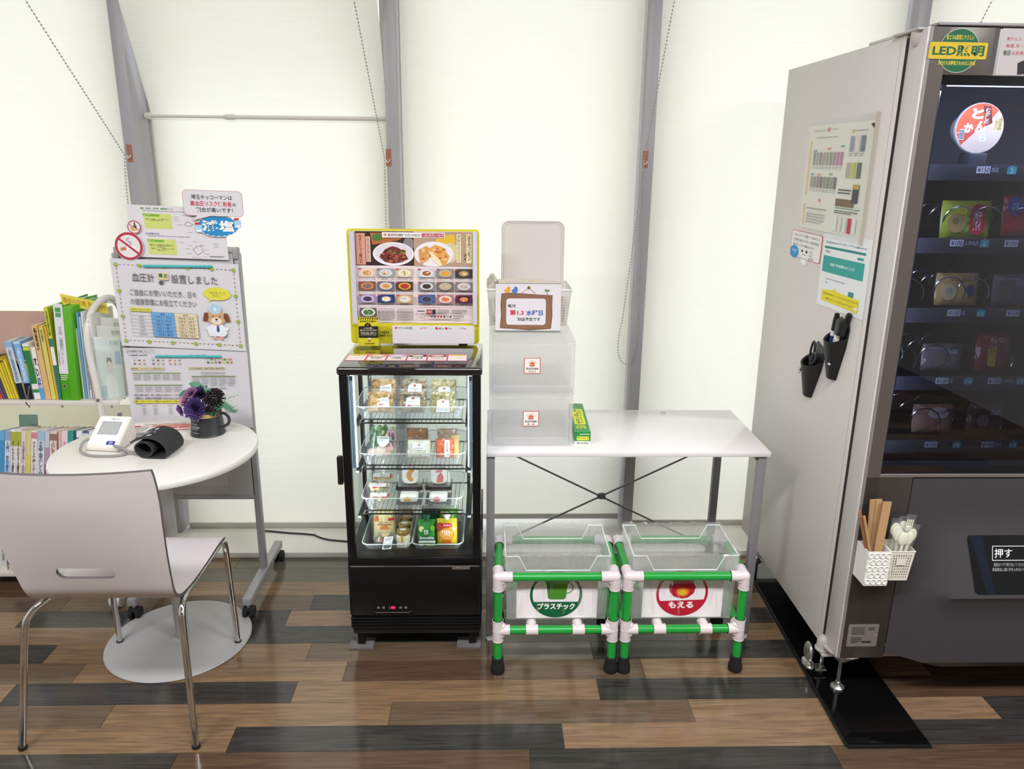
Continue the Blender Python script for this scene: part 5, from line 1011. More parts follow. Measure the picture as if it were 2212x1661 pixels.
def sleeve(p0,p1,w,m,lab):
    b=B(); b.bar(p0,p1,w,.0045,m,up=(0,1,0)); solo('chopstick_sleeve',b,lab,'chopsticks','paper chopstick sleeves in the white pot',loc=p0)
sleeve((1.103,1.975,.45),(1.091,1.980,.690),.024,KP,'brown paper chopstick sleeve at the back left of the white pot')
sleeve((1.106,1.972,.45),(1.103,1.977,.692),.016,KP2,'brown paper chopstick sleeve in the middle of the white pot')
sleeve((1.110,1.960,.45),(1.120,1.964,.690),.024,KP2,'wide front chopstick sleeve on the right in the white pot')
sleeve((1.104,1.952,.45),(1.040,1.955,.665),.008,mat('#9a6a44',.7),'reddish narrow chopstick sleeve leaning out to the left of the white pot')
sleeve((1.110,1.945,.45),(1.050,1.946,.655),.007,KP,'narrow tan chopstick sleeve leaning left, in front')
SP=mat('#dfe2cc',.35); SF=frosted('#ffffff',.05,.5,.15,.05,'spoon_film')
def spoon(x,z,lx,lab,fork=False,y=1.955):
    b=B(); T=Matrix.Translation((x,y,z))@Matrix.Rotation(lx,4,'Y')
    if not fork: b.ball((0,0,-.016),1,SP,14,10,(.0138,.004,.021),M=T)
    else:
        b.ball((0,0,-.026),1,SP,12,8,(.010,.0028,.012),M=T)
        for k in range(4): b.bar((-.008+k*.0053,0,-.020),(-.008+k*.0053,0,.004),.0028,.002,SP,M=T)
    b.bar((0,0,-.03),(0,.004,-.12),.007,.003,SP,M=T)
    t=thing('plastic_fork' if fork else 'plastic_spoon',lab,'cutlery',(x,y,z-.12),'wrapped cutlery in the cream pot'); part('cutlery',b,t)
    part('film_sleeve',pillow(.031,.105,.010,SF,T@Matrix.Translation((0,0,-.085)),seed=int(x*1000),wr=.08,nx=6,ny=8),t,smooth=False)
spoon(1.156,.616,-.08,'cream plastic spoon at the far left of the cream pot')
spoon(1.158,.618,.02,'cream plastic spoon, second from the left, half behind',y=1.968)
spoon(1.172,.600,.03,'white plastic spoon in the front middle of the cream pot',y=1.945)
spoon(1.190,.600,.08,'cream plastic spoon right of the white one',y=1.948)
spoon(1.194,.632,.10,'plastic fork with its tines up in the cream pot',True,y=1.962)
spoon(1.203,.606,.18,'cream plastic spoon leaning far right in the cream pot',y=1.955)
spoon(1.164,.606,.06,'cream plastic spoon squeezed between the left spoons and the white one',y=1.952)
spoon(1.181,.622,-.02,'cream plastic spoon at the back, between white spoon and fork',y=1.972)
# white cable end behind the desk leg, black cord on the sill
b=B(); b.tube(cv((1.035,2.86,.06),(1.01,2.82,.02),(1.045,2.76,.006),10)+cv((1.045,2.76,.006),(1.05,2.74,.005),(1.05,2.80,.005),6)[1:],.004,mat('#dcdad4',.5),8); solo('cable',b,'white cable hanging down between the sill and the vending machine','cable')
b=B(); b.tube(cv((-.99,3.112,.027),(-.92,3.10,.026),(-.86,3.088,.026),6)+cv((-.86,3.088,.026),(-.79,3.08,.026),(-.75,3.07,.026),6)[1:]+cv((-.75,3.07,.026),(-.71,3.03,.026),(-.66,3.02,.026),6)[1:]+cv((-.66,3.02,.026),(-.55,3.0,.026),(-.42,2.98,.026),6)[1:],.0038,mat('#3a3538',.5),8); solo('power_cord',b,'black power cord running along the sill behind the fridge','cord')
# ------------------------------------------------------------------ poster stand
BG=mat('#9d9d9f',.4,.1); BP=mat('#b4b3b4',.35)
t=thing('whiteboard_stand','grey wheeled board stand covered in health posters behind the round table','board stand',(-1.057,2.69,0))
part('board_panel',B().box(-1.258,-.862,2.676,2.69,.385,1.30,BP,.002),t)
for x in(-1.262,-.866): part('corner_cap',B().box(x-.001,x+.018,2.668,2.70,1.262,1.303,mat('#9c9a9a',.45),.006,3),t)
part('top_edge',B().box(-1.245,-.865,2.67,2.70,1.285,1.302,mat('#a3a1a1',.45),.003),t)
part('bottom_edge',B().box(-1.256,-.862,2.668,2.70,.378,.392,BG,.002),t)
for x in(-1.274,-.869):
    part('upright',B().box(x,x+.022,2.676,2.706,.085,1.28,BG,.002),t)
    f=part('foot_bar',B().box(x-.004,x+.026,2.462,2.905,.060,.086,BG,.002),t)
    for y in(2.478,2.888):
        b=B(); cx=x+.011
        for k in(-1,1):
            b.lathe([(.0001,-.0075),(.020,-.0075),(.023,-.004),(.023,.004),(.020,.0075),(.0001,.0075)],(0,0,0),RUB,18,M=Matrix.Translation((cx+k*.012,y+.006,.0235))@Matrix.Rotation(PI/2,4,'Y'))
        b.box(cx-.019,cx+.019,y-.014,y+.018,.030,.044,RUB,.006); b.cyl((cx,y,.04),.006,.024,ZN,10); part('caster',b,f)
part('inner_sheet',B().box(-1.12,-.955,2.6745,2.6758,.430,.52,mat('#b9b8b6',.5)),t)
s=Sheet((-1.12,2.674,.52),(-.955,2.674,.52),(-1.12,2.674,.43),170,90); s.L=1; s.txt('リスク',56,24,108,58,'#2a2a2c',.02); s.txt('が…',112,34,134,46,'#2a2a2c'); part('slogan',s,t)
# blood pressure poster
s=Sheet((-1.272,2.658,1.266),(-.846,2.658,1.248),(-1.272,2.665,.962),880,600); s.base('#d4d2d6',.0008)
DT=[(38,40),(200,40),(365,40),(530,40),(695,40),(845,40),(38,215),(38,390),(38,560),(845,215),(845,390),(845,560),(200,560),(365,560),(530,560),(695,560)]
for k in range(27):
    x=58+k*29
    for y in(40,560): s.rect(x,y-2,x+14,y+2,'#8a5a50')
for k in range(17):
    y=60+k*29
    for x in(38,845): s.rect(x-2,y,x+2,y+14,'#8a5a50')
for x,y in DT: s.ell(x,y,13,13,'#8fae3c',12); s.ell(x,y,6,6,'#a8c050',8)
s.txt('血圧計',140,88,292,146,'#4a4a4e'); s.txt('設置しました',410,88,728,146,'#4a4a4e'); s.txt('ご自由にお使いいただき、日々',112,198,568,242,'#4a4a4e'); s.txt('の健康管理にお役立てください',108,262,566,306,'#4a4a4e')
s.rr(322,82,392,128,8,'#cfc89a'); s.rr(328,86,352,112,3,'#4a6a4a'); s.rect(362,90,384,98,'#5a5a4a'); s.rect(362,104,384,112,'#5a5a4a'); s.ell(338,148,16,14,'#5a5a5e',12); s.line(345,140,390,128,3,'#6a6a6e')
s.ell(718,206,94,44,'#dcd44a',28); s.poly([(660,235),(650,262),(690,245)],'#dcd44a'); s.txt('大切に使ってくだ\nさいね！！',662,190,776,226,'#5a5a3a')
s.rect(96,326,242,350,'#dcd65a'); s.txt('年齢別 血圧正常値',102,330,234,346,'#5a5a40'); s.rect(242,352,402,522,'#6ea4d4'); s.rect(402,352,560,522,'#dccfae')
for k in range(8): s.line(96,352+k*24.2,560,352+k*24.2,1.6,'#6a6a6a')
for x in(96,242,402,560): s.line(x,352,x,521,1.6,'#6a6a6a')
s.txt('男性',305,357,336,371,'#3a5a7a'); s.txt('女性',462,357,495,371,'#6a5a3a')
for k,(a,b1,c1) in enumerate((('20代','117.5 / 72.3','106.8 / 66.0'),('30代','120.2 / 76.0','109.0 / 69.2'),('40代','125.7 / 80.5','118.1 / 75.4'),('50代','132.1 / 85.1','127.2 / 79.8'),('60代','137.6 / 86.0','132.2 / 79.7'),('70代以上','137.8 / 80.5','137.8 / 76.6'))):
    y=379+k*24.2; s.txt(a,150-(12 if k==5 else 0),y,186+(14 if k==5 else 0),y+15,'#5a5a5a'); s.txt(b1,268,y,376,y+14,'#2f5a86'); s.txt(c1,428,y,536,y+14,'#6a5a44')
# the doctor dog
s.poly([(655,415),(735,415),(765,470),(745,500),(640,500),(625,465)],'#e6e8ee'); s.ell(640,445,22,14,'#e6e8ee',12); s.ell(752,445,22,14,'#e6e8ee',12); s.poly([(695,415),(706,415),(712,460),(700,475),(689,460)],'#3a5a7a'); s.rect(660,500,684,522,'#d89a8a'); s.rect(708,500,732,522,'#d89a8a'); s.rect(650,470,690,500,'#dfe2ea'); s.rect(706,470,746,500,'#dfe2ea')
s.ell(696,370,66,54,'#c9a27e',24); s.ell(696,392,36,24,'#e8dccc',18); s.poly([(640,335),(615,338),(605,372),(600,395),(625,398),(645,372)],'#7a4a3c'); s.poly([(752,335),(778,338),(788,372),(792,395),(768,398),(748,372)],'#7a4a3c'); s.ell(672,362,5,5,'#2a2220',10); s.ell(722,362,5,5,'#2a2220',10); s.ell(696,382,10,7,'#3a2a26',12); s.line(686,400,696,396,2.5,'#5a3a30'); s.line(696,396,706,400,2.5,'#5a3a30')
s.ell(692,308,42,36,'#a8cce0',24); s.ring(692,308,42,36,4,'#d4e2ea',24); s.ell(692,312,12,11,'#dcecf4',14); s.line(740,505,765,490,5,'#2c2c34')
solo('poster',s,'large white poster with a dotted border, a table and a doctor dog on the stand','poster','posters on the grey stand')
# lifestyle poster
s=Sheet((-1.274,2.6705,.952),(-.845,2.6705,.954),(-1.276,2.6725,.655),1850,1290); s.base('#cfcdd2',.0008)
s.frame(44,26,470,80,3,'#6a6a70'); s.txt('生活習慣を見直しましょう',60,36,440,68,'#3a3a40'); s.txt('1.食塩制限 6g/日未満',70,100,356,128,'#3a4a6a',.02); s.txt('2.野菜・果物の摂取',960,106,1230,126,'#2c5a4a',.02)
rn=random.Random(12)
for gx,n_ in((120,3),(400,3),(650,3)):
    s.bars(gx,148,gx+90,158,1,'#8a8a8e')
    for r in range(2):
        for k in range(n_): s.ell(gx+35+k*72,190+r*55,20,11,rn.choice(['#9a8a84','#c87a4a','#8a3a38','#b09a8a','#c89a6a']),10); s.bars(gx+8+k*72,208+r*55,gx+58+k*72,214+r*55,1,'#9a9a9e')
for k in range(14): s.line(1210+k*30,160,1220+k*30+rn.randint(-6,6),190,rn.choice([5,16,20]),rn.choice(['#4a7a4a','#c85a4a','#a83a5a','#6a8a3a','#c8904a','#3a4a3a']))
for k in range(7): s.ell(1255+k*58,222,18,18,['#4a7a6a','#c8a05a','#5a9a6a','#a03a5a','#d0c05a','#6a9a4a','#c8904a'][k],14)
s.rect(86,296,590,346,'#cfc7a0'); s.txt('脂肪制限、コレステロールの摂取を控える',92,306,580,336,'#4a4238',.015); s.rect(950,296,1500,336,'#cfc7a0'); s.txt('多価不飽和脂肪酸、低脂肪乳製品の積極的摂取',960,302,1490,328,'#4a4238',.01)
def tab(x0,y0,x1,y1):
    s.rect(x0,y0,x1,y0+12,'#7a9a4a'); s.frame(x0,y0,x1,y1,2,'#a8a8ac'); w=(x1-x0)/5
    for k in range(5): s.line(x0+w*k,y0,x0+w*k,y1,1.5,'#a8a8ac'); s.bars(x0+w*k+10,y0+22,x0+w*k+w-16,y1-8,5,'#8f9296',.3)
tab(104,384,826,510); tab(112,574,836,700); tab(986,434,1652,600); s.bars(300,366,560,378,1,'#8a8a8e'); s.bars(1130,376,1500,388,1,'#6a6a6e',.6); s.bars(1150,406,1500,420,1,'#8a8a8e'); s.bars(980,620,1500,640,1,'#8a8a8e')
s.txt('3.適正体重の維持：BMI（体重[kg]÷身長[m]²）＝25未満',86,724,800,756,'#3a3a4a',.01); s.txt('4.運動療法：有酸素の有酸素運動（毎日30分以上を目標）',86,774,800,806,'#4a3a6a',.01); s.rect(80,818,850,872,'#d4cc4c'); s.txt('5.節酒：エタノールとして男性20〜30ml/日以下、女性10〜20ml',86,828,840,860,'#3a3a20',.02)
s.bars(110,884,200,896,1,'#8a8a8e')
for x in(180,350,580): s.bars(x,905,x+80,915,1,'#5a5a5e',.6); s.bars(x+10,935,x+66,1060,7,'#9a9aa0',.3)
s.bars(1450,960,1650,1030,2,'#9a9aa0',.3)
solo('poster',s,'lifestyle advice poster with small tables on the stand, lower one','poster','posters on the grey stand')
# chart sheet on top
s=Sheet((-1.195,2.6605,1.442),(-.878,2.6605,1.433),(-1.195,2.6655,1.27),1400,790); s.base('#dbd9dc',.0008)
s.txt('脂質、高血圧、糖尿病、脂質異常リスク',190,32,660,60,'#3a8a4a',.02); s.bars(215,74,960,90,1,'#7a7a7e'); s.rect(225,122,625,346,'#ccd67c'); s.poly([(205,126),(455,130),(455,166),(225,164)],'#7ab03c'); s.txt('ポイント',230,136,320,158,'#eaf4d8',.02); s.txt('健康リスクを把握し、自分で改善できる点\nを見つけてみましょう。',250,196,580,236,'#3a3a2a',.01)
s.txt('生活習慣の状況',220,412,420,440,'#3a5a8a',.01); s.bars(250,450,860,468,1,'#7a7a7e'); s.rect(240,504,650,740,'#ccd67c'); s.poly([(228,514),(478,518),(478,550),(246,548)],'#7ab03c'); s.txt('ポイント',250,522,345,544,'#eaf4d8',.02); s.txt('運動不足、生活習慣改善の習慣化を立て\nてみましょう。\n「食事のこと」、「飲酒のこと」なども\n見直しましょう',262,584,612,690,'#3a3a2a',.005)
def poly_line(P,c,w=5):
    for a,b_ in zip(P,P[1:]+P[:1]): s.line(*a,*b_,w,c)
poly_line([(850,220),(930,270),(850,300),(806,270)],'#8a4a50'); poly_line([(940,600),(1010,580),(1040,670),(990,700),(950,730),(890,650)],'#9a5a64')
for x,y in((650,150),(660,180),(660,210),(780,130),(900,150),(700,270),(840,380),(700,540),(900,520),(1000,570),(1050,640),(820,580),(780,630),(790,700),(860,760),(940,790-20),(1030,750),(1060,700),(1200,540),(1200,565),(1200,590)): s.bars(x,y,x+70,y+9,1,'#a0a0a4')
s.bars(1130,730,1350,756,2,'#8a8a8e')
solo('chart_sheet',s,'white health-risk sheet with two green boxes taped above the stand','poster')
def disc_cut(cx,cz,r,y): return Sheet((cx-r,y,cz+r),(cx+r,y,cz+r),(cx-r,y,cz-r),200,200)
s=disc_cut(-1.202,1.306,.047,2.656); s.slab([(100+100*math.cos(a),100+100*math.sin(a)) for a in [2*PI*k/40 for k in range(40)]],'#e4dede',.0006); s.ring(100,100,98,98,18,'#b43a50',40)
s.poly([(40,110),(80,104),(82,128),(40,132)],'#c8805a'); s.poly([(80,104),(146,96),(148,114),(82,128)],'#efecec'); s.line(112,92,118,74,10,'#a8a4a8'); s.line(118,74,96,66,10,'#a8a4a8'); s.line(96,66,86,50,9,'#b4b0b4'); s.line(86,50,110,44,9,'#b4b0b4'); s.line(34,46,166,154,15,'#b43a50')
solo('no_smoking_sign',s,'large round red no-smoking cut-out at the left of the health-risk sheet','sign')
s=disc_cut(-1.177,1.369,.0225,2.656); s.slab([(100+100*math.cos(a),100+100*math.sin(a)) for a in [2*PI*k/30 for k in range(30)]],'#e4dede',.0006); s.ring(100,100,98,98,14,'#b43a50',32)
s.poly([(100,30),(118,30),(122,70),(140,90),(130,120),(95,110)],'#3c4a40'); s.poly([(40,90),(90,100),(94,150),(66,158)],'#d09a5a'); s.rect(96,120,140,150,'#d8b06a'); s.line(36,60,164,140,10,'#b43a50')
solo('no_alcohol_sign',s,'small round red no-alcohol cut-out above the no-smoking sign','sign')
s=Sheet((-1.006,2.652,1.492),(-.810,2.652,1.487),(-1.006,2.652,1.39),920,480)
P=roundrect(0,0,910,385,70); P=[(x,y) for x,y in P]
s.slab(roundrect(-4,-4,914,389,72),'#c8907a',.0006); s.poly([(150,380),(200,380),(106,470),(420,384)],'#c8907a',.0002); s.poly(roundrect(3,3,907,382,66),'#d9d7dc'); s.poly([(110,376),(206,376),(122,458),(440,376)],'#d9d7dc')
s.txt('埼玉キッコーマンは',130,65,755,138,'#2c3036',.02); s.txt('高血圧リスク保有者',108,160,740,240,'#c0304a',.025); s.txt('の',750,180,806,232,'#2c3036',.02); s.txt('割合が高いです！',195,256,750,330,'#2c3036',.02)
solo('speech_bubble_sign',s,'speech-bubble card with black and red writing at the top right of the stand','sign')
s=Sheet((-.980,2.656,1.412),(-.822,2.656,1.412),(-.980,2.656,1.338),640,330)
P=[(320+270*math.cos(a)*(1+.035*math.cos(a*22)),165+150*math.sin(a)*(1+.05*math.cos(a*22))) for a in [2*PI*k/132 for k in range(132)]]
s.slab([(320+282*math.cos(a),165+162*math.sin(a)) for a in [2*PI*k/50 for k in range(50)]],'#dcdadc',.0006); s.poly(P,'#2f8cc4'); s.txt('減',105,80,325,245,'#f0f0ee',.05); s.txt('塩',335,85,535,245,'#f0f0ee',.05)
for x,y in((20,150),(545,80)): s.rr(x,y,x+90,y+110,14,'#a8d0e4'); s.rect(x-2,y-34,x+62,y,'#c03a4c'); s.rect(x+10,y+70,x+80,y+100,'#e8eef2')
solo('salt_sign',s,'scalloped blue low-salt cut-out below the speech bubble','sign')
TQ=mat('#3fb0b4',.35)
solo('magnet_bar',B().box(-1.163,-.932,2.649,2.656,1.236,1.245,TQ,.003),'turquoise magnetic bar holding the blood-pressure poster','magnet bar','turquoise magnet bars')
solo('magnet_bar',B().box(-1.163,-.934,2.6625,2.6695,.920,.928,TQ,.003),'turquoise magnetic bar holding the lower poster','magnet bar','turquoise magnet bars')
# ------------------------------------------------------------------ round table and its things
TW=mat('#dedcd6',.3,noise=.01); TB=mat('#afafaf',.45,noise=.03)
TC=(-1.058,2.357)
t=thing('round_table','white round table on a grey column and flat disc base','table',(TC[0],TC[1],0))
part('tabletop',B().lathe([(.300,.676),(.307,.679),(.309,.685),(.309,.694),(.306,.699),(.302,.70),(.0001,.70)],(TC[0],TC[1],0),TW,72),t)
part('column',B().lathe([(.022,.008),(.022,.655),(.07,.662),(.08,.676)],(TC[0]+.014,TC[1]-.01,0),TB,28),t)
part('disc_base',B().lathe([(.234,.0003),(.236,.003),(.234,.007),(.03,.012),(.026,.016),(.022,.018)],(-1.057,2.350,0),TB,72),t)
z=.7006
s=Sheet((-1.232,2.590,z),(-1.030,2.625,z),(-1.196,2.345,z),300,420); s.base('#e4dcd6',.0004); s.bars(60,26,260,40,1,'#5a5654',.6); s.bars(20,60,90,150,5,'#7a7674'); s.rect(10,44,46,66,'#c8504a')
s.rect(100,52,296,72,'#d8704c'); s.bars(110,56,290,68,1,'#b04a34'); s.rect(100,76,296,150,'#e8d0c8'); s.rect(180,84,230,120,'#d8706c'); s.rect(236,84,290,120,'#d8706c'); s.rect(100,124,296,134,'#efe4de'); s.rect(100,150,296,162,'#c8584e'); s.bars(10,170,90,240,4,'#7a7674'); s.rect(20,250,200,262,'#c05048')
solo('paper_sheet',s,'printed sheet with orange and red boxes lying under the cuff on the round table','paper')
# blood pressure monitor
M=Matrix.Translation((-1.213,2.318,.7004))@Matrix.Rotation(math.radians(-6),4,'Z')
MW=mat('#e6e1d8',.3)
t=thing('blood_pressure_monitor','white blood pressure monitor with a grey screen on the round table','monitor',(-1.213,2.36,.7004))
b=bmesh.new(); P=[(.004,0),(.10,0),(.118,.02),(.112,.080),(.098,.089),(.0,.018)]; n=len(P)
vs=[[b.verts.new((sx*.053,y,z_)) for y,z_ in P] for sx in(-1,1)]
b.faces.new(vs[0]); b.faces.new(list(reversed(vs[1])))
for i in range(n): j=(i+1)%n; b.faces.new((vs[0][i],vs[1][i],vs[1][j],vs[0][j]))
bmesh.ops.recalc_face_normals(b,faces=b.faces[:]); bmesh.ops.bevel(b,geom=b.edges[:],offset=.0075,segments=3,affect='EDGES',profile=.5)
part('body',B(M).bm(b,MW),t)
A,Bt=Vector((0,.018)),Vector((.098,.089)); 
def mp(u,v,d=.0004): # u across -1..1, v 0 bottom..1 top on the sloped face
    y=.0+.098*v; zz=.018+.071*v; nn=Vector((-.071,.098)).normalized(); return onM(M,(u*.053,y+nn[0]*d,zz+nn[1]*d))
s=Sheet(mp(-1,1),mp(1,1),mp(-1,0),212,242); s.L=1
s.poly(roundrect(10,12,202,232,22),mat('#efeeea',.25)); s.rr(42,48,172,148,6,'#8f9292'); s.rr(47,53,167,143,3,'#a9adab'); s.txt('OMRON',86,24,146,34,'#6a6664',.01); s.rr(128,196,186,226,9,'#4a4c96'); s.txt('開始\n停止',146,200,168,222,'#c8c8e8')
s.rr(40,200,96,222,10,'#e4dfd6'); s.rr(60,200,82,222,9,'#f4f0e8'); s.ring(66,178,8,6,1,'#c8c2ba',14); s.rr(108,170,164,186,8,'#ece8e0'); s.ring(186,178,7,5,1,'#c8b8b0',12); s.bars(40,154,62,159,1,'#8a8684'); part('face_panel',s,t)
CU=mat('#2a2b2d',.85,noise=.12,nscale=200,bump=.3)
# cuff: a spiral band of cloth lying on its side
t=thing('arm_cuff','rolled black cloth arm cuff of the blood pressure monitor','cuff',(-1.04,2.32,.7004))
T=Matrix.Translation((-1.035,2.262,.7008))@Matrix.Rotation(math.radians(-5),4,'Z')
path=[(-.062,.050),(-.045,.058),(-.02,.066),(.006,.066),(.030,.056),(.046,.038),(.050,.020),(.042,.005),(.020,.0025),(-.010,.0025),(-.034,.007),(-.047,.020),(-.050,.034),(-.042,.047),(-.024,.053),(-.006,.047),(.004,.034),(.002,.018),(-.010,.008),(-.026,.0075)]
def catmull(P,n=5):
    Q=[P[0]]+P+[P[-1]]; R=[]
    for i in range(1,len(Q)-2):
        for k in range(n):
            tt=k/n; R.append(tuple(.5*((2*Q[i][d])+(-Q[i-1][d]+Q[i+1][d])*tt+(2*Q[i-1][d]-5*Q[i][d]+4*Q[i+1][d]-Q[i+2][d])*tt*tt+(-Q[i-1][d]+3*Q[i][d]-3*Q[i+1][d]+Q[i+2][d])*tt**3) for d in range(len(P[0]))))
    return R+[P[-1]]
C=catmull(path,4); b=B(T); V=[];F=[];L=.108
for i,(x,zz) in enumerate(C):
    a=Vector(C[max(0,i-1)]); c=Vector(C[min(len(C)-1,i+1)]); d=(c-a).normalized(); nn=Vector((-d.y,d.x))*.0022
    for y in(0,L): V+= [(x+nn.x,y,max(.0,zz+nn.y)),(x-nn.x,y,max(0,zz-nn.y))]
for i in range(len(C)-1):
    o=4*i; q=o+4; F+=[(o,o+2,q+2,q),(o+1,q+1,q+3,o+3),(o,q,q+1,o+1),(o+2,o+3,q+3,q+2)]
F+=[(0,1,3,2),(4*len(C)-4,4*len(C)-2,4*len(C)-1,4*len(C)-3)]
b.raw(V,F,CU); part('cloth_band',b,t)
s=Sheet(onM(T,(-.052,.100,.0605)),onM(T,(.004,.100,.0730)),onM(T,(-.052,.008,.0605)),50,110); s.L=2
PRN='#d8dade'; s.vt('OMRON',6,30,14,96,PRN,.03); s.rect(30,90,44,104,PRN); s.line(20,30,20,70,1.6,PRN); s.frame(26,34,40,60,1.2,PRN); s.ell(33,24,6,9,PRN,12); s.line(26,60,18,80,1.4,PRN); s.line(40,60,46,78,1.4,PRN); part('white_print',s,t)
b=B(); b.tube(catmull([(-1.262,2.345,.735),(-1.272,2.325,.728),(-1.268,2.300,.712),(-1.235,2.280,.706),(-1.19,2.272,.7055),(-1.15,2.276,.7055),(-1.128,2.287,.7058),(-1.130,2.297,.711),(-1.15,2.30,.722),(-1.165,2.303,.728),(-1.145,2.298,.725),(-1.115,2.288,.715),(-1.085,2.283,.712)],5),.0042,mat('#8e8c8a',.45),8)
solo('air_hose',b,'grey rubber air hose joining monitor and cuff','hose')
# flower mug
MC=(-.944,2.50); MG=mat('#303133',.3,noise=.04)
t=thing('mug','black enamel mug with white handwriting used as a flower pot','mug',(MC[0],MC[1],.7004))
b=B(); b.lathe([(.0001,.0),(.056,.0),(.0575,.003),(.055,.008),(.048,.076),(.050,.079),(.0485,.080),(.046,.077),(.046,.07),(.0001,.068)],(MC[0],MC[1],.7004),MG,40); part('mug_body',b,t)
part('handle',B().tube(catmull([(MC[0]+.046,MC[1]-.012,.770),(MC[0]+.062,MC[1]-.014,.775),(MC[0]+.076,MC[1]-.016,.765),(MC[0]+.080,MC[1]-.017,.750),(MC[0]+.072,MC[1]-.016,.736),(MC[0]+.054,MC[1]-.014,.726)],5),.0052,MG,8,sx=.5),t)
part('raffia_band',B().lathe([(.0492,.066),(.0505,.068),(.0505,.0715),(.0492,.0725),(.0502,.074),(.0498,.079)],(MC[0],MC[1],.7004),mat('#c9ae78',.8,noise=.1,nscale=300),40,cap=False),t)
s=Sheet((0,0,0),(1,0,0),(0,0,-1),1,1); wm=ink('#c8cacb')
def wrap_txt(t_,a0,a1,z0,z1,b_):
    V,F=textmesh(t_,.0); VV=[]
    for u,v in V:
        a=math.radians(a0+(a1-a0)*u); zz=z0+(z1-z0)*v; r=.0575-.0095*(zz-.70)/.077+.0004-.0008; VV.append((MC[0]+r*math.cos(a),MC[1]+r*math.sin(a),zz))
    b_.raw(VV,F,wm)
b=B(); wrap_txt('Always in use...',226,262,.752,.762,b); wrap_txt('choose your color',226,252,.742,.749,b); wrap_txt('and find a brilliant',226,262,.733,.740,b); wrap_txt('flower of your life',226,253,.726,.732,b); wrap_txt('natural garden',234,256,.714,.719,b); part('handwriting',b,t,smooth=False)
def petals(b,c,R,n,rings,col,up,cup=.5,w=.45,seed=0):
    rn=random.Random(seed); up=Vector(up).normalized(); a=up.orthogonal().normalized(); q=up.cross(a)
    for r in range(rings):
        f=1-r/rings; el=math.radians(8+78*(r/rings)); nn=max(5,int(n*(.55+.45*f)))
        for k in range(nn):
            th=2*PI*(k+.5*(r%2)+rn.uniform(-.15,.15))/nn; d=a*math.cos(th)+q*math.sin(th); L=R*(.45+.55*f)*rn.uniform(.9,1.08); dirv=(d*math.cos(el)+up*math.sin(el)).normalized(); side=dirv.cross(up); side=side.normalized() if side.length>1e-3 else a
            nrm=side.cross(dirv); W=R*w*(.5+.5*f); P=[]
            for i in range(5):
                u=i/4; ww=W*.5*math.sin(PI*(.12+.80*u))**.8; cen=Vector(c)+dirv*L*u+nrm*(cup*L*.3*u*u)
                P.append([cen-side*ww+nrm*ww*.35,cen,cen+side*ww+nrm*ww*.35])
            V=[x for row in P for x in row]; F=[(3*i+j,3*i+j+1,3*i+j+4,3*i+j+3) for i in range(4) for j in range(2)]
            b.raw(V,F,col)
    return b
def flower(name,c,R,n,rings,col,up,lab,**k):
    t=thing(name,lab,'flower',c,'artificial flowers in the mug'); part('petals',petals(B(),c,R,n,rings,mat(col,.6,noise=.15,nscale=80),up,**k),t)
    part('stem',B().tube([Vector(c)-Vector(up)*.004,(MC[0]+(c[0]-MC[0])*.3,MC[1]+(c[1]-MC[1])*.3,.775)],.0022,mat('#4a5a3a',.6),6),t)
flower('dahlia',(-.957,2.452,.802),.041,17,8,'#4d3a70',(-.1,-1,.25),'large violet dahlia in front, over the mug rim',seed=1)
flower('dahlia',(-.950,2.485,.840),.032,15,6,'#3a2a50',(-.1,-.6,.8),'small dark purple dahlia behind the large violet one',seed=2)
flower('hydrangea',(-.995,2.475,.822),.026,9,4,'#b58aa8',(-.7,-.7,.5),'pink hydrangea bloom at the left of the flower mug',w=.9,seed=3)
flower('hydrangea',(-.978,2.478,.845),.024,8,3,'#8a5a84',(-.3,-.7,.8),'mauve petals above the pink bloom',w=1.0,seed=4)
flower('hydrangea',(-1.008,2.462,.796),.022,8,3,'#84589a',(-.8,-.8,-.2),'violet petals hanging at the lower left of the bunch',w=1.0,seed=5)
def spiky(c,R,n,seed,lab):
    rn=random.Random(seed); b=B(); m=mat('#2a2226',.5)
    for k in range(n):
        v=Vector((rn.gauss(0,1),rn.gauss(-.5,1),rn.gauss(.4,1))).normalized(); p=Vector(c)+v*R*.45; e=Vector(c)+v*R; b.tube([p,e],[.0011,.0019],m,5)
    b.ball(c,R*.55,m,10,8); t=thing('berry_spray',lab,'flower',c,'artificial flowers in the mug'); part('berry_head',b,t); part('stem',B().tube([c,(MC[0]+.01,MC[1],.775)],.002,mat('#4a5a3a',.6),6),t)
spiky((-.905,2.478,.828),.036,190,6,'black spiky artificial bloom at the upper right of the bunch'); spiky((-.905,2.470,.795),.026,110,7,'small black spiky bloom low at the right above the mug rim')
def leaf(p,d,L,W_,col,lab,nm='leaf'):
    d=Vector(d).normalized(); s_=d.cross(Vector((0,-1,.4))).normalized(); n_=s_.cross(d); V=[];F=[]
    for i in range(7):
        u=i/6; w=W_*.5*math.sin(PI*min(1,u*.97+.02))**.75; c=Vector(p)+d*L*u-n_*L*.12*u*u
        V+= [c-s_*w-n_*w*.3,c,c+s_*w-n_*w*.3]
    for i in range(6): F+=[(3*i,3*i+1,3*i+4,3*i+3),(3*i+1,3*i+2,3*i+5,3*i+4)]
    b=B(); b.raw(V,F,mat(col,.55,noise=.12,nscale=60)); b.tube([(MC[0],MC[1],.775),p],.0012,mat('#4a6a4a',.6),5)
    t=thing('artificial_leaf',lab,'leaf',p,'artificial leaves in the mug'); part('blade',b,t)
leaf((-.945,2.50,.862),(-1,.1,.22),.052,.026,'#4a8a6a','green leaf sticking up at the top left of the bunch')
leaf((-.985,2.49,.842),(-1,0,-.15),.042,.032,'#41705a','broad green leaf at the far left of the bunch')
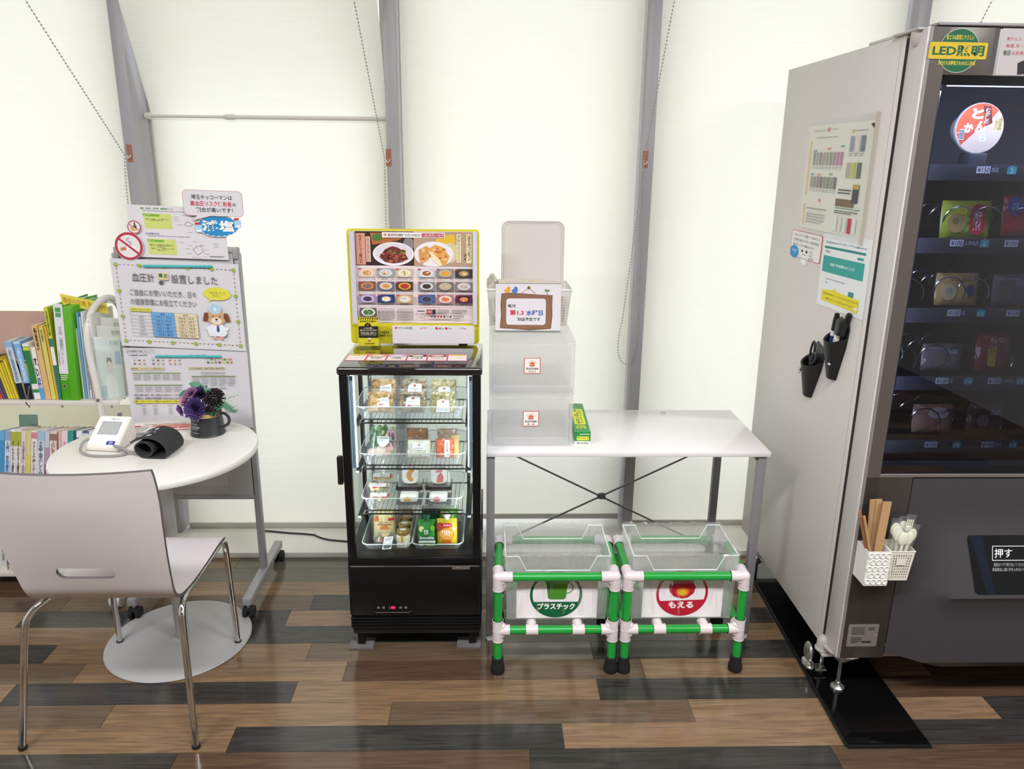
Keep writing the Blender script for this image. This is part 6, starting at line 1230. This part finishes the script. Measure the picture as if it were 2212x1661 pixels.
leaf((-.935,2.475,.870),(.7,-.1,-.75),.044,.018,'#5a8a72','narrow leaf draped over the middle of the bunch')
leaf((-.925,2.462,.800),(1,-.1,.15),.050,.026,'#3f7a58','green leaf lying to the right of the violet dahlia')
leaf((-.885,2.470,.818),(.8,0,-.55),.062,.022,'#4f7f6a','pointed leaf drooping at the right of the bunch')
leaf((-.93,2.46,.785),(.9,-.2,.05),.040,.022,'#3a8050','small green leaf just above the mug rim')
b=B(); rn=random.Random(5); m=mat('#9ab59a',.6)
for k in range(9):
    e=Vector((-.865,2.475,.825))+Vector((rn.uniform(.0,.04),rn.uniform(-.01,.01),rn.uniform(-.03,.02))); b.tube([(-.895,2.472,.82),(-.875,2.474,.823),e],.0009,m,4); b.ball(e,1,m,6,4,(.005,.0015,.0025))
solo('eucalyptus_sprig',b,'pale green sprig with thin leaves at the far right of the bunch','leaf',loc=(-.895,2.472,.82))
# ------------------------------------------------------------------ chair
CH=mat('#cbc5c6',.38,noise=.015); CE=mat('#5c5456',.5); CHROME=mat('#d0d0d0',.08,1)
t=thing('chair','white moulded shell chair with a slotted back and chrome legs, seen from behind','chair',(-1.03,2.05,0))
prof=catmull([(1.779,.866),(1.790,.80),(1.806,.70),(1.824,.61),(1.842,.54),(1.858,.49),(1.886,.458),(1.94,.445),(2.02,.440),(2.12,.441),(2.20,.444),(2.25,.440),(2.272,.425)],4)
def shell(off):
    V=[]; nx=20
    for i,(y,z_) in enumerate(prof):
        a=Vector(prof[max(0,i-1)]); c=Vector(prof[min(len(prof)-1,i+1)]); d=(c-a).normalized(); nn=Vector((-d.y,d.x)); s_=i/(len(prof)-1)
        back=max(0,min(1,(z_-.47)/.3)); hw=.192+.022*back*(1 if y<1.9 else 0); cx=-1.026
        tr=1.0
        if i<3: tr=1-.018*(3-i)**1.5/5
        if i>len(prof)-4: tr=1-.02*(i-len(prof)+4)
        for k in range(nx+1):
            u=k/nx*2-1; cur=(1-u*u)*.030*back if y<1.9 else 0
            V.append((cx+u*hw*tr,y-cur+nn.x*off,z_+nn.y*off-(.006*(u*u)*0)))
    return V,nx
V0,nx=shell(0); V1,_=shell(-.010); n0=len(V0); rows=len(prof); F=[];mi=[]
for i in range(rows-1):
    for k in range(nx):
        q=(i*(nx+1)+k,i*(nx+1)+k+1,(i+1)*(nx+1)+k+1,(i+1)*(nx+1)+k); F.append(q); mi.append(0); F.append(tuple(n0+a for a in reversed(q))); mi.append(0)
for i in range(rows-1):
    for k in(0,nx): F.append((i*(nx+1)+k,(i+1)*(nx+1)+k,n0+(i+1)*(nx+1)+k,n0+i*(nx+1)+k)); mi.append(1)
for i in(0,rows-1):
    for k in range(nx): F.append((i*(nx+1)+k,i*(nx+1)+k+1,n0+i*(nx+1)+k+1,n0+i*(nx+1)+k)); mi.append(1)
me=bpy.data.meshes.new('seat_shell'); me.from_pydata(V0+V1,[],F); me.materials.append(CH); me.materials.append(CE); me.polygons.foreach_set('material_index',mi)
bb=bmesh.new(); bb.from_mesh(me); bmesh.ops.recalc_face_normals(bb,faces=bb.faces[:]); bb.to_mesh(me); bb.free()
so=bpy.data.objects.new('seat_shell_src',me); COL.objects.link(so)
cm=B(Matrix.Translation((-1.037,1.90,.560))@Matrix.Rotation(PI/2,4,'X')); cm.prism(roundrect(-.075,-.0185,.075,.0185,.018,8),.16,CE); cme=cm.make('cut',False); co=bpy.data.objects.new('cut',cme); COL.objects.link(co)
md=so.modifiers.new('b','BOOLEAN'); md.object=co; md.operation='DIFFERENCE'; md.solver='EXACT'
dg=bpy.context.evaluated_depsgraph_get(); me2=bpy.data.meshes.new_from_object(so.evaluated_get(dg)); bpy.data.objects.remove(so); bpy.data.objects.remove(co)
me2.name='seat_shell'; me2.polygons.foreach_set('use_smooth',[True]*len(me2.polygons)); me2.set_sharp_from_angle(angle=math.radians(40)); me2.transform(Matrix.Translation(-ORG[t]))
o=bpy.data.objects.new('seat_shell',me2); COL.objects.link(o); o.parent=t; ORG[o]=ORG[t]
for sx,pts in ((1,[(-.851,2.325,.006),(-.848,2.295,.32),(-.846,2.285,.385),(-.845,2.272,.412),(-.843,2.245,.424),(-.842,2.15,.428),(-.842,2.02,.427),(-.840,1.94,.428),(-.836,1.905,.424),(-.833,1.885,.405),(-.831,1.876,.375),(-.824,1.855,.19),(-.817,1.835,.006)]),(-1,[(-1.250,2.33,.006),(-1.235,2.295,.32),(-1.232,2.285,.385),(-1.23,2.272,.412),(-1.222,2.245,.424),(-1.205,2.15,.428),(-1.195,2.02,.427),(-1.192,1.96,.428),(-1.205,1.93,.424),(-1.228,1.905,.412),(-1.248,1.888,.390),(-1.258,1.878,.355),(-1.277,1.858,.19),(-1.297,1.837,.006)])):
    m_=[i for i,p in enumerate(pts) if abs(p[1]-2.15)<.01][0]
    part('front_leg',B().tube(catmull(pts[:m_+1],4),.0095,CHROME,12),t); part('rear_leg',B().tube(catmull(pts[m_:],4),.0095,CHROME,12),t)
    for p in(pts[0],pts[-1]): part('foot_tip',B().lathe([(.011,0),(.012,.004),(.0115,.012),(.0098,.013)],(p[0],p[1],.0003),RUB,12),t)
part('cross_bar',B().tube([(-1.205,2.17,.418),(-.842,2.17,.418)],.008,CHROME,10),t); part('cross_bar',B().tube([(-1.195,1.98,.416),(-.842,1.98,.416)],.008,CHROME,10),t)
for x in(-1.18,-.862): part('mount_pad',B().box(x-.012,x+.012,1.935,1.965,.417,.437,RUB,.003),t)
# ------------------------------------------------------------------ book rack
RW=mat('#d6d2cc',.35,noise=.01)
t=thing('book_rack','white steel tiered book rack at the left edge behind the chair','rack',(-1.80,2.80,0))
for z_,nm in((.748,1),(.440,2),(.060,3)):
    b=B(); dz=.2126*.245 if nm==2 else 0; yb=2.95 if z_<.7 else 2.92; b.raw([(x_,y_,z_-o_-(dz if y_>2.8 else 0)) for o_ in(0,.002) for x_,y_ in((-2.24,2.705),(-1.326,2.705),(-1.326,yb),(-2.24,yb))],[(0,1,2,3),(7,6,5,4),(0,4,5,1),(1,5,6,2),(2,6,7,3),(3,7,4,0)],RW); b.box(-2.24,-1.326,2.698,2.706,z_-.016,z_+.002,RW,.002)
    s_=part('shelf',b,t)
    for x in(-1.53,-1.355,-1.95): part('shelf_stud',B().cyl((x,2.702,z_-.024),.004,.01,ZN,8),s_)
BPN=frosted('#fffdf0',.72,.6,.4,.03,'pale_panel'); part('back_panel',B().box(-2.24,-1.335,2.950,2.951,.388,.655,BPN),t); part('back_panel',B().box(-2.24,-1.335,2.950,2.951,.062,.30,BPN),t)
for x in(-1.392,-2.20):
    P=catmull([(x+.03,2.655,.075),(x+.012,2.68,.45),(x-.002,2.70,.74),(x-.022,2.715,.92),(x-.026,2.73,1.0),(x-.016,2.765,1.066),(x+.006,2.82,1.10),(x+.02,2.87,1.08),(x+.022,2.90,1.0),(x+.022,2.915,.62),(x+.022,2.93,.075)],5)
    f=part('side_frame',B().tube(P,.0125,RW,12),t); part('bolt',B().lathe([(.0001,-.002),(.006,-.002),(.006,.004),(.0001,.005)],(0,0,0),ZN,10,M=Matrix.Translation((x-.001,2.688,.757))@Matrix.Rotation(PI/2,4,'X')),f)
    part('foot_rail',B().tube([(x+.03,2.545,.07),(x+.03,2.94,.07)],.0125,RW,12),t)
    for y in(2.55,2.92):
        c=B()
        for k in(-1,1): c.lathe([(.0001,-.007),(.024,-.007),(.026,-.004),(.026,.004),(.024,.007),(.0001,.007)],(0,0,0),mat('#d9d8d4',.4),18,M=Matrix.Translation((x+.03+k*.012,y+.008,.0265))@Matrix.Rotation(PI/2,4,'Y'))
        c.cyl((x+.03,y,.045),.006,.02,ZN,8); part('caster',c,t)
b=B(); b.tube([(-1.468,2.93,.75),(-1.468,2.93,1.095),(-1.474,2.80,1.10),(-1.48,2.79,1.09)],.0028,RW,6); b.tube([(-1.50,2.80,.752),(-1.498,2.80,1.085),(-1.49,2.80,1.094),(-1.44,2.80,1.094),(-1.35,2.84,1.08)],.0026,mat('#c8c8c8',.3,.6),6); part('wire_bookend',b,t)
b=B(); b.bar((-1.655,2.71,.742),(-1.64,2.71,.80),.003,.003,mat('#9a9a9a',.3,.8)); b.bar((-1.655,2.70,.745),(-1.644,2.70,.725),.004,.004,mat('#9a9a9a',.3,.8)); part('bookend_leg',b,t)
def book(nm,x,w,h,z_,tilt,cols,label,grp,txt=None,tc='#333333',bands=(),d=.15,y=2.72,bold=.01,tb=(.25,.9),back=0):
    """x = left foot of the spine, tilt in degrees (+ leans right); cols = cover colour"""
    M=Matrix.Translation((x,y,z_+.0006))@Matrix.Rotation(math.radians(tilt),4,'Y')@Matrix.Rotation(math.radians(-back),4,'X')
    t=thing(nm,label,'book' if nm!='folder' else 'folder',(x,y,z_+.0006),grp)
    up=max(0,-math.sin(math.radians(tilt)))*0
    b=B(M); b.box(0,.0008,.0006,d,0,h,mat(cols,.45)); b.box(w-.0008,w,.0006,d,0,h,mat(cols,.45)); b.box(0,w,0,.0008,0,h,mat(cols,.45)); part('cover',b,t)
    part('pages',B(M).box(.0009,w-.0009,.001,d-.003,.003,h-.003,mat('#e6e2d6',.8)),t)
    s=Sheet(onM(M,(0,-.0003,h)),onM(M,(w,-.0003,h)),onM(M,(0,-.0003,0)),100,1000); s.L=2
    for a,c,cc in bands: s.rect(0,a*1000,100,c*1000,cc)
    if txt:
        for T_,a,c,cc,xa,xb in (txt if isinstance(txt,list) else [(txt,tb[0],tb[1],tc,22,78)]): s.vt(T_,xa,a*1000,xb,c*1000,cc,bold)
    part('spine_print',s,t)
G='books on the upper rack shelf'; z1=.7485
# big brown board behind
s=Sheet((-1.80,2.80,1.056),(-1.53,2.80,1.056),(-1.80,2.80,.752),270,304); s.base('#b89c8e',.002); s.txt('隊一干',98,112,220,150,'#3a2a28',.03); solo('calligraphy_card',s,'large pinkish-brown card with brush writing behind the magazines','card')
YL=['#d8c02c','#d6bc30','#c84a3a','#5a5078','#4a4a50','#d8c43a','#dcc83c','#d0b82c','#d8c83c','#ccd0a0','#d8c438','#cfae2c','#6a7a3a','#d8c63c','#d4c030','#5a6a38','#d8c43a']
for k in range(17):
    book('magazine',-1.775+k*.0095+(.02 if k>8 else 0)+(.012 if k==9 else 0),.007 if k!=9 else .022,.152-.0008*k+(.003 if k%3 else 0),z1,-(13-k*.45),YL[k],['yellow magazine at the left picture edge, leaning','thin yellow magazine next to the first','red-spined magazine leaning among the yellow ones','dark violet magazine leaning among the yellow ones','dark grey magazine leaning among the yellow ones','yellow magazine right of the dark grey one','bright yellow magazine in the middle of the leaning row','ochre magazine in the middle of the leaning row','yellow magazine just left of the pale thick one','thick pale magazine with a grey blot among yellow ones','yellow magazine just right of the thick pale one','dark ochre magazine in the right half of the row','olive magazine in the right half of the leaning row','yellow magazine right of the olive one','yellow magazine near the blue books, third before them','dark olive magazine, second before the blue books','yellow magazine touching the first blue book'][k],'leaning magazines on the upper rack shelf',d=.12,y=2.722,bands=[(.02,.08,'#6a5a2a')] if k%2 else [(.55,.72,'#7a7a58')] if k==9 else [])
book('book',-1.686,.022,.213,z1,-6,'#c9d6e0','pale blue-and-white book with a black foot, left of its twin',G,'公害防止管理者等国家試験','#5a7aa8',[(0,.10,'#8ab0d4'),(.72,1,'#1c1f28')],tb=(.12,.70),bold=.005)
book('book',-1.660,.023,.213,z1,-4.5,'#79aedb','sky-blue book with a black foot, right of its paler twin',G,'公害防止管理者等国家試験','#e0ecf8',[(0,.04,'#b8d4ec'),(.72,1,'#1c1f28')],tb=(.12,.70),bold=.005)
book('book',-1.634,.022,.205,z1,-3.5,'#e2e2dc','white book with a dark green panel and yellow tag',G,None,'#fff',[(.05,.72,'#2f7a3c'),(.06,.12,'#c8cc3c'),(.82,.88,'#3a8a4a')])
book('book',-1.612,.015,.192,z1,-2,'#e4e2de','narrow white book with large black letters and a blue foot',G,[('すごい',.2,.56,'#2a2a2a',10,92),('掃除',.58,.78,'#2f5a9a',10,92)],'#222',[(.78,1,'#5a9ad8')],bold=.04)
book('book',-1.594,.019,.272,z1,-2,'#d8b078','tall tan book with black lettering at its top',G,'職場の安全衛生管理','#3a2c1c',[],tb=(.04,.34),bold=.04)
book('book',-1.573,.015,.270,z1,-1.5,'#d2c86a','tall yellow-green book right of the tan one',G,'安全衛生','#5a6a3a',[(.0,.02,'#e0a840')],tb=(.05,.22))
book('book',-1.556,.007,.268,z1,-1,'#d8a83a','very thin orange book',G); book('book',-1.548,.013,.335,z1,-.6,'#c6c83c','tall lime-yellow report with a teal lower spine',G,'平成安全衛生白書','#4a5a2c',[(.33,1,'#2e7a70'),(.42,.62,'#dfe6e0')],tb=(.04,.3))
# green binder
M=Matrix.Translation((-1.534,2.712,z1+.0008))@Matrix.Rotation(math.radians(3.2),4,'Y')
t=thing('folder','thick bright green ring binder with a long white spine label','folder',(-1.534,2.712,z1)); b=B(M); GB=mat('#4aa018',.3); b.box(0,.003,0,.24,0,.345,GB); b.box(.0,.034,0,.003,0,.345,GB,.001); b.box(.031,.034,.003,.24,0,.345,GB); b.box(.034,.062,-.002,.20,0,.342,mat('#56a820',.35),.001); part('cover',b,t)
s=Sheet(onM(M,(.001,-.0006,.352)),onM(M,(.033,-.0006,.352)),onM(M,(.001,-.0006,.0)),100,1000); s.base('#d9d8dc',.0004) if False else None; s.L=2; s.rect(2,0,100,720,'#d9d8dc'); s.rect(18,40,78,86,'#4a9a58'); s.rect(18,92,78,136,'#5a9a60'); s.vt('その他 公開講座パンフレット',34,230,72,620,'#3a3a3e',.0); s.vt('公開研修資料',10,480,26,640,'#5a5a5e'); s.bars(10,730,90,790,3,'#cfe0c0'); s.ell(45,850,26,26*.29*1.0+18,'#8fb868',20); s.ell(45,850,20,19,'#4c5a48',20); part('spine_label',s,t)
s=Sheet((-1.508,2.755,1.128),(-1.372,2.80,1.086),(-1.503,2.755,1.088),300,90); s.base('#dccb52',.0006); s.txt('過去の災害 危険箇所',8,20,290,66,'#b88a2c',.02); solo('yellow_sign',s,'yellow paper sign with ochre writing sticking up behind the green binder','sign')
G2='thin folders between binder and acrylic box'
for k,(c,h,l) in enumerate((('#b8c8b8',.26,'clear greenish file sleeve right of the green binder'),('#6fa4cc',.315,'light blue plastic folder standing right of the binder'),('#a8bcd0',.30,'pale grey-blue folder next to the light blue one'),('#dcd8d8',.318,'white booklet with vertical print on its spine'),('#b8b4b8',.30,'grey booklet left of the rack frame'),('#9a9aa0',.285,'dark grey booklet behind the rack frame'),('#e0dcd8',.31,'white booklet half hidden behind the rack frame'))):
    book('folder',-1.466+k*.0085,.0065,h,z1,1.5,c,l,G2,'資料集' if k==3 else None,'#5a5a5a',d=.17,y=2.73)
# acrylic magazine box
t=thing('magazine_box','clear acrylic box holding photo-covered magazines at the right end of the upper shelf','box',(-1.37,2.80,z1))
x0,x1=-1.405,-1.333; g=frosted('#f6fffb',.12,.5,.05,.04,'acrylic'); b=B(); b.box(x0,x1,2.708,2.711,z1+.001,z1+.20,g); b.box(x0,x0+.0025,2.711,2.90,z1+.001,z1+.23,g); b.box(x1-.0025,x1,2.711,2.90,z1+.001,z1+.23,g); b.box(x0,x1,2.711,2.90,z1+.001,z1+.003,g); part('acrylic_shell',b,t)
def cover(s,seed,col='#cfdcd8'):
    s.rect(4,4,196,276,col); s.txt('衛生管理',120,14,186,34,'#5a6a68'); s.ell(100,130,26,32,'#d6cfc6',18); s.poly([(78,118),(84,92),(116,90),(124,118),(100,104)],'#5a5a58'); s.poly([(50,276),(60,190),(90,168),(112,168),(142,190),(152,276)],'#e6e8e6'); s.rect(4,220,60,276,'#a8c4c8'); s.rect(150,60,192,120,'#8ab4c4')
for k,(xa,ya,xb,yb,zt,lab,col) in enumerate(((-1.402,2.735,-1.336,2.86,.225,'magazine with a man in a white coat, front of the acrylic box','#cfdcd8'),(-1.400,2.76,-1.338,2.885,.26,'magazine with a man in a dark suit, middle of the acrylic box','#d8dcd4'),(-1.398,2.79,-1.345,2.90,.285,'pale magazine at the back of the acrylic box','#dfe2da'))):
    s=Sheet((xa,ya,z1+.004+zt),(xb,ya+.05,z1+zt-.012),(xa+.004,ya-.02,z1+.004),200,280); s.base('#e4e4de',.004); cover(s,k,col); solo('magazine',s,lab,'magazine','magazines in the acrylic box')
# second shelf
G='books on the middle rack shelf'; z2=.4405
B2=[(.020,'#3a86b4','medium blue book at the left picture edge',None,'#eef',[(.0,.2,'#5aa0c8')]),(.022,'#c4c8d6','white and grey-blue book with a blue title at its foot','入門 安全衛生','#3a4a7a',[(.0,.2,'#8a9ab8'),(.6,1,'#a0b8dc')]),(.020,'#dcd8d6','white book with a lime tag, left one of two alike','よくわかる食品衛生','#3a3a3a',[(.05,.34,'#a0a83c')]),(.020,'#d8d2d0','white book with a lime tag, right one of two alike','よくわかる食品衛生','#3a3a3a',[(.05,.34,'#a0a83c')]),(.018,'#cfc4c0','pinkish beige book','品質管理','#8a8080',[]),(.020,'#c8c08a','dull yellow book with a soft photo spine',None,'#555',[(.5,1,'#cabc6a')]),(.022,'#dcd6d4','white book titled for hygiene systems','HACCP管理システム','#3a3436',[(.03,.16,'#c87a8a')]),(.030,'#b8c0d0','blue-grey book about food factories','食品工場のしくみ','#38404a',[(0,.2,'#9ab0c8'),(.4,1,'#c8ccd8')]),(.018,'#a888a0','purple and pink photo book',None,'#555',[(.0,.35,'#b8bccc'),(.7,1,'#8a4a70')]),(.028,'#d2c0b8','beige book with a brown heading','人にやさしい衛生','#7a5a50',[(.06,.2,'#8a6a60'),(.78,1,'#cfc07a')]),(.012,'#cfa9a0','thin salmon book',None,'#555',[]),(.024,'#d8c8cc','pale pink book with rose lettering','まるごとDVD','#b87a88',[(.62,.72,'#2a3a6a')]),(.022,'#2e8a84','teal book','衛生法規','#bcdcd8',[]),(.010,'#2a4a4a','thin dark teal book',None,'#555',[]),(.024,'#dcdcde','white book with a blue lower half','公害防止','#cfd8e8',[(.14,1,'#3a6aa8')]),(.024,'#4a5a80','slate-blue book with a white sign','公害防止の','#dce2ee',[(.05,.16,'#c8d0dc')]),(.026,'#d8d8dc','white and blue book, right of the slate one','大気',"#d0d8e8",[(.2,1,'#3a62a0')]),(.022,'#d4d0d4','white book with a red stamp','水質','#dce',[(.06,.16,'#b84a5a'),(.26,1,'#3a4a8a')]),(.020,'#c8ccd0','grey-white book with a blue bar','資格','#556',[(.2,.3,'#4a5a8a')]),(.018,'#4a8a5a','green book almost hidden by the table',None,'#555',[])]
x=-1.812
for k,(w,c,l,tx,tc,bands) in enumerate(B2):
    book('book',x,w*.9,.178+(.006 if k in(2,3) else 0),z2,3.2 if k<10 else 1.2,c,l+' on the middle shelf' if len(l.split())<11 else l,G,tx,tc,bands,tb=(.22,.92),bold=.02,d=.13,back=12); x+=w*.9+.0012+(.010 if k==9 else 0)
s=Sheet((-1.80,2.88,.637),(-1.73,2.88,.637),(-1.80,2.84,.42),70,137); s.base('#a8d4cc',.002); solo('file_sleeve',s,'pale turquoise sleeve peeping up behind the middle shelf books','folder')
b=B(); b.box(-1.43,-1.420,2.885,2.90,.402,.64,mat('#b8b4c0',.5)); solo('book',b,'narrow bluish book standing behind the blood pressure monitor','book')
G='books on the lowest rack shelf'; z3=.0605
book('book',-1.868,.022,.215,z3,6,'#d8d4d2','white business book with grey letters on the lowest shelf',G,'X Techビジネス大全','#4a4a50',[],tb=(.15,.8),bold=.01,d=.15)
book('book',-1.838,.008,.06,z3,0,'#cfc0a0','tiny cream booklet beside the white business book, lowest shelf',G,None,'#555',[(.3,.6,'#3a3a4a')],d=.1)
book('book',-1.826,.008,.075,z3,0,'#6a90b0','small blue booklet on the lowest shelf',G,d=.1)
